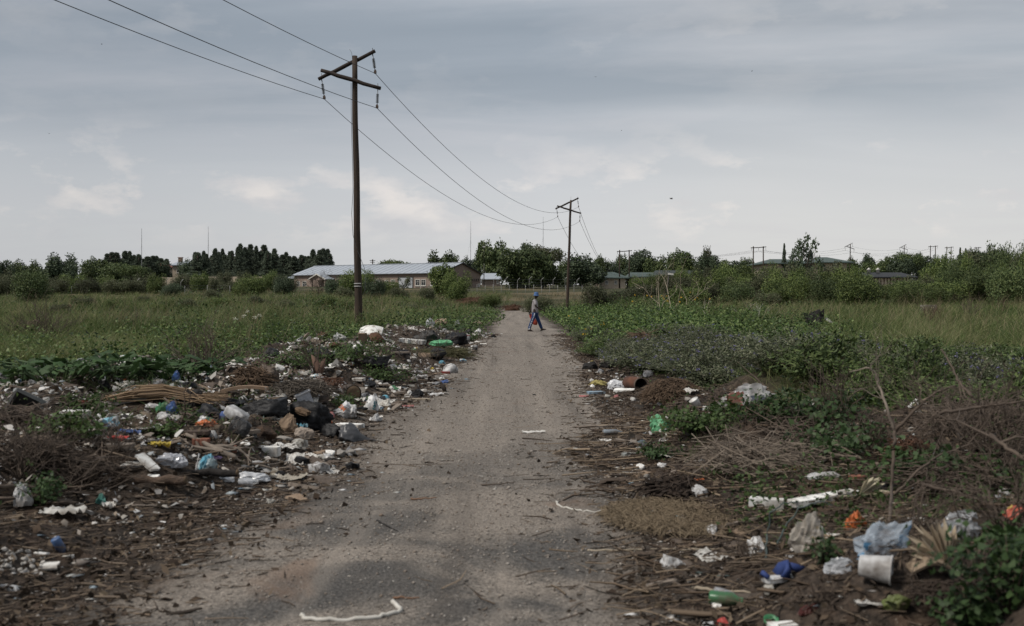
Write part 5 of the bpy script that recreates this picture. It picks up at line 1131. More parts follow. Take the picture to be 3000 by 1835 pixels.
leafy(2960, 1800, .36, .40, 900, .045, 'leafy green weed filling the bottom right corner')
leafy(2830, 1840, .2, .2, 380, .04, 'leafy green weed left of the corner weed at the bottom right')
leafy(2990, 1640, .25, .20, 420, .040, 'leafy green weed below the branch tangle at the right edge')
leafy(2850, 1440, .42, .24, 520, .055, 'broad leafy weed behind the upright palm fan')
leafy(2700, 1430, .4, .28, 500, .06, 'low leafy weed right of the bare sapling')
leafy(2420, 1655, .12, .14, 170, .035, 'small green weed growing against the brown film bag')
leafy(1935, 1345, .22, .13, 420, .04, 'small green weed below the mint-green bag')
leafy(2040, 1262, .35, .14, 600, .045, 'green weed patch under the mint-green bag', mat=SP)
leafy(2080, 1250, .6, .18, 900, .05, 'green weed patch below the white cup and picture bag', mat=SP)
leafy(2350, 1270, .7, .4, 1100, .06, 'leafy weed right of the picture bag')
leafy(2480, 1330, .5, .26, 600, .055, 'low weed clump in front of the shrub mass left of the sapling')
leafy(200, 1290, .35, .22, 500, .05, 'green weed clump among the tan cloth and branches at left', mat=SP)
leafy(120, 1480, .22, .2, 420, .035, 'green weed behind the white bag at the left edge')
leafy(255, 1215, .3, .2, 420, .045, 'green weed left of the red-edged tray', mat=SP)
leafy(480, 1280, .2, .14, 260, .04, 'green weed by the yellow packet', mat=SP)
leafy(1000, 1190, .4, .12, 500, .035, 'green weed below the log end', mat=SP)
leafy(870, 1070, .8, .2, 900, .05, 'low green weed below the left black sack', mat=SP)
leafy(1010, 1050, .9, .3, 1100, .05, 'green weed between the two middle black sacks', mat=SP)
leafy(1380, 1000, .6, .3, 700, .05, 'green weed at the left verge right of the white bucket', mat=SP)
leafy(1120, 1115, .7, .2, 800, .05, 'grassy weed before the middle black sack', mat=SP)
YEL = M('yellow_petals', (.62,.40,.03), (.5,.3,.02), rough=.7)
def daisy_plant(px, py, n, spread, hgt, label, r=.035):
    g = G(px, py); t = thing('yellow_daisy', g, label, 'flower'); st = MB()
    for i in range(n):
        x_ = rs.gauss(0, spread); y_ = rs.gauss(0, spread*.6); z_ = hgt*rs.uniform(.7, 1.15)
        st.tube([(x_*.6, y_*.6, 0), (x_*.9, y_*.9, z_*.6), (x_, y_, z_)], .005, 4)
        m = MB(); k = 9; vs = [(0, 0, 0)]
        for j in range(k):
            a = 2*math.pi*j/k
            for q, w_ in ((.55, .22), (1, 0), (.55, -.22)): vs.append((q*r*math.cos(a+w_), q*r*math.sin(a+w_), 0))
        m.add(vs, [(0, 1+3*j, 2+3*j, 3+3*j) for j in range(k)]); m.lathe([(r*.28, .002), (r*.2, r*.18), (0, r*.2)], 6, mi=1)
        m.ob('flower', [YEL, M('daisy_eye', (.10,.05,.02))], t, (x_, y_, z_), (rs.gauss(1.0, .3), 0, rs.gauss(0, .6)))
    st.ob('stem', MATS['green_stem'], t)
daisy_plant(1745, 990, 5, .5, .42, 'yellow daisies nodding over the right verge nearest the track', .04)
daisy_plant(1715, 1008, 3, .25, .35, 'lowest few yellow daisies at the right verge', .04)
daisy_plant(1800, 975, 3, .4, .45, 'yellow daisies before the stick heap', .04)
daisy_plant(1730, 955, 4, .7, .5, 'yellow daisies behind those nearest the track', .05)
daisy_plant(1955, 925, 9, 1.3, 1.2, 'tall yellow daisies around the dead pale stems', .07)
daisy_plant(2010, 922, 8, 1.2, 1.25, 'tall yellow daisies right of the dead pale stems', .07)
LILY = M('white_petals', (.62,.62,.52), (.5,.5,.40), rough=.8)
for px, py in ((690, 985), (715, 975), (745, 985), (760, 970), (725, 955)):
    g = G(px, py); t = thing('white_lily', g, 'tall white spider-flower in the left field grass', 'flower', 'white spider-flowers'); m = MB(); m.tube([(0, 0, 0), (.01, 0, .55)], .007, 4); m.ob('stem', MATS['green_stem'], t)
    m = MB()
    for j in range(16):
        a = rs.uniform(0, 6.28); e = rs.uniform(-.2, 1.2); q = Vector((math.cos(a)*math.cos(e), math.sin(a)*math.cos(e), math.sin(e)))*.11; m.tube([(.01, 0, .55), Vector((.01, 0, .55))+q*.6, Vector((.01, 0, .54))+q], [.004, .012, .004], 4)
    m.ob('flower', LILY, t)

# ------------------------------------------------------------------ bare stems, branches, dead brush
PALE = M('bleached_stem', (.34,.29,.22), (.24,.20,.15), scale=12, rough=.85)
DEADW = M('dead_branch', (.115,.088,.068), (.055,.042,.034), scale=10, rough=.85, bump=.5)
GREYW = M('weathered_wood', (.23,.19,.155), (.14,.115,.095), scale=9, rough=.85, bump=.4, stretch=(1, 6, 6))
def bpath(pts, d, wob=.006):
    if not isinstance(d, (list, tuple)): d = [d]*len(pts)
    P = [at(px, py, min(q, G(px, py).y-.05)) if py > 885 else at(px, py, q) for (px, py), q in zip(pts, d)]; out = []
    for i in range(len(P)-1):
        for k in range(5): out.append(P[i].lerp(P[i+1], k/5)+Vector((rs.uniform(-wob, wob), 0, rs.uniform(-wob, wob))))
    return out+[P[-1]]
def twigs_from(b, p, dirv, ln, r, depth, rg, spread=.7):
    d = Vector(dirv).normalized(); q = p+d*ln*.5+Vector((rg.gauss(0, .05), rg.gauss(0, .05), rg.gauss(0, .05)))*ln; e = p+d*ln+Vector((rg.gauss(0, .12), rg.gauss(0, .12), rg.gauss(0, .12)))*ln
    b.tube([p, q, e], [r, r*.8, r*.55], 5 if depth > 1 else 4, cap=False)
    if depth:
        for k in range(rg.choice((2, 2, 3))):
            nd = d+Vector((rg.gauss(0, spread), rg.gauss(0, spread), rg.gauss(.15, spread*.8))); twigs_from(b, e if k < 2 else q, nd, ln*rg.uniform(.5, .8), r*.6, depth-1, rg, spread)
def branch(pts, d, r, label, mat=DEADW, name='fallen_branch', twig=0, tl=.3, seed=1, cat='branch', grp=None, lean=(0, 0, 1)):
    P = bpath(pts, d); b = MB(); n = len(P); r0, r1 = r if isinstance(r, tuple) else (r, r*.45); c = P[0].copy()
    b.tube([p-c for p in P], [r0+(r1-r0)*i/(n-1) for i in range(n)], 7); rg = random.Random(seed)
    for k in range(twig):
        i = rg.randint(n//4, n-2); t = (P[i+1]-P[i]).normalized(); twigs_from(b, P[i]-c, t*.7+Vector((rg.gauss(0, .6), rg.gauss(0, .5), rg.gauss(.25, .5))), tl*rg.uniform(.5, 1), r1*.7, 2, rg)
    return tag(b.ob(name, mat, None, c), label, cat, grp)
branch([(-20, 1290), (100, 1272), (200, 1278), (310, 1262)], 9.9, .022, 'long dark branch crossing the left rubbish above the tan cloth', twig=4, tl=.35, seed=2)
branch([(200, 1335), (255, 1290), (310, 1255)], [10.0, 10.3, 10.8], (.018, .014), 'straight pale stick leaning across the long dark branch', GREYW)
branch([(415, 1092), (470, 1155), (530, 1215), (570, 1275), (590, 1330)], [13.2, 12.8, 12.3, 11.8, 11.0], (.008, .016), 'thin arched branch bowing over the blue-green bag', twig=3, tl=.35, seed=4)
branch([(545, 1272), (600, 1300), (650, 1325), (690, 1345)], [11.2, 11, 10.8, 10.5], (.016, .030), 'knotty grey branch below the orange-white bag', GREYW, twig=5, tl=.3, seed=5)
branch([(600, 1330), (640, 1300), (680, 1262)], [10.6, 10.9, 11.3], .008, 'thin dark twig slanting up to the charred block', twig=1, seed=6)
branch([(-10, 1425), (90, 1428), (190, 1445), (300, 1445)], [8.3, 8.2, 8.1, 8.1], .016, 'dark branch arching over the white bag at the left edge', twig=6, tl=.35, seed=7)
branch([(-10, 1462), (120, 1458), (240, 1440), (345, 1425)], [7.9, 7.9, 8.0, 8.2], .012, 'second dark branch in front of the white bag at the left edge', twig=5, tl=.3, seed=8)
branch([(385, 1480), (460, 1482), (560, 1490), (640, 1482), (690, 1450), (700, 1434)], [7.6, 7.5, 7.4, 7.5, 7.8, 8.0], .009, 'long curved bare twig at the left edge of the gravel', GREYW, seed=9)
branch([(395, 1455), (480, 1470), (560, 1478), (610, 1448)], [7.8, 7.7, 7.6, 7.9], .010, 'looped bare twig behind the long curved one', DEADW, seed=10)
branch([(0, 1335), (60, 1355), (110, 1400), (160, 1430)], [9.0, 8.9, 8.6, 8.3], .018, 'brown forked branch hanging down at the left edge', twig=5, tl=.4, seed=12)
branch([(80, 1390), (180, 1385), (290, 1340), (380, 1300)], [8.8, 8.9, 9.3, 9.8], .012, 'thin branch rising through the middle of the left rubbish', twig=5, tl=.35, seed=13)
branch([(0, 1225), (60, 1190), (120, 1175), (190, 1172)], [11.5, 11.6, 11.8, 12], .012, 'thin dark branch arching over the dark casing at left', twig=3, seed=14)
branch([(700, 1375), (780, 1362), (880, 1348), (990, 1340)], [9.6, 9.7, 9.9, 10.0], .008, 'long straight stick lying on the soil left of the gravel', GREYW)
branch([(490, 1332), (560, 1320), (620, 1316)], 10.6, .010, 'pale stick beside the purple packet', GREYW)
branch([(1296, 1118), (1262, 1108), (1225, 1096), (1170, 1085)], [18.5, 18.4, 18.3, 18.2], (.026, .010), 'dead thorny branch lying at the left edge of the track by the birds', twig=13, tl=.8, seed=15)
branch([(1296, 1116), (1280, 1090), (1262, 1065), (1250, 1035)], [18.5, 18.6, 18.7, 18.8], (.020, .008), 'upright limb of thorny deadwood above the birds', twig=9, tl=.7, seed=16)
branch([(1215, 1152), (1250, 1138), (1275, 1130), (1290, 1134)], 17, .014, 'crooked stick behind the two birds', GREYW)
# right foreground
branch([(2605, 1530), (2612, 1420), (2620, 1300), (2622, 1262)], [6.3, 6.3, 6.35, 6.4], (.010, .012), 'bare forked sapling standing in the right foreground', DEADW, 'bare_sapling', cat='sapling')
b = branch([(2620, 1265), (2600, 1200), (2575, 1130), (2566, 1095), (2545, 1078), (2490, 1090)], [6.4, 6.4, 6.5, 6.5, 6.5, 6.6], (.010, .004), 'left fork of the bare sapling', GREYW, 'sapling_fork', twig=6, tl=.22, seed=20)
b2 = branch([(2622, 1265), (2680, 1200), (2740, 1150), (2800, 1130)], [6.4, 6.3, 6.2, 6.2], (.011, .005), 'right fork of the bare sapling', DEADW, 'sapling_fork', twig=6, tl=.25, seed=21)
sap = [o for o in COL.objects if o.name == 'bare_sapling'][0]
for q in (b, b2):
    q.location = q.location-sap.location; q.parent = sap; q.name = 'fork'
    for k in ('category', 'label', 'group'):
        if k in q: del q[k]
branch([(2760, 1025), (2790, 1080), (2810, 1120), (2850, 1165)], [6.6, 6.5, 6.4, 6.3], (.005, .008), 'dark bare twig rising over the shrub mass at right', DEADW, twig=2, tl=.2, seed=23)
branch([(2750, 1210), (2850, 1195), (2940, 1185), (3020, 1172)], [6.0, 5.9, 5.8, 5.8], .011, 'long brown branch running out of the right edge', DEADW, twig=5, tl=.3, seed=24)
branch([(2900, 1270), (2950, 1315), (3030, 1360)], [5.4, 5.3, 5.2], (.009, .012), 'thick slanting branch at the right edge', DEADW, twig=4, tl=.25, seed=25)
branch([(2160, 1380), (2240, 1335), (2330, 1270), (2400, 1225)], [8.4, 8.6, 9.0, 9.4], .010, 'thin bare branch across the right twig heap', GREYW, twig=3, tl=.3, seed=26)
branch([(2120, 1410), (2180, 1418), (2240, 1410), (2330, 1350), (2420, 1330)], [7.9, 7.9, 8.0, 8.4, 8.6], .011, 'curved grey branch below the right twig heap', GREYW, twig=3, tl=.3, seed=27)
branch([(2300, 1180), (2250, 1140), (2200, 1095), (2160, 1060)], [12.6, 12.9, 13.1, 13.2], .009, 'slanting thin stem over the picture bag', DEADW, twig=1, seed=28)
branch([(2700, 1420), (2800, 1440), (2900, 1480), (3010, 1500)], [6.2, 6.1, 6.0, 5.9], .012, 'dark branch lying across the broad leafy weed at right', DEADW, twig=6, tl=.3, seed=29)
branch([(2620, 1450), (2690, 1380), (2760, 1330), (2850, 1300)], [6.6, 6.6, 6.7, 6.7], .010, 'brown branch rising right of the sapling foot', DEADW, twig=6, tl=.35, seed=30)
branch([(1700, 1437), (1790, 1434), (1880, 1432)], 7.9, .008, 'straight brown stick reaching onto the right edge of the gravel', DEADW)
branch([(1690, 1251), (1760, 1248), (1850, 1246)], 11.3, .012, 'straight pale reed left of the mint-green bag', GREYW)
branch([(1720, 1613), (1850, 1611), (2000, 1611), (2130, 1606)], [6.3, 6.3, 6.3, 6.35], .008, 'long pale reed below the straw mat', PALE)
branch([(1950, 1695), (2010, 1725), (2060, 1745), (2190, 1750)], [5.75, 5.6, 5.55, 5.5], .012, 'dry brown palm stalk at the lower right of the track', DEADW, cat='stalk', name='palm_stalk')
branch([(2030, 1722), (2100, 1730), (2200, 1738)], [5.65, 5.6, 5.6], .012, 'pale palm stalk beside the brown one at lower right', PALE, cat='stalk', name='palm_stalk')
branch([(2640, 1590), (2700, 1640), (2760, 1680)], [6.0, 5.9, 5.8], .009, 'thin dark twig before the upright palm fan', DEADW, twig=3, tl=.2, seed=33)
branch([(1090, 1358), (1190, 1362), (1320, 1360)], 9.5, .007, 'thin dark twig lying across the gravel', DEADW)
branch([(1410, 1422), (1470, 1418), (1510, 1412)], [8.4, 8.4, 8.5], .007, 'short dark twig lying on the middle of the track', DEADW)
branch([(1205, 1463), (1240, 1461), (1280, 1458)], 7.8, .008, 'short reddish stick on the track', M('red_stick', (.18,.10,.06)))
branch([(1105, 1525), (1130, 1540), (1165, 1557)], [7.3, 7.2, 7.1], .008, 'short black twig on the near part of the track', M('black_twig', (.02,.018,.016)))
branch([(1150, 1752), (1190, 1751), (1230, 1752)], 5.35, .007, 'short brown straw above the white bone-like stick', MATS['red_stick'])
WHITEB = M('bleached_wood', (.52,.50,.46), (.40,.38,.34), scale=10, rough=.7)
branch([(884, 1800), (892, 1812), (950, 1816), (1040, 1815), (1110, 1807), (1165, 1794), (1175, 1785), (1160, 1775), (1152, 1762)], [5.08, 5.03, 5.01, 5.02, 5.05, 5.1, 5.13, 5.16, 5.22], (.010, .012), 'hooked white bleached stick lying on the track at the bottom', WHITEB, 'bleached_stick', cat='stick')
branch([(1630, 1470), (1640, 1484), (1690, 1496), (1740, 1499), (1800, 1492)], [7.75, 7.6, 7.5, 7.48, 7.55], .009, 'curved white bleached stick at the right edge of the gravel', WHITEB, 'bleached_stick', cat='stick')
def stems(px, py, n, hgt, spread, label, mat=PALE, name='dead_plant', depth=2, r=.012, cat='dead plant'):
    g = G(px, py); b = MB(); rg = random.Random(int(px))
    for i in range(n): twigs_from(b, Vector((rg.gauss(0, .02), rg.gauss(0, .02), -.03)), Vector((rg.gauss(0, .3+spread*.3), rg.gauss(0, .3+spread*.3), 1)), hgt*rg.uniform(.35, .6), r, depth, rg, .45)
    return tag(b.ob(name, mat, None, g), label, cat)
stems(1960, 935, 3, 4.0, .8, 'tall bleached dead stems rising from the right verge weeds', r=.03)
stems(1925, 930, 3, 3.2, .8, 'shorter bleached dead stems left of the tall ones', r=.022)
stems(2010, 905, 3, 3.6, 1.2, 'bleached dead stems right of the tall daisies', r=.022)
stems(1735, 915, 2, 2.5, .6, 'bare forked stem right of the second pole foot', DEADW, r=.02)
stems(2060, 935, 5, .9, .7, 'white branching dead twigs left of the broad-leaved plant', M('white_twig', (.46,.43,.38)), r=.013)
stems(2230, 960, 5, 1.1, .9, 'white branching dead twigs left of the black bag on a stick', MATS['white_twig'], r=.012)
stems(2180, 930, 4, 1.2, .7, 'white dead stems behind the shrub mass', MATS['white_twig'], r=.012)
stems(1235, 925, 2, .6, .3, 'pale dead stalks left of the far weeds', r=.012, depth=1)
stems(1120, 925, 4, 1.3, .6, 'pale upright stalks right of the near pole', r=.012, depth=0)
stems(905, 915, 4, 1.4, .8, 'pale dry stalks left of the near pole', r=.012, depth=1)
stems(2720, 945, 16, 1.0, .8, 'reddish-brown dead bush in the right grass', M('red_brown_twig', (.085,.045,.035)), 'dead_bush', 3, .012, 'bush')
stems(2840, 940, 14, 1.2, .5, 'dark thorny dead bush right of the reddish one', DEADW, 'dead_bush', 3, .012, 'bush')
stems(2935, 935, 14, 1.2, .7, 'brown dead bush at the right edge of the grass', MATS['red_brown_twig'], 'dead_bush', 3, .012, 'bush')
stems(380, 985, 14, .9, .8, 'dark leafless bush in the left field grass', DEADW, 'dead_bush', 3, .010, 'bush')
stems(935, 862, 20, 3.4, 1.5, 'bare dark bush in front of the porch', DEADW, 'dead_bush', 3, .035, 'bush')
stems(120, 1010, 40, 1.1, 2.0, 'tangle of dark brush over the brown heap in the left field', DEADW, 'brush_tangle', 3, .012, 'brush')
stems(600, 1090, 26, .6, 1.2, 'dark dry brush behind the bark heap on the left', DEADW, 'brush_tangle', 3, .009, 'brush')
stems(920, 1100, 10, .6, .5, 'dark dry twigs around the split stump', DEADW, 'brush_tangle', 3, .009, 'brush')
stems(2450, 1240, 14, .5, .9, 'dry brown brush beside the picture bag', DEADW, 'brush_tangle', 3, .008, 'brush')
stems(2800, 1400, 26, .5, 1.4, 'brown bare brush tangle right of the sapling foot', DEADW, 'brush_tangle', 3, .007, 'brush')
stems(2900, 1330, 26, .55, 1.4, 'dark brush tangle below the thick slanting branch', DEADW, 'brush_tangle', 3, .007, 'brush')
stems(2950, 1560, 20, .35, 1.4, 'low brush tangle at the right edge by the red packet', DEADW, 'brush_tangle', 3, .006, 'brush')
stems(2560, 1330, 22, 0.35, 1.5, 'brown brush left of the sapling foot', DEADW, 'brush_tangle', 3, 0.006, 'brush')
stems(2740, 1260, 24, 0.50, 1.5, 'brown brush behind the sapling right fork', DEADW, 'brush_tangle', 3, 0.006, 'brush')
stems(2960, 1440, 22, 0.45, 1.5, 'dark brush above the red packet at the right edge', DEADW, 'brush_tangle', 3, 0.006, 'brush')
stems(2680, 1560, 16, 0.30, 1.5, 'dry stalk tangle between the film bag and upright fan', DEADW, 'brush_tangle', 3, 0.005, 'brush')
stems(2200, 1640, 14, 0.18, 1.5, 'low stalk tangle left of the sandal', DEADW, 'brush_tangle', 3, 0.005, 'brush')
stems(2850, 1720, 16, 0.25, 1.5, 'stalk tangle below the upright palm fan', DEADW, 'brush_tangle', 3, 0.005, 'brush')
stems(2420, 1760, 16, 0.14, 1.5, 'low stalk tangle behind the maroon rag', DEADW, 'brush_tangle', 3, 0.005, 'brush')
stems(2150, 1330, 20, 0.30, 1.5, 'bare twigs sticking up from the twig heap left end', DEADW, 'brush_tangle', 3, 0.005, 'brush')
stems(2380, 1330, 20, 0.30, 1.5, 'bare twigs sticking up from the twig heap right end', DEADW, 'brush_tangle', 3, 0.005, 'brush')
stems(150, 1360, 22, 0.35, 1.5, 'dark twig tangle right of the tan cloth', DEADW, 'brush_tangle', 3, 0.005, 'brush')
stems(330, 1330, 18, 0.25, 1.5, 'dark twig tangle before the grey bark slab', DEADW, 'brush_tangle', 3, 0.005, 'brush')
stems(640, 1290, 12, 0.20, 1.5, 'fine twig tangle below the dark brown board', DEADW, 'brush_tangle', 3, 0.004, 'brush')
stems(60, 1400, 26, .4, 1.6, 'dark brush tangle over the tan cloth at the left edge', DEADW, 'brush_tangle', 3, .006, 'brush')
stems(230, 1450, 18, .3, 1.6, 'low dark brush tangle behind the teal bag', DEADW, 'brush_tangle', 3, .005, 'brush')
stems(1790, 1255, 6, .4, .3, 'thin dry stems at the right edge of the gravel', DEADW, 'brush_tangle', 2, .005, 'brush')
def heap(px0, py0, px1, py1, n, label, mat, r=.006, ln=.5, name='twig_heap', cat='heap', curl=.5, up=1.0, mound=None, dep=1.0, fl=1.0):
    """a heap of loose stalks over a low mound of the same matter"""
    cx = (px0+px1)/2; g = G(cx, py1); d = g.y; W = (px1-px0)*d/F/2; hh = max(.05, (py1-py0)*d/F-W*.15)*up; rg = np.random.default_rng(int(px0+py0)); c = Vector((g.x*(1+W*dep/d), d+W*dep*.9, 0)); c.z = h1(c.x, c.y)
    t = thing(name, c, label, cat); b = MB()
    vs, fs = ico(3); q = []
    for v in vs: k = .92+.30*noise.noise(v*1.6+Vector((px0, 0, 0)))+.2*noise.noise(v*4+Vector((px0, 0, 0))); q.append((v.x*W*.80*k, v.y*W*dep*.78*k, max(-.05, v.z*hh*.8*k)))
    b.add(q, fs); b.ob('mound', mound or mat, t)
    P = []; k = n; a = rg.uniform(0, 6.283, k); qq = rg.random(k)**.5; X_ = qq*np.cos(a)*W; Y_ = qq*np.sin(a)*W*dep; Z_ = hh*np.sqrt(np.maximum(0, 1-qq**2))*rg.uniform(.75, 1.05, k)
    b = MB(); rgp = random.Random(3)
    for i in range(k):
        L_ = ln*rg.uniform(.4, 1.2); th = rg.uniform(0, 6.283); e = np.array([math.cos(th), math.sin(th), rg.normal(0, .25)])*L_/2; m_ = np.array([X_[i]*fl, Y_[i]*fl, Z_[i]+.01]); s_ = rg.normal(0, curl*.25*L_, 3)*[1, 1, .5]
        p0, p2 = m_-e, m_+e; p0[2] = max(p0[2]-.05*L_, .0); p2[2] = max(p2[2]-.05*L_, .0)
        b.tube([p0, m_+s_*.5+[0, 0, .02], p2], [r, r*.9, r*.5], 3, cap=False, smooth=False)
    tag(b.ob('stalks', mat, t), kind='stuff'); return t
STRAW = M('straw', (.21,.165,.11), (.13,.098,.065), scale=14, rough=.9, bump=.5)
CLIP = M('grass_clippings', (.14,.095,.062), (.075,.052,.036), scale=18, rough=.95, bump=.8, bscale=60)
SOILR = M('red_soil', (.105,.052,.032), (.062,.034,.022), scale=9, rough=.95, bump=1, bscale=25)
SOILD = M('dark_soil', (.045,.032,.024), (.025,.018,.014), scale=9, rough=.95, bump=1, bscale=25)
heap(1879, 1098, 2060, 1180, 1400, 'mound of brown grass clippings behind the white cup', CLIP, .005, .22, 'clippings_heap', 'heap', .6)
heap(2030, 1300, 2500, 1400, 330, 'tangle of bare grey twigs in the middle of the right rubbish', M('grey_twig', (.20,.165,.13), (.09,.07,.055), scale=6), .0045, .7, 'twig_heap', 'heap', 1.6, .8, SOILD, .8)
heap(1806, 1452, 2235, 1565, 2600, 'flat mat of tan straw at the right edge of the gravel', STRAW, .0022, .17, 'straw_mat', 'straw', 1.6, .17, STRAW, .9, 1.3)
heap(-30, 1285, 190, 1375, 260, 'low brown brush heap over the tan cloth at the left edge', DEADW, .005, .55, 'brush_heap', 'heap', 1.4, .8, SOILD, .7)
heap(120, 1375, 330, 1440, 200, 'low brown brush heap behind the striped white sheet', DEADW, .005, .55, 'brush_heap', 'heap', 1.4, .8, SOILD, .7)
heap(2740, 1170, 3020, 1290, 320, 'brown brush bank at the right edge behind the branches', DEADW, .005, .55, 'brush_heap', 'heap', 1.4, .8, SOILD, .7)
heap(2660, 1370, 2960, 1470, 280, 'brown brush bank right of the pale palm fan', DEADW, .005, .55, 'brush_heap', 'heap', 1.4, .8, SOILD, .7)
heap(2250, 1230, 2480, 1300, 200, 'dark brush bank below the picture bag', DEADW, .005, .55, 'brush_heap', 'heap', 1.4, .8, SOILD, .7)
heap(-20, 1190, 150, 1260, 160, 'dark brush piled around the appliance casing', DEADW, .005, .55, 'brush_heap', 'heap', 1.4, .8, SOILD, .7)
heap(1890, 1420, 2060, 1480, 300, 'clump of dark roots above the straw mat', SOILD, .008, .25, 'root_clump', 'roots', 1.2)
heap(1835, 990, 1925, 1040, 420, 'heap of brown sticks at the right verge with litter below', CLIP, .010, .5, 'stick_heap', 'heap', .3)
heap(800, 1140, 960, 1182, 500, 'grey brush heap above the long black sack', M('grey_brush', (.105,.088,.07), (.06,.05,.04), scale=8), .005, .35, 'brush_heap', 'heap', .9)
heap(690, 1085, 790, 1150, 300, 'brown fibrous heap beside the bent bark', CLIP, .006, .3, 'fibre_heap', 'heap', .9)
heap(880, 1100, 1010, 1132, 120, 'rust-red soil mound under the split stump', SOILR, .006, .2, 'soil_mound', 'soil', .5)
heap(1330, 868, 1450, 895, 200, 'red soil mound with dead brush at the far left bend of the track', SOILR, .02, 1.0, 'soil_mound', 'soil', .5)
heap(1470, 888, 1535, 912, 100, 'red soil bank across the end of the track', SOILR, .02, .8, 'soil_mound', 'soil', .5)
heap(20, 935, 165, 1000, 260, 'brown heap of rubble and roots in the left field', M('brown_rubble', (.17,.115,.09), (.10,.068,.055), scale=7, bump=1), .010, .7, 'rubble_heap', 'heap', .8)
heap(2600, 1300, 2720, 1420, 420, 'rusty brown dead foliage around the sapling foot', SOILR, .004, .2, 'dead_foliage', 'dead plant', .8)
heap(2700, 1760, 2900, 1835, 500, 'brown rotting stalks at the bottom right', SOILD, .004, .18, 'rotting_stalks', 'heap', .8, .5)
heap(1210, 1020, 1290, 1045, 160, 'patch of green-brown grass pulled up beside the black sack', M('pulled_grass', (.075,.080,.035), (.10,.085,.045), scale=8), .005, .5, 'grass_heap', 'grass', .3)
heap(1300, 1020, 1372, 1050, 260, 'fan of pulled long grass at the left edge of the track', MATS['pulled_grass'], .005, .7, 'grass_heap', 'grass', .3)

# ================================================================== RUBBISH
DIRT = (.10,.075,.055)
PL = lambda nm, c, dirt=DIRT, rough=.45, tr=.18, **k: M(nm, c, tuple(q*.82 for q in c), scale=5, rough=rough, dirt=dirt, dscale=7, dlo=.40, dhi=.70, tr=tr, rnd=.22, **k)
WHITE = PL('white_plastic', (.74,.74,.74)); OFFW = PL('offwhite_plastic', (.56,.545,.50)); GREYP = PL('grey_plastic', (.30,.31,.33)); BLACKP = M('black_plastic', (.010,.010,.011), (.016,.016,.017), scale=4, rough=.5, spec=.18, bump=.9, bscale=9, stretch=(1, 1, 2.5))
BLACKM = M('matt_black', (.010,.009,.009), (.02,.018,.016), scale=6, rough=.8); FOAM = M('white_foam', (.72,.72,.70), (.60,.59,.56), scale=6, rough=.8, dirt=(.16,.125,.095), dscale=9, dlo=.42, dhi=.75, rnd=.2); CARD = M('cardboard', (.24,.175,.12), (.17,.12,.085), scale=5, rough=.9)
PAPER = M('paper', (.68,.67,.64), (.55,.53,.49), scale=6, rough=.85, dirt=DIRT, dscale=8, dlo=.4, dhi=.7, tr=.1, rnd=.25); CONC = M('concrete', (.27,.25,.225), (.18,.165,.15), scale=6, rough=.9, bump=.6, bscale=18); BRICK = M('brick_red', (.25,.10,.065), (.17,.075,.05), scale=7, rough=.9, bump=.5)
GREENP = PL('green_plastic', (.05,.22,.10)); MINT = PL('mint_film', (.16,.44,.23), dirt=(.10,.28,.15)); BLUEP = PL('blue_plastic', (.035,.11,.33)); CYAN = PL('cyan_plastic', (.12,.36,.48)); ORANGE = PL('orange_plastic', (.62,.16,.045)); REDP = PL('red_scrap', (.42,.05,.045)); YELP = PL('yellow_packet', (.50,.38,.06)); TEAL = PL('teal_plastic', (.06,.25,.22)); PURPP = PL('purple_packet', (.20,.13,.36)); PINK = PL('pink_scrap', (.52,.20,.20)); TAN = M('tan_cloth', (.26,.205,.155), (.18,.14,.105), scale=6, rough=.9, bump=.4); BEIGE = M('beige_cloth', (.30,.25,.21), (.24,.20,.165), scale=5, rough=.9)
def printmat(name, cols, scale):
    m = bpy.data.materials.new(name); nt = nodes(m); L = nt.links.new; out = _mk(nt, 'ShaderNodeOutputMaterial'); p = _mk(nt, 'ShaderNodeBsdfPrincipled'); p.inputs['Roughness'].default_value = .4; L(p.outputs[0], out.inputs[0])
    tc = _mk(nt, 'ShaderNodeTexCoord'); v = _mk(nt, 'ShaderNodeTexVoronoi'); v.distance = 'CHEBYCHEV'; v.inputs['Scale'].default_value = scale; L(tc.outputs['Object'], v.inputs['Vector']); r = _mk(nt, 'ShaderNodeValToRGB'); r.color_ramp.interpolation = 'CONSTANT'; e = r.color_ramp.elements
    while len(e) > 1: e.remove(e[-1])
    for i, c in enumerate(cols): q = e[0] if i == 0 else e.new(i/len(cols)); q.position = i/len(cols); q.color = (*c, 1)
    L(v.outputs['Color'], r.inputs[0]); n = _mk(nt, 'ShaderNodeTexNoise'); n.inputs['Scale'].default_value = 7; n.inputs['Detail'].default_value = 6; L(tc.outputs['Object'], n.inputs['Vector']); k = _mk(nt, 'ShaderNodeMapRange'); k.inputs[1].default_value = .45; k.inputs[2].default_value = .72; L(n.outputs[0], k.inputs[0])
    x = _mk(nt, 'ShaderNodeMix'); x.data_type = 'RGBA'; L(k.outputs[0], x.inputs[0]); L(r.outputs[0], x.inputs[6]); x.inputs[7].default_value = (.12, .09, .07, 1); L(x.outputs[2], p.inputs['Base Color']); MATS[name] = m; return m
PRINT1 = printmat('printed_film_cool', [(.70,.70,.70), (.08,.18,.40), (.68,.68,.66), (.20,.42,.52), (.66,.66,.64), (.05,.08,.12), (.60,.60,.58)], 4.5)
PRINT2 = printmat('printed_film_warm', [(.68,.68,.66), (.45,.10,.06), (.62,.60,.56), (.52,.36,.08), (.66,.65,.62), (.10,.24,.12), (.25,.18,.13)], 4.5)
CLEAR = clearmat('clear_film', (.55,.57,.60), .50); CLEARB = clearmat('brownish_film', (.42,.38,.33), .62); CLEARBL = clearmat('bluish_film', (.45,.52,.60), .40)
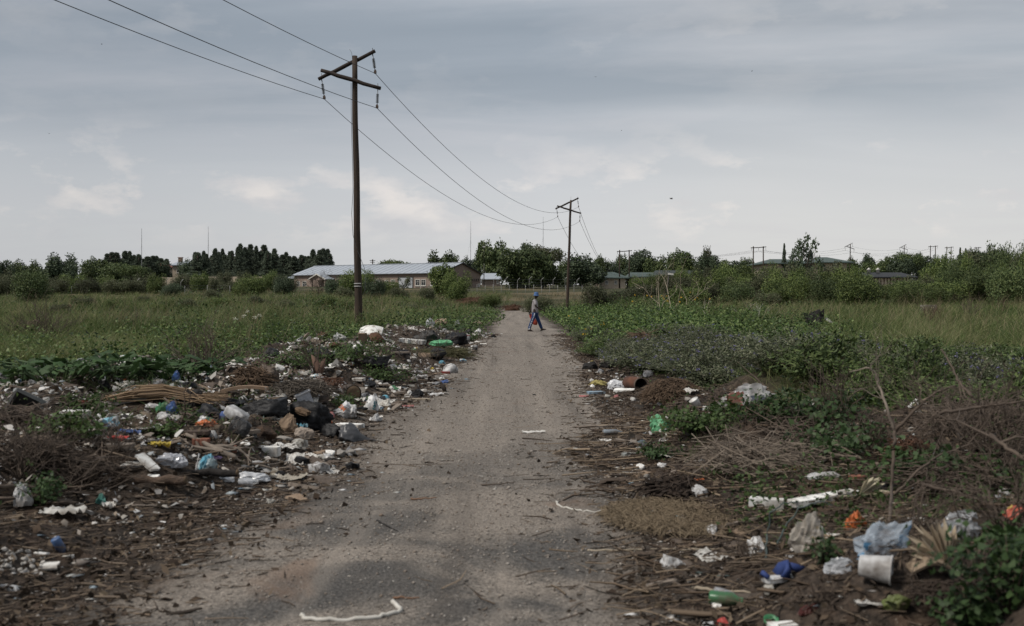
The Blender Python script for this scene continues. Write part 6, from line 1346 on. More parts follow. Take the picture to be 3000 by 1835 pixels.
def crumple(w_, d_, h_, seed, a=.22, ridge=.16, sub=3, pinch=None, mat=None, flat=.28, mi=None, name='bag', ears=3, smooth=False):
    """a creased bag: broad lumps, flat panels between sharp folds, pulled-out corners and a flattened underside; pinch gathers one end to a neck"""
    vs, fs = ico(sub); o = Vector((seed*3.1, seed*1.7, seed*.9)); rg = random.Random(seed); q = []
    pl = [(Vector((rg.gauss(0, 1), rg.gauss(0, 1), rg.gauss(.2, 1))).normalized(), rg.uniform(.58, .9)) for _ in range(int(9+ridge*22))]; ear = [(Vector((rg.gauss(0, 1), rg.gauss(0, 1), rg.uniform(-.1, .9))).normalized(), rg.uniform(.15, .55)*ridge*4) for _ in range(ears if ridge > .1 else 0)]
    for v in vs:
        p = v*(1+a*noise.noise(v*1.5+o))
        for nrm, dd in pl:
            e = p.dot(nrm)-dd
            if e > 0: p = p-nrm*e*.9
        f1 = 1-abs(noise.noise(p*2.4+o*1.3))*2; f2 = 1-abs(noise.noise(p*6+o*.7))*2; p = p*(1+ridge*(max(0, f1)**3*1.1+max(0, f2)**2*.5-.45))
        for e_, ln in ear:
            t = max(0, v.dot(e_)-.80)/.20; p = p+e_*t*t*ln
        if pinch:
            t = max(0, p.dot(Vector(pinch).normalized())); t = max(0, (t-.35)/.65)
            ax = Vector(pinch).normalized(); al = ax*p.dot(ax); p = al*(1+.55*t)+(p-al)*(1-.86*min(1, t)**.7)
        p.z = p.z if p.z > -flat else -flat+(p.z+flat)*.12
        q.append(p)
    zmin = min(p.z for p in q); zmax = max(p.z for p in q); xm = max(abs(p.x) for p in q); ym = max(abs(p.y) for p in q)
    q = [(p.x/xm*w_/2, p.y/ym*d_/2, (p.z-zmin)/(zmax-zmin)*h_) for p in q]
    m = MB(); m.add(q, fs, 0, ridge < .1 or smooth)
    if mi:
        for i, f in enumerate(m.f): m.m[i] = mi(sum((Vector(m.v[k]) for k in f), Vector())/len(f))
    return m
def sheet(w_, d_, h_, seed, n=11):
    m = MB(); o = Vector((seed*2.3, seed*.7, 0)); vs = []
    for i in range(n):
        for j in range(n):
            x_, y_ = i/(n-1)-.5, j/(n-1)-.5; s = 1+.22*noise.noise(Vector((x_*2, y_*2, seed))); f = 1-abs(noise.noise(Vector((x_*3.2, y_*3.2, 0))+o))*2; g_ = noise.noise(Vector((x_*6, y_*6, 3))+o)
            vs.append((x_*w_*s, y_*d_*(1+.2*noise.noise(Vector((y_*3, x_*3, seed+5)))), max(.003, h_*(.45+.55*f+.3*g_))))
    return m.add(vs, [(i*n+j, i*n+j+1, (i+1)*n+j+1, (i+1)*n+j) for i in range(n-1) for j in range(n-1)])
def slab(w_, d_, t_, seed, rough=.02, bend=0):
    m = MB(); nx_, ny_ = 8, 4; rg = random.Random(seed); top = []; bot = []
    ex = [1+rough*rg.uniform(-3, 3) for _ in range(ny_+1)]; ey = [1+rough*rg.uniform(-4, 4) for _ in range(nx_+1)]
    for i in range(nx_+1):
        for j in range(ny_+1):
            x_ = (i/nx_-.5)*w_*(ex[j] if i in (0, nx_) else 1); y_ = (j/ny_-.5)*d_*(ey[i] if j in (0, ny_) else 1); z_ = bend*math.sin(i/nx_*math.pi)+rough*.15*rg.uniform(-1, 1)*t_*4
            top.append((x_, y_, t_+z_)); bot.append((x_, y_, z_))
    k = ny_+1; N_ = len(top); fs = []
    for i in range(nx_):
        for j in range(ny_): fs += [(i*k+j, (i+1)*k+j, (i+1)*k+j+1, i*k+j+1), (N_+i*k+j+1, N_+(i+1)*k+j+1, N_+(i+1)*k+j, N_+i*k+j)]
    rim = [i*k for i in range(nx_+1)]+[nx_*k+j for j in range(1, k)]+[i*k+ny_ for i in range(nx_-1, -1, -1)]+[j for j in range(ny_-1, 0, -1)]
    for a_, b_ in zip(rim, rim[1:]+rim[:1]): fs.append((N_+a_, N_+b_, b_, a_))
    return m.add(top+bot, fs, 0, False)
def chunk(w_, d_, h_, seed, cuts=9):
    vs, fs = ico(2); rg = random.Random(seed); q = [v.copy() for v in vs]
    for _ in range(cuts):
        nrm = Vector((rg.gauss(0, 1), rg.gauss(0, 1), rg.gauss(0, 1))).normalized(); dd = rg.uniform(.45, .8)
        for v in q:
            e = v.dot(nrm)-dd
            if e > 0: v -= nrm*e
    o = Vector((seed, seed*2, 0)); q = [v*(1+.09*noise.noise(v*3+o)) for v in q]; zm = min(v.z for v in q); zx = max(v.z for v in q); xm = max(abs(v.x) for v in q); ym = max(abs(v.y) for v in q)
    m = MB(); return m.add([(v.x/xm*w_/2, v.y/ym*d_/2, (v.z-zm)/(zx-zm)*h_) for v in q], fs, 0, False)
def spot(x0, y0, x1, y1, dk=.6, sink=.015):
    g = G((x0+x1)/2, y1); d = g.y; w_ = (x1-x0)*d/F; dep = dk*w_; vis = (y1-y0)*d/F; h_ = max(.03, vis-dep*(CAMZ-g.z)/d); c = Vector((g.x*(1+dep/2/d), d+dep/2, 0)); c.z = h1(c.x, c.y)-sink
    return c, w_, dep, h_
SEED = [0]; HERO = []
def item(kind, box, mat, name, label, cat, dk=.6, rz=None, group=None, **k):
    SEED[0] += 1; s = SEED[0]; c, w_, dep, h_ = spot(*box, dk=dk); rz = rs.uniform(-.35, .35) if rz is None else rz
    if kind == 'bag': m = crumple(w_*1.06, dep, h_*1.12, s, sub=4 if (box[2]-box[0]) > 55 else 3, **k)
    elif kind == 'sheet': m = sheet(w_, dep, h_, s)
    elif kind == 'slab': m = slab(w_, dep, k.pop('t', max(.015, h_*.5)), s, k.get('rough', .02), k.get('bend', 0)); 
    elif kind == 'chunk': m = chunk(w_, dep, h_, s)
    if box[2]-box[0] > 30: HERO.append((c.x, c.y, w_*.55+.03))
    o = m.ob(name, mat, None, c); o.rotation_euler = (k.get('rx', 0), k.get('ry', 0), rz)
    if kind == 'slab' and (k.get('rx') or k.get('ry')): o.location.z += abs(math.sin(k.get('ry', 0)))*w_/2*.8+abs(math.sin(k.get('rx', 0)))*dep/2*.8
    return tag(o, label, cat, group)
def knot(o, p, r, mat):
    m = MB(); p = Vector(p); m.lathe([(r*.5, 0), (r*.28, r*.5), (r*.75, r*1.5), (r*.4, r*1.9), (0, r*1.7)], 9, wob=.35, seed=int(p.x*100)); k = m.ob('knot', mat, o, p); return k
def text_on(o, txt, size, px, py, roll, mat, part='print', depth=.003):
    """lettering printed on a bag: glyph outlines laid onto the curved film from the viewing side"""
    cu = bpy.data.curves.new('t', 'FONT'); cu.body = txt; cu.size = size; cu.align_x = 'CENTER'; cu.align_y = 'CENTER'; cu.resolution_u = 2; cu.space_character = .95; cu.offset = size*.025
    tmp = bpy.data.objects.new('t', cu); COL.objects.link(tmp); dg = bpy.context.evaluated_depsgraph_get(); me = bpy.data.meshes.new_from_object(tmp.evaluated_get(dg), depsgraph=dg); bpy.data.objects.remove(tmp)
    import bmesh
    bm = bmesh.new(); bm.from_mesh(me); bmesh.ops.triangulate(bm, faces=bm.faces[:]); bmesh.ops.subdivide_edges(bm, edges=[e for e in bm.edges if e.calc_length() > size*.2], cuts=2); bm.to_mesh(me); bm.free()
    bv = BVHTree.FromPolygons([v.co for v in o.data.vertices], [tuple(p.vertices) for p in o.data.polygons]); bpy.context.view_layer.update(); W = o.matrix_basis; Wi = W.inverted(); c = at(px, py, o.location.y); cr, sr = math.cos(roll), math.sin(roll); bad = False
    for v in me.vertices:
        x_, y_ = v.co.x*cr-v.co.y*sr, v.co.x*sr+v.co.y*cr; p = c+Vector((x_, 0, y_)); dr = (p-Vector((0, 0, CAMZ))).normalized(); h = bv.ray_cast(Wi @ (p-dr*1.5), Wi.to_3x3() @ dr)
        v.co = h[0]+h[1]*depth if h[0] is not None else Wi @ p
    me.materials.clear(); me.materials.append(mat); ob(part, me, o)
# ---- left heap, near
item('bag', (771, 1017, 823, 1047), BLACKP, 'black_sack', 'small black rubbish sack half sunk in weeds above the split stump', 'rubbish bag', .9, a=.30, ridge=.20, smooth=True)
item('bag', (893, 1027, 984, 1063), BLACKP, 'black_sack', 'humped black rubbish sack in the weeds left of the pale boards', 'rubbish bag', .9, a=.30, ridge=.20, smooth=True)
item('bag', (1056, 1071, 1155, 1108), BLACKP, 'black_sack', 'pointed black rubbish sack below the white paper heap', 'rubbish bag', .8, a=.30, ridge=.20, smooth=True, pinch=(.6, 0, .5))
item('bag', (1229, 1021, 1311, 1055), BLACKP, 'black_sack', 'peaked black rubbish sack beside the pulled grass', 'rubbish bag', .8, a=.30, ridge=.20, smooth=True)
item('bag', (1300, 971, 1372, 1010), BLACKP, 'black_sack', 'glossy black rubbish sack beside the white bucket', 'rubbish bag', .9, a=.30, ridge=.20, smooth=True)
item('bag', (1210, 978, 1300, 1010), M('dull_black_sheet', (.03,.028,.027), rough=.6), 'black_sheet', 'dull black sheeting draped left of the glossy sack', 'sheeting', .8)
item('bag', (520, 1172, 690, 1230), BLACKP, 'black_sack', 'flattened black sack at the left end of the sack row', 'rubbish bag', .7, a=.30, ridge=.20, smooth=True, pinch=(-1, 0, -.1))
item('bag', (618, 1164, 735, 1196), BLACKP, 'black_sack', 'black sack lying behind the white canister', 'rubbish bag', .7, a=.30, ridge=.20, smooth=True)
o = item('bag', (700, 1170, 862, 1232), BLACKP, 'black_sack', 'swollen black sack in the middle of the sack row', 'rubbish bag', .7, a=.30, ridge=.20, smooth=True)
o = item('bag', (808, 1174, 1000, 1268), BLACKP, 'black_sack', 'largest torn black sack with brown filling in the sack row', 'rubbish bag', .6, a=.30, ridge=.20, smooth=True, rz=-.3)
m = crumple(.22, .10, .06, 77); q = m.ob('filling', M('sack_filling', (.13,.085,.05), (.08,.05,.03), scale=12, bump=1), o, (.05, -.20, .20)); q.rotation_euler = (.5, .25, -.2)
item('bag', (925, 1238, 1010, 1284), BLACKP, 'black_sack', 'crumpled black sack against the grey-black one', 'rubbish bag', .7, a=.30, ridge=.20, smooth=True)
item('bag', (945, 1236, 1112, 1300), M('greyblack_plastic', (.045,.046,.05), (.03,.03,.033), scale=5, rough=.42, spec=.5, bump=.5, bscale=16), 'black_sack', 'grey-black tapered sack nearest the gravel', 'rubbish bag', .55, pinch=(1, 0, -.15), rz=-.05, a=.2, ridge=.14, smooth=True)
# canister
c, w_, dp, hh = spot(641, 1188, 722, 1243); t = thing('canister', c, 'white plastic canister with blue base panel tilted before the black sacks', 'canister', rz=-.25); t.scale = (.74, .74, .74)
def rbox(w1, d1, h1_, r=.03, n=4):
    m = MB(); prof = []
    ring = []
    for cx, cy, a0 in ((w1/2-r, d1/2-r, 0), (-w1/2+r, d1/2-r, 1.571), (-w1/2+r, -d1/2+r, 3.142), (w1/2-r, -d1/2+r, 4.712)):
        for k in range(n+1): a = a0+1.571*k/n; ring.append((cx+r*math.cos(a), cy+r*math.sin(a)))
    N_ = len(ring); lv = [(0, .9), (r*.4, 1), (h1_-r*.4, 1), (h1_, .9)]; vs = [(x_*s, y_*s, z_) for z_, s in lv for x_, y_ in ring]
    fs = [(i*N_+k, i*N_+(k+1) % N_, (i+1)*N_+(k+1) % N_, (i+1)*N_+k) for i in range(3) for k in range(N_)]+[tuple(range(N_-1, -1, -1)), tuple(3*N_+k for k in range(N_))]
    return m.add(vs, fs)
b = rbox(.29, .18, .14).ob('body', WHITE, t, (.02, 0, .05), (0, RAD(28), 0)); rbox(.09, .182, .142, .02).ob('base_panel', M('blue_panel', (.06,.10,.26), rough=.5), t, (-.145, 0, .015), (0, RAD(28), 0))
m = MB(); m.tube([(.12, 0, .26), (.10, 0, .33), (.16, 0, .36), (.22, 0, .30)], .008, 6); m.ob('handle', GALV, t)
# orange and white bag with green marks
def ow(c): return 1 if c.z < .085+.05*math.sin(c.x*9) else 0
o = item('bag', (566, 1216, 635, 1255), [WHITE, ORANGE], 'carrier_bag', 'orange and white carrier bag with green marks left of the canister', 'bag', .7, mi=ow)
text_on(o, 'MS', .05, 612, 1228, -.5, M('green_print', (.04,.16,.11)))
# charred block and root ball
item('chunk', (665, 1216, 738, 1296), M('charred', (.012,.012,.012), (.030,.030,.032), scale=14, rough=.45, spec=.3, bump=1, bscale=25), 'charred_block', 'shiny charred black block in front of the canister', 'block', .8)
item('chunk', (737, 1237, 814, 1292), M('root_ball', (.075,.045,.028), (.012,.010,.009), scale=3, rough=.95, bump=1, sharp=.1), 'root_ball', 'brown and black root ball right of the charred block', 'root ball', .8)
o = item('bag', (524, 1142, 598, 1198), BLACKM, 'charred_tub', 'sooty black tub with a dark open mouth behind the sack row', 'tub', .8)
item('sheet', (722, 1192, 760, 1215), WHITE, 'twisted_cloth', 'white twisted cloth hanging between the sacks', 'cloth', .6)
for i, (x0, y0) in enumerate(((755, 1203), (775, 1216), (797, 1224), (818, 1230))): item('bag', (x0, y0, x0+34, y0+17), OFFW, 'knotted_cloth', 'knotted whitish cloth wad, one of a string before the sacks', 'cloth', .7, group='string of knotted cloth')
branch([(770, 1185), (772, 1230)], 13.4, .010, 'green-grey strap standing up among the sacks', M('strap', (.10,.14,.13)), 'strap', cat='strap')
branch([(755, 1192), (790, 1215), (815, 1240), (845, 1262)], [13.3, 13, 12.6, 12.2], .012, 'green-grey strap trailing over the knotted cloth', MATS['strap'], 'strap', cat='strap')
# clear tub
c, w_, dp, hh = spot(880, 1158, 935, 1210); t = thing('plastic_tub', c, 'clear rectangular plastic tub standing tilted behind the largest sack', 'tub', rz=.3)
m = MB(); w1, d1, h1_, tk = .16, .13, .24, .006
for s in (-1, 1): m.box((s*w1/2, 0, h1_/2), (tk, d1, h1_)); m.box((0, s*d1/2, h1_/2), (w1-tk, tk, h1_))
m.box((0, 0, tk/2), (w1-tk, d1-tk, tk)); q = m.ob('body', clearmat('tub_film', (.5,.52,.56), .6), t, (0, 0, 0), (0, RAD(-22), 0)); m = MB()
for s in (-1, 1): m.box((s*(w1/2+.008), 0, h1_-.01), (.016, d1+.03, .014)); m.box((0, s*(d1/2+.008), h1_-.011), (w1, .016, .014))
m.ob('rim', GREYP, q)
item('bag', (860, 1250, 922, 1290), BEIGE, 'beige_pouch', 'beige fabric pouch left of the grey-black sack', 'pouch', .7)
item('bag', (815, 1215, 872, 1272), CARD, 'cardboard_wrap', 'crushed brown cardboard wrap before the largest sack', 'cardboard', .6)
item('sheet', (868, 1238, 900, 1268), CYAN, 'blue_packet', 'light blue packet tucked against the cardboard wrap', 'packet', .5)
item('slab', (985, 1240, 1062, 1256), FOAM, 'foam_tray', 'white foam tray behind the grey-black sack', 'tray', .5, t=.05)
item('bag', (945, 1224, 975, 1245), ORANGE, 'orange_wrapper', 'orange wrapper right of the largest sack', 'wrapper', .7)
item('bag', (950, 1205, 985, 1228), PINK, 'pink_wrapper', 'pinkish wrapper behind the orange one', 'wrapper', .7)
item('slab', (750, 1304, 820, 1334), FOAM, 'foam_block', 'white foam block with a chipped corner on the soil', 'foam block', .5, t=.085, rz=-.12)
item('chunk', (696, 1294, 735, 1320), FOAM, 'foam_chunk', 'broken white foam chunk left of the foam block', 'foam', .8)
def bl(c): return 0 if c.z > .19 else (1 if -.02 < c.x < .035 else (2 if c.x > .05 and c.z < .15 else 0))
o = item('bag', (564, 1338, 645, 1403), [PL('pale_blue_film', (.42,.54,.58)), CYAN, PL('slate_film', (.14,.22,.26))], 'nappy_bag', 'pale blue bag with broad cyan stripe bulging near the gravel', 'bag', .8, mi=bl, a=.12)
m = MB(); m.tube([(.0, -.115, .18), (-.012, -.135, .10), (-.03, -.125, .01)], .008, 5); m.ob('white_seam', WHITE, o)
item('bag', (458, 1340, 550, 1392), clearmat('grey_film', (.42,.43,.46), .85), 'grey_film_bag', 'grey translucent bag left of the pale blue bag', 'bag', .7)
item('slab', (392, 1330, 470, 1392), FOAM, 'white_board', 'white board slanting down among the left rubbish', 'board', .45, t=.02, ry=.55, rz=-.5)
item('slab', (355, 1375, 425, 1400), PAPER, 'white_sheeting', 'white flat panel left of the slanting board', 'panel', .6, t=.012, rx=.3)
item('slab', (430, 1390, 465, 1412), FOAM, 'white_sheeting', 'small white panel below the slanting board', 'panel', .6, t=.015, rx=.4)
item('bag', (682, 1377, 790, 1418), clearmat('white_film', (.62,.63,.65), .80), 'clear_bag', 'crumpled whitish film bag at the gravel edge', 'bag', .6)
item('bag', (635, 1390, 690, 1416), MATS['white_film'], 'clear_bag', 'small whitish film bag left of the larger one at the gravel edge', 'bag', .6)
def bottle(px, py, rz, L_, r, mat, cap, label, tilt=0.0):
    g = G(px, py); t = thing('bottle', g+Vector((0, 0, r)), label, 'bottle', rz=rz); R = Matrix.Rotation(math.pi/2+tilt, 4, 'Y'); k = L_
    m = MB(); m.lathe([(0, -.5*k), (r*.9, -.5*k), (r, -.46*k), (r*.94, -.2*k), (r, 0), (r*.95, .18*k), (r*.45, .36*k), (r*.38, .44*k)], 14, mat=R, wob=.06); m.ob('body', mat, t)
    m = MB(); m.lathe([(r*.42, .44*k), (r*.42, .5*k), (0, .5*k)], 10, mat=R); m.ob('cap', cap, t); return t
bottle(728, 1428, .2, .16, .035, CLEAR, WHITE, 'clear plastic bottle below the whitish film bag')
c, w_, dp, hh = spot(783, 1385, 895, 1412); t = thing('egg_tray', c, 'grey moulded egg tray lying at the gravel edge', 'egg tray', rz=-.1)
m = MB(); nx_, ny_ = 25, 13; vs = [((i/24-.5)*.33, (j/12-.5)*.2, .03+.02*math.sin(i/24*math.pi*12)*math.sin(j/12*math.pi*6)+.012*math.sin(i*.3)) for i in range(nx_) for j in range(ny_)]
m.add(vs, [(i*ny_+j, (i+1)*ny_+j, (i+1)*ny_+j+1, i*ny_+j+1) for i in range(nx_-1) for j in range(ny_-1)]); m.ob('tray', M('moulded_pulp', (.34,.31,.26), rough=.95), t); m = MB(); m.box((-.12, .04, .06), (.05, .03, .06), (0, .4, 0)); m.ob('torn_flap', MATS['moulded_pulp'], t)
def log(px0, py0, px1, py1, r, d, label, bark, cut, name='log'):
    a, b_ = G(px0, py0), G(px1, py1); c = (a+b_)/2; c.y += r; c.z = h1(c.x, c.y)+r*.75; t = thing(name, c, label, 'log'); h = Vector(((px1-px0)*c.y/F/2, 0, 0)); m = MB(); n = 6
    m.tube([-h+h*2*i/n+Vector((0, 0, .01*math.sin(i*2))) for i in range(n+1)], [r*(1+.12*math.sin(i*1.7+px0)) for i in range(n+1)], 16, cap=False); m.ob('bark', bark, t)
    for s in (-1, 1):
        m = MB(); e = h*s*1.0; ax = h.normalized()*s; R = ax.to_track_quat('Z', 'Y').to_matrix().to_4x4(); m.lathe([(r*.99, -.01), (r*.9, .004), (r*.5, .006), (0, .002)], 16, mat=Matrix.Translation(e) @ R); m.ob('cut_end', cut, t)
    return t
LOGB = M('log_bark', (.085,.070,.060), (.035,.028,.024), scale=12, rough=.95, bump=1, bscale=30); CUTW = M('cut_wood', (.15,.105,.065), (.10,.07,.045), scale=8, rough=.9)
t = log(990, 1166, 1050, 1168, .105, 16.3, 'barked log with its sawn end facing the track', LOGB, CUTW); t.rotation_euler = (0, 0, -1.05)
log(440, 1408, 690, 1410, .028, 8.75, 'thin charred log lying below the pale blue bag', M('char_bark', (.03,.026,.024), (.015,.013,.012), scale=12, rough=.95, bump=1), CUTW)
log(390, 1440, 540, 1438, .034, 8.35, 'rotten reddish log half buried at the near left rubbish', M('rotten_wood', (.15,.10,.072), (.06,.045,.035), scale=7, rough=.95, bump=1, stretch=(1, 4, 4)), CUTW)
m = slab(.62, .09, .035, 3, .02, .05); o = m.ob('wood_offcut', M('raw_wood', (.24,.165,.11), (.18,.125,.085), scale=5, rough=.85, stretch=(1, 8, 8)), None, G(705, 1168)+Vector((0, 0, .06)), (0, RAD(-6), .12)); tag(o, 'curved brown wood offcut above the black sacks', 'plank')
g = G(465, 1182); t = thing('palm_bundle', g, 'long arched bundle of dry palm stalks behind the sooty tub', 'palm bundle'); k = g.y/F
for j, (mt_, nn) in enumerate(((M('dry_stalk', (.26,.185,.115), (.19,.13,.08), scale=8, rough=.85), 46), (M('brown_stalk', (.15,.10,.065), (.10,.068,.045), scale=8, rough=.85), 34))):
    m = MB()
    for i in range(nn):
        o_ = rs.gauss(0, .07); e_ = rs.gauss(0, .05); x0_ = (285-465+rs.uniform(-10, 70))*k; x1_ = (655-465+rs.uniform(-60, 15))*k; hz_ = rs.uniform(.4, 1.0)
        m.tube([(x0_, o_+.1, rs.uniform(.0, .06)), (x0_*.45, o_*.7, 38*k*hz_+e_*.5), (x1_*.1, o_*.5, 46*k*hz_+e_*.4), (x1_*.6, o_, 26*k*hz_+e_*.5), (x1_, o_*2.2, rs.uniform(.0, .10))], [.004, .006, .006, .005, .003], 4, cap=False)
    m.ob('stalks', mt_, t)
item('slab', (265, 1162, 337, 1192), CONC, 'fibre_board', 'weathered grey board propped up behind the foam board', 'board', .6, t=.03, rx=.25, ry=.12)
item('chunk', (375, 1148, 445, 1188), CONC, 'concrete_chunk', 'pale concrete chunk behind the white wrappers', 'rubble', .8)
item('slab', (340, 1168, 395, 1186), CONC, 'concrete_slab', 'pale flat concrete piece left of the concrete chunk', 'rubble', .6, t=.06, ry=-.15)
item('slab', (195, 1178, 250, 1196), [PL('red_edge', (.30,.07,.06))], 'red_tray', 'flat tray with red edge at the back of the left rubbish', 'tray', .6, t=.03)
o = item('bag', (455, 1176, 492, 1210), GREENP, 'green_packet', 'green wrapper half of a green and blue pair', 'wrapper', .6); item('bag', (486, 1174, 522, 1214), BLUEP, 'blue_packet', 'dark blue wrapper beside the green one', 'wrapper', .6)
item('bag', (420, 1182, 462, 1206), WHITE, 'white_bag', 'crumpled white bag left of the green wrapper', 'bag', .7); item('bag', (455, 1204, 498, 1232), WHITE, 'white_bag', 'crumpled white bag below the green wrapper', 'bag', .7); item('bag', (490, 1212, 530, 1234), OFFW, 'white_bag', 'small off-white bag below the blue wrapper', 'bag', .7)
item('slab', (180, 1198, 262, 1228), FOAM, 'foam_board', 'large white foam board at the back of the left rubbish', 'board', .5, t=.06, rx=.1); item('slab', (352, 1202, 380, 1222), FOAM, 'foam_tile', 'small square white tile in the left rubbish', 'tile', .6, t=.015, rx=.5)
item('chunk', (312, 1208, 352, 1238), CONC, 'stone', 'grey-brown stone right of the foam board', 'stone', .8); item('chunk', (805, 1270, 860, 1296), CONC, 'stone', 'grey stone below the root ball', 'stone', .8)
item('slab', (92, 1216, 180, 1252), M('grey_slab', (.12,.12,.12), (.09,.09,.09), scale=4, rough=.8), 'grey_slab', 'flat dark grey slab leaning beside the dark casing', 'slab', .5, t=.03, rx=.5)
c, w_, dp, hh = spot(-20, 1148, 92, 1236); t = thing('appliance_casing', c, 'dark appliance casing with grey rim at the left edge', 'casing', rz=.5); m = MB(); w1 = .5
w1 = .3; m.box((0, .15, .2), (w1, .03, .4)); m.box((-w1/2, 0, .2), (.03, .3, .4)); m.box((w1/2, 0, .2), (.03, .3, .4)); m.ob('shell', BLACKM, t, None, (0, RAD(30), 0)); t.scale = (.75, .75, .75); m = MB(); m.box((0, -.15, .40), (w1+.06, .05, .04)); m.box((w1/2+.01, -.15, .2), (.04, .05, .4)); m.ob('rim', M('grey_rim', (.16,.165,.16), rough=.7), t, None, (0, RAD(30), 0))
item('sheet', (440, 1292, 497, 1320), YELP, 'yellow_packet', 'yellow snack packet in the middle of the left rubbish', 'packet', .6); item('sheet', (322, 1274, 372, 1298), REDP, 'red_cloth', 'dull red cloth below the branches at left', 'cloth', .7)
item('sheet', (345, 1254, 385, 1276), BLUEP, 'blue_scrap', 'bright blue plastic scrap left of another', 'scrap', .7); item('sheet', (382, 1256, 412, 1275), BLUEP, 'blue_scrap', 'bright blue plastic scrap right of another', 'scrap', .7)
item('slab', (308, 1292, 388, 1322), GREYW, 'bark_slab', 'grey weathered bark slab below the red cloth', 'bark', .5, t=.05); item('bag', (612, 1332, 652, 1350), PURPP, 'purple_packet', 'purple packet above the pale blue bag', 'packet', .7)
item('bag', (612, 1262, 636, 1288), WHITE, 'white_lid', 'smooth white lid below the orange and white bag', 'dish', .8, a=.02, ridge=.02); item('slab', (540, 1258, 615, 1284), M('brown_board', (.085,.062,.05), rough=.9), 'brown_board', 'dark brown board under the orange and white bag', 'board', .6, t=.03)  # a loose white lid, then the board under the bag
item('slab', (566, 1304, 612, 1322), BRICK, 'broken_brick', 'broken red brick left of another', 'brick', .6, t=.06); item('slab', (650, 1308, 690, 1328), BRICK, 'broken_brick', 'broken red brick below the charred block', 'brick', .6, t=.06)
item('bag', (22, 1278, 105, 1318), TAN, 'tan_cloth', 'tan cloth heap at the left edge', 'cloth', .7); item('bag', (88, 1292, 162, 1346), TAN, 'tan_cloth', 'tan cloth heap right of the one at the left edge', 'cloth', .7); item('sheet', (100, 1330, 175, 1372), OFFW, 'grey_rag', 'dirty pale rag below the tan cloth', 'cloth', .7)
item('sheet', (225, 1375, 292, 1408), PAPER, 'white_sheet', 'creased white sheet left of the white panels', 'paper', .7); item('bag', (20, 1425, 104, 1505), WHITE, 'white_bag', 'crumpled white bag under the branches at the left edge', 'bag', .7); item('bag', (278, 1443, 316, 1484), TEAL, 'teal_bag', 'teal film bag among twigs in the near left', 'bag', .7)
item('sheet', (128, 1478, 240, 1528), PAPER, 'white_sheet', 'white striped sheet with curled corner at near left', 'paper', .6); item('sheet', (302, 1466, 340, 1500), PAPER, 'white_sheet', 'white torn sheet near the teal bag', 'paper', .6)
item('slab', (65, 1640, 168, 1672), PAPER, 'white_board', 'white printed board scrap at bottom left', 'board', .5, t=.01, rx=.12); item('slab', (65, 1612, 142, 1626), FOAM, 'white_strip', 'white strip behind the printed board at bottom left', 'strip', .25, t=.02); item('slab', (172, 1622, 214, 1636), FOAM, 'white_strip', 'short white strip right of the printed board', 'strip', .3, t=.018); item('slab', (185, 1655, 238, 1668), PAPER, 'white_strip', 'torn white strip below the short one', 'strip', .4, t=.008)
bottle(176, 1620, .7, .12, .028, PL('blue_bottle_film', (.10,.20,.42)), BLUEP, 'small blue bottle standing up at near left', 1.1); item('bag', (246, 1646, 266, 1664), TEAL, 'teal_ball', 'small teal ball at near left', 'ball', .9, a=.03, ridge=.02); item('bag', (-10, 1705, 54, 1736), WHITE, 'white_scrap', 'white plastic scrap at the bottom left edge', 'scrap', .5)
for i in range(60): # pale rubble stones at the bottom left
    px, py = rs.uniform(-10, 130), rs.uniform(1615, 1690); s = rs.uniform(9, 22); item('chunk', (px-s/2, py-s*.6, px+s/2, py), M('pale_pebble', (.42,.40,.37), (.3,.28,.26), scale=9, rough=.9), 'pale_stone', 'pale stone in the spill beside the printed board at bottom left', 'stone', .9, group='pale stones at bottom left')
# ---- left side, farther
item('bag', (505, 1085, 530, 1118), BLUEP, 'blue_bag', 'blue bag caught in the squash leaves', 'bag', .7); item('slab', (304, 1001, 350, 1028), CONC, 'pale_rock', 'pale curved slab in the weeds at left', 'slab', .4, t=.25)
def spl(): # split stump
    g = G(934, 1106); t = thing('split_stump', g, 'split reddish stump with two pointed horns on the soil mound', 'stump'); m = MB()
    m.tube([(0, 0, -.05), (0, 0, .12), (-.05, 0, .22), (-.11, 0, .33)], [.07, .065, .05, .008], 8); m.tube([(.01, 0, .05), (.05, 0, .18), (.10, .02, .28)], [.06, .045, .006], 8); m.ob('wood', M('red_wood', (.17,.105,.075), (.10,.06,.045), scale=8, rough=.9, stretch=(4, 4, 1)), t)
spl()
item('bag', (731, 1079, 825, 1136), M('bent_bark', (.16,.125,.10), (.05,.04,.033), scale=5, rough=.95, bump=1), 'bent_bark', 'arched grey bark hood over a dark hollow', 'bark', .5); item('chunk', (658, 1096, 695, 1121), FOAM, 'white_stone', 'white angular stone left of the arched bark', 'stone', .8)
o = item('bag', (962, 1174, 1066, 1230), [WHITE], 'carrier_bag', 'white carrier bag with orange lettering beside the track', 'bag', .7, pinch=(-1, 0, .1)); text_on(o, 'SM', .07, 1003, 1196, -.75, M('orange_print', (.52,.17,.08)))
o = item('bag', (1052, 1156, 1126, 1208), [WHITE], 'carrier_bag', 'round knotted white carrier bag with teal lettering', 'bag', .8, a=.10, ridge=.08, pinch=(-1, 0, -.1)); text_on(o, 'NME', .055, 1098, 1188, 1.35, M('teal_print', (.03,.17,.20)))
item('bag', (1040, 1188, 1078, 1206), BLACKP, 'black_rag', 'black film scrap between the two white carrier bags', 'scrap', .8)
item('sheet', (1255, 1148, 1300, 1162), WHITE, 'white_paper', 'white paper at the track edge below the right bird', 'paper', .6); item('sheet', (1180, 1183, 1212, 1196), PINK, 'pink_paper', 'pink and white paper right of the round carrier bag', 'paper', .6)
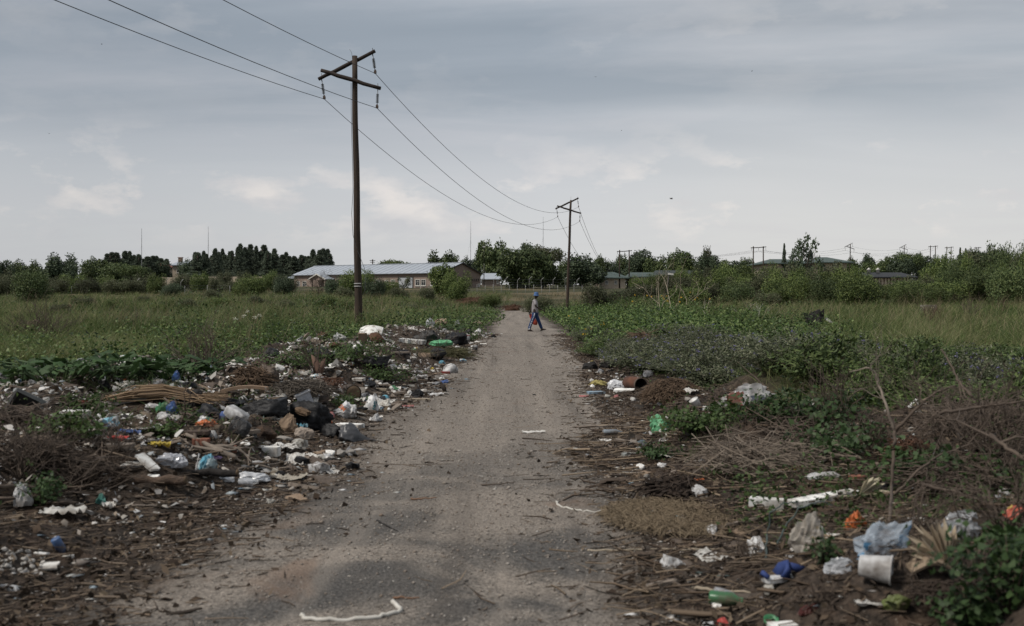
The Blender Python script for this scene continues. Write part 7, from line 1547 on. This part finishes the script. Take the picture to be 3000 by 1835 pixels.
# soil-topped foam sheets
item('slab', (1052, 955, 1120, 1000), FOAM, 'foam_sheet', 'curved white foam sheet standing behind the soil clod', 'foam sheet', .6, t=.05, rx=.75, bend=.10); item('slab', (1085, 975, 1155, 1006), FOAM, 'foam_sheet', 'white foam sheet sloping right of the soil clod', 'foam sheet', .5, t=.05, ry=.4); item('chunk', (1075, 970, 1128, 1006), SOILR, 'soil_clod', 'brown soil clod resting on white foam sheets', 'clod', .8)
item('slab', (1050, 978, 1075, 1006), CARD, 'brown_board', 'pointed brown board left of the soil clod', 'board', .25, t=.25, rx=.3)
item('slab', (1172, 981, 1243, 1008), FOAM, 'mattress', 'white foam mattress piece lying flat in the weeds', 'mattress', .8, t=.10, ry=.08, rough=.05); item('bag', (1255, 1000, 1328, 1020), MINT, 'green_net', 'pale green net draped below the glossy sack', 'net', .6); item('bag', (975, 975, 1018, 1004), PL('speckled_white', (.45,.46,.45)), 'speckled_heap', 'speckled white heap of shredded plastic', 'plastic heap', .8, ridge=.3)
item('chunk', (930, 972, 968, 995), SOILR, 'soil_clod', 'reddish soil clod left of the speckled heap', 'clod', .8); item('bag', (870, 974, 912, 992), OFFW, 'white_rag', 'black and white rag at the far end of the left rubbish', 'cloth', .8); item('chunk', (962, 1010, 1000, 1030), SOILR, 'soil_clod', 'flat rust-brown clod above the humped sack', 'clod', .8)
item('slab', (855, 1018, 890, 1034), CONC, 'pale_board', 'pale board in weeds left of the humped sack', 'board', .5, t=.05); item('slab', (895, 1028, 920, 1042), CARD, 'tan_board', 'tan board end behind the humped sack', 'board', .5, t=.06)
item('bag', (1290, 1064, 1342, 1094), WHITE, 'white_bag', 'square-shouldered white bag at the left track edge', 'bag', .7, a=.1, ridge=.08); item('slab', (1288, 1085, 1318, 1096), REDP, 'red_box', 'flat red plastic box below the square white bag', 'box', .5, t=.06); item('bag', (1285, 1055, 1305, 1068), CYAN, 'blue_lid', 'light blue plastic lid behind the square white bag', 'lid', .8)  # the last piece is a loose light blue lid
for i, (x0, y0, x1, y1) in enumerate(((1086, 1055, 1112, 1078), (1108, 1050, 1148, 1068), (1130, 1066, 1168, 1082), (1150, 1074, 1205, 1092), (1200, 1082, 1240, 1098), (1210, 1096, 1252, 1112), (1090, 1036, 1115, 1056))): item('sheet' if i % 2 else 'bag', (x0, y0, x1, y1), WHITE if i % 3 else OFFW, 'white_paper', 'crumpled white paper in the heap above the pointed black sack', 'paper', .7, group='white paper heap')
item('slab', (1225, 1020, 1262, 1046), CARD, 'peaked_card', 'peaked pale card right of the white paper heap', 'cardboard', .4, t=.02, rx=.9); item('bag', (1160, 1030, 1200, 1048), BLACKP, 'black_rag', 'flat black film scrap above the white paper heap', 'scrap', .7); item('bag', (1030, 1022, 1068, 1046), BLACKP, 'black_rag', 'small black bag left of the broken crate', 'bag', .8)
item('bag', (1062, 1112, 1102, 1134), BLACKP, 'black_rag', 'black film scrap on the grassy weed', 'scrap', .8); item('slab', (1015, 1108, 1068, 1122), PAPER, 'white_papers', 'stack of pale papers left of the black film scrap', 'paper', .6, t=.04)
for i, (x0, y0, x1, y1, rz) in enumerate(((1078, 1130, 1135, 1142, -.3), (1075, 1140, 1120, 1154, -.2), (1165, 1124, 1225, 1132, .05), (1160, 1158, 1260, 1172, -.05), (1110, 1030, 1200, 1036, .1), (860, 1085, 905, 1096, -.2))): item('slab', (x0, y0, x1, y1), [PALE, GREYW, WHITEB][i % 3], 'broken_plank', ['pale broken plank right of the log', 'wide broken plank below the pale one', 'whitish lath behind the left bird', 'long flat splintered plank before the birds', 'grey lath lying among weeds by the white paper heap', 'pale stick-like plank left of the stump'][i], 'plank', .18, rz=rz, t=.03)
branch([(1146, 1035), (1146, 1010)], 24.3, .025, 'short upright stake left of the white paper heap', PALE, 'stake', cat='stake')
# bucket
c, w_, dp, hh = spot(1349, 979, 1377, 1004, 1.0); t = thing('bucket', c, 'white bucket with red rim at the left track edge', 'bucket'); r = w_/2; m = MB(); m.lathe([(0, 0), (r*.8, 0), (r, hh), (r*.95, hh), (r*.76, .02), (0, .02)], 20); m.ob('body', WHITE, t)
m = MB(); m.lathe([(r*.97, hh*.86), (r*1.06, hh*.86), (r*1.06, hh*.97), (r*.97, hh*.97)], 20); m.ob('rim', PL('faded_red', (.42,.14,.13)), t); m = MB(); m.tube([(-r*1.05, 0, hh*.9), (-r*1.0, -r*.6, hh*.45), (0, -r*1.02, hh*.22), (r*1.0, -r*.6, hh*.45), (r*1.05, 0, hh*.9)], .008, 5); m.ob('handle', GALV, t)
item('bag', (1272, 936, 1315, 955), M('brown_sack', (.26,.19,.14), rough=.9), 'brown_sack', 'brown sack in the weeds behind the mattress piece', 'sack', .8); item('bag', (1248, 935, 1275, 958), CLEAR, 'film_scrap', 'pale film scrap left of the brown sack', 'scrap', .7); item('bag', (1330, 938, 1352, 955), GREYP, 'grey_bag', 'grey bag in the weeds right of the brown sack', 'bag', .8); item('bag', (1385, 940, 1412, 952), TAN, 'tan_rag', 'tan rag at the far left verge', 'cloth', .8); item('sheet', (1205, 955, 1228, 963), PAPER, 'white_paper', 'white paper on weeds above the mattress piece', 'paper', .7)
item('bag', (1388, 963, 1414, 977), WHITE, 'white_bag', 'white bag at the left track edge beyond the bucket', 'bag', .7); item('bag', (1382, 975, 1402, 985), OFFW, 'white_bag', 'off-white bag below the white one beyond the bucket', 'bag', .7); item('bag', (1362, 965, 1386, 980), BLACKP, 'black_bag', 'small black bag beyond the bucket', 'bag', .7); item('chunk', (1383, 1016, 1400, 1030), BLACKM, 'black_pot', 'small black pot at the left track edge', 'pot', .9); item('bag', (1436, 979, 1454, 990), BLACKM, 'black_lump', 'black lump at the left track edge near the person', 'lump', .9)
item('chunk', (1032, 1160, 1062, 1178), CONC, 'stone', 'rounded brown stone before the log end', 'stone', .9); item('bag', (1005, 1172, 1030, 1186), OFFW, 'white_scrap', 'white scrap in grass left of the round carrier bag', 'scrap', .7)
item('chunk', (1085, 922, 1105, 936), SOILR, 'red_clod', 'red clod at the foot of the near pole', 'clod', .9); item('chunk', (195, 893, 215, 908), SOILR, 'red_clod', 'red clod far out in the left field', 'clod', .9); item('sheet', (722, 905, 740, 914), WHITE, 'white_paper', 'white paper far out in the left field', 'paper', .7); item('bag', (1244, 866, 1256, 880), CYAN, 'blue_bag', 'light blue bag snagged on the bush before the roller door', 'bag', .8)
item('bag', (1800, 862, 1816, 874), CYAN, 'blue_bag', 'light blue bag snagged on the weeds right of the second pole', 'bag', .8)
# ---- right side, farther
c, w_, dp, hh = spot(1832, 1094, 1890, 1142, 1.0); t = thing('burnt_drum', c+Vector((0, 0, .10)), 'burnt rusty drum lying with its mouth towards the track', 'drum', rz=.35); R = Matrix.Rotation(-math.pi/2, 4, 'X') @ Matrix.Rotation(.0, 4, 'Z'); r = .115
m = MB(); m.lathe([(r, -.20), (r*1.03, -.19), (r, 0), (r*1.03, .1), (r, .26), (r*.9, .27), (0, .27)], 20, mat=R, wob=.03); m.lathe([(r*.94, -.20), (r*.93, .22), (0, .22)], 20, mat=R, mi=1); m.ob('shell', [M('burnt_rust', (.13,.055,.032), (.035,.022,.018), scale=5, rough=.9), BLACKM], t); m = MB(); m.lathe([(r*.93, -.205), (r*1.06, -.205), (r*1.06, -.18), (r*.93, -.18)], 20, mat=R); m.ob('rim', IRON, t)
item('bag', (1885, 1090, 1915, 1112), GREYP, 'grey_bag', 'grey film bag behind the burnt drum', 'bag', .8); item('bag', (1776, 1110, 1835, 1142), MATS['white_film'], 'clear_bag', 'pale film bag left of the burnt drum', 'bag', .7); item('slab', (1800, 1132, 1858, 1150), FOAM, 'foam_tray', 'white foam tray before the burnt drum', 'tray', .5, t=.05, rx=.15); item('slab', (1719, 1137, 1770, 1157), [PL('blue_white_carton', (.30,.42,.52))], 'carton', 'blue and white flattened carton at the right track edge', 'carton', .6, t=.06, rough=.05)
item('sheet', (1698, 1155, 1724, 1166), PINK, 'pink_scrap', 'pink scrap lying on the right track edge', 'scrap', .7); item('bag', (1796, 1154, 1812, 1166), PINK, 'pink_scrap', 'pink scrap by the white cup at the verge', 'scrap', .7)
def cup(px, py, rz, L_, r, label, tilt=0.0, mat=WHITE):
    g = G(px, py); t = thing('cup', g+Vector((0, 0, r)), label, 'cup', rz=rz); R = Matrix.Rotation(math.pi/2+tilt, 4, 'Y'); k = L_; m = MB()
    m.lathe([(0, -k/2), (r*.72, -k/2), (r*.98, k*.47)], 20, mat=R); m.lathe([(r*.93, k*.48), (r*.68, -k*.44), (0, -k*.44)], 20, mat=R); m.ob('body', mat, t); m = MB(); m.lathe([(r*.93, k*.47), (r*1.03, k*.46), (r*1.04, k*.5), (r*.93, k*.5)], 20, mat=R); m.ob('rim', mat, t)
cup(1781, 1168, 2.6, .08, .032, 'small off-white cup at the verge below the film bag', 0, OFFW); cup(2565, 1712, -.45, .145, .068, 'large white foam cup lying on its side in the right foreground', .05)
g = G(2045, 1208); t = thing('foam_cup', g+Vector((0, 0, .0)), 'white foam cup and lid standing tilted right of the mint-green bag', 'cup', rz=.3); m = MB(); m.lathe([(0, 0), (.05, 0), (.062, .11), (.064, .115), (0, .12)], 16); m.ob('body', FOAM, t, (0, 0, .06), (0, RAD(-35), 0)); m = MB(); m.lathe([(.0, 0), (.06, 0), (.055, .06), (0, .07)], 16); m.ob('lid', FOAM, t, (.09, -.03, .0), (0, RAD(15), 0))
def pic(c): return 3 if c.x < -.22 and c.z > .14 else (1 if (-.20 < c.x < -.03 and c.z < .17) else (2 if c.x > .05 and c.z < .14 else 0))
o = item('bag', (2104, 1132, 2268, 1210), [PL('glossy_white', (.46,.46,.46), rough=.25), PL('picture_red', (.20,.07,.05)), PL('picture_blue', (.06,.085,.13), rough=.25), PL('picture_grey', (.18,.19,.20), rough=.3)], 'picture_bag', 'glossy bag printed with grey, red and blue pictures on the shrub edge', 'bag', .5, mi=pic, rz=-.25); m = crumple(.2, .12, .06, 91); q = m.ob('orange_flap', PL('orange_flap', (.42,.20,.06)), o, (-.02, .02, .17))
o = item('bag', (1889, 1212, 1978, 1272), MINT, 'mint_bag', 'mint-green film bag on the green weeds right of the track', 'bag', .6, pinch=(1, 0, .45), rz=.1)
bottle(1796, 1276, .1, .22, .035, PL('grey_bottle', (.22,.25,.28), rough=.3), GREYP, 'grey plastic bottle at the right edge of the gravel'); item('slab', (1676, 1279, 1728, 1292), [PL('pale_wrapper', (.40,.44,.46))], 'wrapper', 'pale flat wrapper on the right edge of the gravel', 'wrapper', .3, t=.02); item('slab', (1822, 1320, 1888, 1336), [PL('pale_tube', (.36,.38,.36))], 'plastic_strip', 'pale plastic strip below the blue scrap', 'strip', .3, t=.035); item('bag', (1862, 1285, 1896, 1304), [PL('slate_blue', (.13,.20,.24))], 'blue_scrap', 'slate blue plastic scrap below the mint-green bag', 'scrap', .7)
def hang(): # black bag on a stick
    g = G(2385, 1000); t = thing('black_bag', g, 'black plastic bag hooked on stems above the right-hand grass', 'bag'); k = g.y/F; h0 = (1000-966)*k
    m = crumple(70*k, 40*k, 60*k, 44, .2, .2, 4); 
    for i, v in enumerate(m.v): z = v[2]/(58*k); f = .62+.5*z; m.v[i] = (v[0]*f, v[1]*f, v[2])
    m.ob('film', BLACKM, t, (-.02, 0, h0)); m = MB(); m.add([(-34*k, 0, h0+50*k), (-20*k, .02, h0+48*k), (-10*k, 0, h0+36*k), (-24*k, 0, h0+30*k)], [(0, 1, 2, 3)]); m.add([(30*k, 0, h0+62*k), (14*k, .02, h0+48*k), (18*k, 0, h0+30*k), (28*k, 0, h0+34*k)], [(0, 1, 2, 3)]); m.add([(-34*k, .03, h0+50*k), (-20*k, .05, h0+48*k), (-10*k, .04, h0+36*k), (-24*k, .03, h0+30*k)], [(3, 2, 1, 0)]); m.ob('torn_corner', BLACKM, t)
    m = MB(); m.tube([(0, .05, -.05), (-.03, .05, h0+.3), (-.1, .05, h0+56*k)], .012, 5); m.tube([(.05, .08, -.05), (.02, .06, h0+.4)], .01, 5); m.ob('prop_stem', DEADW, t)
    g2 = G(2430, 975); m = sheet(40*k, 12*k, .05, 9); o = m.ob('white_film', PL('ragged_white', (.42,.42,.38)), None, Vector((g2.x, g2.y, at(2430, 943, g2.y).z)), (RAD(50), RAD(38), 0)); tag(o, 'ragged white film strip hanging right of the black bag on stems', 'film'); b = MB(); b.tube([(-.12, .06, -.6), (-.1, .03, .1)], .008, 4); b.ob('stem', DEADW, o, None, (0, 0, 0)); o.children[0].matrix_parent_inverse = o.rotation_euler.to_matrix().to_4x4().inverted()
hang()
item('bag', (1754, 1052, 1810, 1082), BLACKM, 'black_rag', 'black rag at the right verge below the stick heap', 'scrap', .7); item('bag', (1705, 1058, 1752, 1084), BLACKM, 'black_rag', 'ragged black film at the right edge of the track', 'scrap', .7); item('slab', (1793, 1008, 1822, 1045), CARD, 'cardboard', 'upright brown cardboard flap left of the stick heap', 'cardboard', .2, t=.02, rx=1.2); item('bag', (1838, 1026, 1872, 1056), WHITE, 'white_bag', 'white bag below the stick heap', 'bag', .7); item('bag', (1818, 1038, 1846, 1058), OFFW, 'white_bag', 'dirty white bag left of the one below the stick heap', 'bag', .7); item('bag', (1872, 1020, 1895, 1046), BLACKM, 'black_rag', 'black rag right of the white bag below the stick heap', 'scrap', .7); item('bag', (1896, 988, 1918, 1003), WHITE, 'white_bag', 'white bag on top of the stick heap', 'bag', .7)
for i in range(26):
    a = at(1723+rs.uniform(0, 40), 1128-rs.uniform(0, 12), 16.6); 
m = MB(); g = G(1752, 1130)
for i in range(34): a = rs.uniform(-.2, .2); L_ = rs.uniform(.12, .3); x_ = rs.uniform(-.1, .1); y_ = rs.uniform(-.1, .1); m.tube([(x_-L_/2, y_, .0), (x_, y_+a*.2, .05+rs.uniform(0, .05)), (x_+L_/2, y_+a, .02)], .006, 4)
tag(m.ob('yellow_straw', M('yellow_stalks', (.42,.36,.14), rough=.8), None, g), 'tangle of yellow stalks at the right edge of the track', 'stalks')
item('slab', (2700, 900, 2740, 924), CONC, 'flat_rock', 'flat grey rock in the grass before the right thicket', 'rock', .6, t=.6)
item('sheet', (1530, 1256, 1600, 1272), PAPER, 'torn_paper', 'torn pale paper lying on the middle of the track', 'paper', .6, t=.02); item('chunk', (1558, 1151, 1572, 1160), BLACKM, 'dark_clod', 'small dark clod in the middle of the track', 'clod', .9)
# ---- right foreground
item('slab', (2300, 1432, 2522, 1482), FOAM, 'white_plank', 'long white plank running up to the pale palm fan', 'plank', .22, t=.035, rz=.28, ry=-.10); item('slab', (2198, 1460, 2294, 1492), FOAM, 'white_plank', 'short thick white plank left of the long one', 'plank', .4, t=.07, rz=-.35)
FAN = M('palm_fan', (.50,.47,.36), (.36,.31,.22), scale=7, rough=.85, tr=.15, rnd=.1)
def fan(px, py, d, R_, a0, a1, label, roll, mat=FAN, n=26):
    p = at(px, py, min(d, G(px, py).y-.04)); t = thing('palm_leaf', p, label, 'palm leaf'); m = MB()
    for i in range(n):
        a = a0+(a1-a0)*(i+.5)/n; L_ = R_*(.78+.22*math.sin((i+.5)/n*math.pi))*rs.uniform(.9, 1.08); w_ = R_*abs(a1-a0)/n*1.05; dr = Vector((math.cos(a), rs.uniform(-.22, .22), math.sin(a))); sd_ = Vector((-math.sin(a), 0, math.cos(a))); tw = rs.uniform(-.5, .5)
        m.add([dr*R_*.05, dr*L_*.6+sd_*w_*.62+Vector((0, .02*((-1)**i), 0)), dr*L_+Vector((0, tw*.05, -.02)), dr*L_*.6-sd_*w_*.62+Vector((0, -.02*((-1)**i), 0))], [(0, 1, 2, 3)], 0, False)
    m.ob('blade', mat, t); m = MB(); a = (a0+a1)/2+math.pi; g = h1(p.x, p.y)-p.z; m.tube([(0, 0, 0), (math.cos(a)*.1, 0, min(0, math.sin(a)*.1)), (math.cos(a)*.22, .02, g+.01)], [.010, .009, .007], 6); m.ob('stalk', PALE, t)
fan(2512, 1455, 6.9, .235, -1.15, 1.15, 'pale dry palm fan at the end of the long white plank', 0); fan(2776, 1662, 5.9, .27, 1.35, 2.75, 'upright dry palm fan left of the corner weeds', 0, M('palm_fan_brown', (.46,.39,.29), (.30,.23,.16), scale=7, rough=.85, tr=.15), 20)
item('slab', (2660, 1640, 2790, 1705), M('palm_base', (.24,.185,.13), (.16,.12,.085), scale=7, rough=.9), 'palm_husk', 'curved palm husk below the upright fan', 'husk', .4, t=.015, bend=.05, rx=.25)
item('bag', (2303, 1495, 2448, 1640), CLEARB, 'film_bag', 'large brownish film bag left of the bluish one', 'bag', .7, ridge=.25); o = item('bag', (2502, 1517, 2676, 1662), [CLEARBL, PL('bright_blue_film', (.13,.36,.62))], 'film_bag', 'large bluish film bag with blue patches behind the foam cup', 'bag', .8, a=.14, ridge=.26, mi=lambda c: 1 if ((c.x > .10 and .05 < c.z < .17) or (c.x < -.13 and c.z < .10)) else 0)
item('bag', (2412, 1625, 2515, 1692), CLEAR, 'film_bag', 'small clear film bag left of the foam cup', 'bag', .7); item('bag', (2758, 1500, 2868, 1600), CLEAR, 'film_bag', 'clear film bag with reddish print behind the upright fan', 'bag', .7, ridge=.25)
g = G(2300, 1702); t = thing('sandal', g, 'blue and white worn sandal left of the small clear film bag', 'sandal', rz=.28); m = MB()
vs = []; prof = [(-.125, .022), (-.11, .034), (-.06, .036), (0, .032), (.05, .040), (.10, .036), (.125, .016)]
for x_, hw in prof:
    for y_, z_ in ((-hw, 0), (hw, 0), (hw, .022), (-hw, .022)): vs.append((x_, y_, z_+.012*(x_ > .06)))
m.add(vs, [(i*4+k, i*4+(k+1) % 4, (i+1)*4+(k+1) % 4, (i+1)*4+k) for i in range(6) for k in range(4)]+[(3, 2, 1, 0), (24, 25, 26, 27)], 0, False); m.ob('sole', WHITE, t); m = MB(); m.tube([(-.02, -.04, .02), (.0, -.03, .06), (.01, .0, .075), (.0, .03, .06), (-.02, .04, .02)], .016, 6, squash=2.2); m.tube([(.12, 0, .04), (.07, 0, .06), (.02, 0, .075)], .014, 6, squash=1.6); m.tube([(-.115, -.03, .03), (-.13, 0, .05), (-.115, .03, .03)], .014, 6); m.ob('upper', M('navy', (.025,.045,.15), rough=.7), t)
item('bag', (2460, 1490, 2548, 1560), ORANGE, 'orange_wrapper', 'orange and brown wrapper between the two large film bags', 'wrapper', .6, ridge=.3); item('bag', (1982, 1394, 2072, 1440), ORANGE, 'orange_wrapper', 'crumpled orange wrapper above the straw mat', 'wrapper', .6, ridge=.3); item('bag', (1890, 1400, 1926, 1442), WHITE, 'white_scrap', 'upright white film scrap on the root clump', 'scrap', .6)
item('bag', (2352, 1374, 2468, 1412), [PL('orange_white', (.45,.45,.45)), ORANGE], 'carrier_bag', 'white carrier bag with orange top above the long white plank', 'bag', .6, mi=lambda c: 1 if c.z > .08 and c.x > -.04 else 0); item('bag', (2318, 1360, 2366, 1378), YELP, 'yellow_scrap', 'yellow scrap left of the orange-topped bag', 'scrap', .6); item('bag', (2322, 1322, 2344, 1352), OFFW, 'pale_shell', 'pale pod-shaped scrap above the yellow one', 'scrap', .7)
item('sheet', (2505, 1768, 2614, 1802), PAPER, 'white_paper', 'white folded paper at the bottom right', 'paper', .4); item('bag', (2575, 1752, 2675, 1812), PL('lime_cloth', (.16,.20,.06)), 'green_cloth', 'yellow-green cloth beside the white folded paper', 'cloth', .6); item('bag', (2335, 1768, 2400, 1812), PL('maroon_cloth', (.10,.022,.022)), 'maroon_rag', 'maroon rag at the bottom right', 'cloth', .6); bottle(2128, 1778, -.35, .17, .038, PL('green_bottle', (.04,.15,.065), rough=.3), GREENP, 'crushed green bottle at the lower right of the track'); item('bag', (2095, 1800, 2148, 1840), REDP, 'red_can', 'crushed red wrapper at the bottom edge', 'wrapper', .7); item('bag', (2050, 1808, 2098, 1840), WHITE, 'white_wrapper', 'crushed white wrapper left of the red one', 'wrapper', .7)
g = G(2258, 1832); m = MB(); m.lathe([(.0, .004), (.032, .004), (.036, .03), (.033, .03), (.029, .01), (0, .01)], 18); tag(m.ob('screw_top', GREENP, None, g+Vector((0, 0, .0)), (RAD(20), 0, 0)), 'dark green cap with hollow upwards at the bottom edge', 'cap')
item('slab', (2250, 1822, 2400, 1845), FOAM, 'white_board', 'white board scrap cut by the bottom edge', 'board', .3, t=.02); item('slab', (2140, 1420, 2236, 1442), BLACKM, 'black_strip', 'flat black strip left of the long white plank', 'strip', .3, t=.02); item('chunk', (2240, 1425, 2290, 1452), M('wood_lump', (.13,.09,.065), rough=.95), 'wood_lump', 'brown wood lump right of the black strip', 'wood', .7); item('slab', (2490, 1388, 2530, 1412), BRICK, 'broken_brick', 'broken brick behind the pale palm fan', 'brick', .7, t=.04)
item('bag', (2935, 1510, 3010, 1560), PRINT2, 'red_packet', 'red and yellow packet at the right edge', 'packet', .6); item('sheet', (2730, 1725, 2780, 1748), WHITE, 'white_scrap', 'white scrap at the foot of the corner weeds', 'scrap', .6); item('bag', (2795, 1668, 2815, 1700), OFFW, 'white_scrap', 'pale upright scrap in the corner weeds', 'scrap', .6); item('bag', (2725, 1340, 2790, 1368), [PL('bluish_scrap', (.34,.40,.46))], 'blue_scrap', 'bluish white scrap under the branches at right', 'scrap', .6); item('bag', (2850, 1205, 2950, 1250), [PL('navy_rag', (.06,.08,.17))], 'blue_bag', 'navy and white bag under the branches at the right edge', 'bag', .6); item('bag', (2480, 1095, 2518, 1140), WHITE, 'white_bag', 'white bag caught in the shrub mass behind the sapling', 'bag', .6)
item('chunk', (2655, 1252, 2685, 1272), OFFW, 'white_scrap', 'white oval scrap right of the sapling fork', 'scrap', .7)
AGV = M('grey_green_strap', (.055,.075,.07), rough=.6)
for pts, d, lb_ in (([(2240, 1650), (2248, 1570), (2258, 1500), (2300, 1475), (2340, 1470)], 6.1, 'arched grey-green strap leaf left of the brownish film bag'), ([(2275, 1600), (2300, 1545), (2340, 1490), (2400, 1470), (2440, 1480)], 6.2, 'second arched grey-green strap leaf over the brownish film bag'), ([(2040, 1676), (2100, 1690), (2150, 1684)], 5.9, 'grey-green strap leaf lying below the straw mat')): branch(pts, d, (.007, .003), lb_, AGV, 'strap_leaf', cat='leaf')
# ---- countless smaller pieces: each an object, sharing a few shapes
SM = {'paper_scrap': [sheet(1, .75, .22, 300+i, 7).me('paper_scrap', PAPER) for i in range(5)], 'plastic_scrap': [crumple(1, .7, .45, 320+i, .3, .3, 2).me('plastic_scrap', WHITE) for i in range(5)], 'card_piece': [slab(1, .6, .06, 340+i, .04).me('card_piece', CARD) for i in range(3)], 'stone': [chunk(1, .8, .6, 360+i).me('stone', CONC) for i in range(4)], 'wood_chip': [slab(1, .16, .08, 380+i, .05).me('wood_chip', GREYW) for i in range(3)], 'foam_bit': [chunk(1, .8, .5, 400+i).me('foam_bit', FOAM) for i in range(3)], 'bark_piece': [slab(1, .4, .07, 420+i, .09, .08).me('bark_piece', DEADW) for i in range(3)]}
COLS = {'white': WHITE, 'off-white': OFFW, 'grey': GREYP, 'blue': BLUEP, 'light blue': CYAN, 'red': REDP, 'orange': ORANGE, 'yellow': YELP, 'green': GREENP, 'black': BLACKP, 'pink': PINK, 'blue-printed': PRINT1, 'red-printed': PRINT2}
COLM = {}
def small(kind, x, y, s, side, colour=None):
    me = rs.choice(SM[kind])
    if colour:
        k = (me.name, colour)
        if k not in COLM: q = me.copy(); q.materials[0] = COLS[colour]; COLM[k] = q
        me = COLM[k]
    o = ob(kind, me, None, (x, y, h1(x, y)-.004), (rs.gauss(0, .15), rs.gauss(0, .15), rs.uniform(0, 6.28))); o.scale = (s, s, s*rs.uniform(.7, 1.3))
    tx = {'paper_scrap': 'crumpled scrap of pale paper in the %s litter', 'plastic_scrap': 'crumpled %s plastic scrap in the %%s litter' % colour, 'card_piece': 'brown cardboard piece in the %s litter', 'stone': 'grey stone lying in the %s litter', 'wood_chip': 'grey splinter of wood in the %s litter', 'foam_bit': 'broken white foam bit in the %s litter', 'bark_piece': 'dark curl of bark in the %s litter'}[kind] % (side if side == 'track' else side+'-hand')
    tx += ' '+[s for lim, s in (((9, 'nearest the camera'), (20, 'in the middle stretch'), (99, 'towards the person')) if side == 'track' else (((8.5, 'at the near end'), (11, 'around the pale blue bag'), (14, 'around the black sacks'), (18, 'around the sawn log'), (24, 'around the thorny branch'), (32, 'around the white paper heap'), (99, 'towards the far end')) if side == 'left' else ((6.5, 'by the foam cup'), (8.5, 'by the straw mat'), (11, 'by the twig heap'), (14, 'by the mint-green bag'), (99, 'by the burnt drum')))) if y < lim][0]
    tag(o, tx, {'paper_scrap': 'paper', 'plastic_scrap': 'plastic', 'card_piece': 'cardboard', 'stone': 'stone', 'wood_chip': 'wood', 'foam_bit': 'foam', 'bark_piece': 'bark'}[kind], '%s scattered in the %s litter' % (kind.replace('_', ' ')+'s', side+'-hand'))
for side, n in (('left', 900), ('right', 230)):
    k = 0
    while k < n:
        y = rs.triangular(7.5, 19, 11.5) if side == 'left' and rs.random() < .5 else float(pick_y(1, 5.0, 42 if side == 'left' else 24, 1.35)[0]); d = rs.betavariate(1.1, 1.7)
        x = float(xl(y))+.15-d*(float(GWL(y))) if side == 'left' else float(xr(y))-.15+d*float(GWR(y))
        if abs(x) > .53*y+.2 or (side == 'left' and y < 8.5 and rs.random() < .75): continue
        if any(abs(x-hx) < hr and -hr*2.2 < y-hy < hr for hx, hy, hr in HERO): continue
        if side == 'left' and fbm(x*.9, y*.9, 50) < .42 and rs.random() < .7: continue
        kind = rs.choices(['paper_scrap', 'plastic_scrap', 'card_piece', 'stone', 'wood_chip', 'foam_bit', 'bark_piece'], [22, 30, 9, 8, 12, 11, 12] if side == 'left' else [14, 20, 6, 10, 24, 8, 20])[0]
        c_ = rs.choices(list(COLS), [34, 22, 10, 1, 2, 1, 1, 1, 1, 16, 1, 10, 9])[0] if kind == 'plastic_scrap' else None
        s = {'paper_scrap': .13, 'plastic_scrap': .12, 'card_piece': .15, 'stone': .07, 'wood_chip': .22, 'foam_bit': .08, 'bark_piece': .2}[kind]*rs.uniform(.55, 1.5)*(1.25 if side == 'left' else 1)
        small(kind, x, y, s, side, c_); k += 1
k = 0
while k < 26:     # a few strays on the gravel itself
    y = float(pick_y(1, 6, 40, 1.2)[0]); x = rs.uniform(float(xl(y))+.1, float(xr(y))-.1); small(rs.choice(['wood_chip', 'stone', 'bark_piece', 'paper_scrap']), x, y, rs.uniform(.03, .10), 'track'); k += 1

# matted shreds between the larger pieces
DEB = leafmat('mixed_debris', [(.030,.022,.016), (.40,.37,.33), (.060,.044,.032), (.62,.61,.59), (.09,.066,.047), (.018,.017,.017), (.20,.155,.11), (.52,.51,.50), (.05,.037,.028), (.14,.11,.085), (.30,.32,.33)], patch=.1, tr=.08, rough=.75)
for sd_, n in (('l', 19000), ('r', 8000)):
    x, y = margin(n, 6.0, 40, 1.25, .92, .85, sd_)
    k = (np.maximum(sm(fbm(x*.8+7, y*.8, 21), .34, .60), .75*(1-sm(np.abs(y-12.5), 3, 6)))*(.12+.88*sm(y, 6.0, 7.3)) if sd_ == 'l' else sm(fbm(x*.9, y*.9, 23), .44, .62)) > rng.random(len(x))*.85; x, y = x[k], y[k]
    k = edge(x, y) > .3+.5*rng.random(len(x)); x, y = x[k], y[k]
    for hx, hy, hr in HERO: k = ~((np.abs(x-hx) < hr*.8) & (y-hy > -hr*1.5) & (y-hy < hr)); x, y = x[k], y[k]
    m_ = len(x)
    L_ = np.minimum(rng.gamma(1.7, .013, m_)+.010, .075)*np.clip(y/11, .6, 1.3)
    V, Q = flakes(on_ground(x, y, .006)+np.stack([x*0, x*0, rng.exponential(.02, m_)], 1), L_, rng)
    tag(ob('debris', mesh_np('debris', V, [Q], DEB)), 'mixed shreds of bark, card, film and rag matted over the %s rubbish' % ('left' if sd_ == 'l' else 'right'), 'debris', kind='stuff')
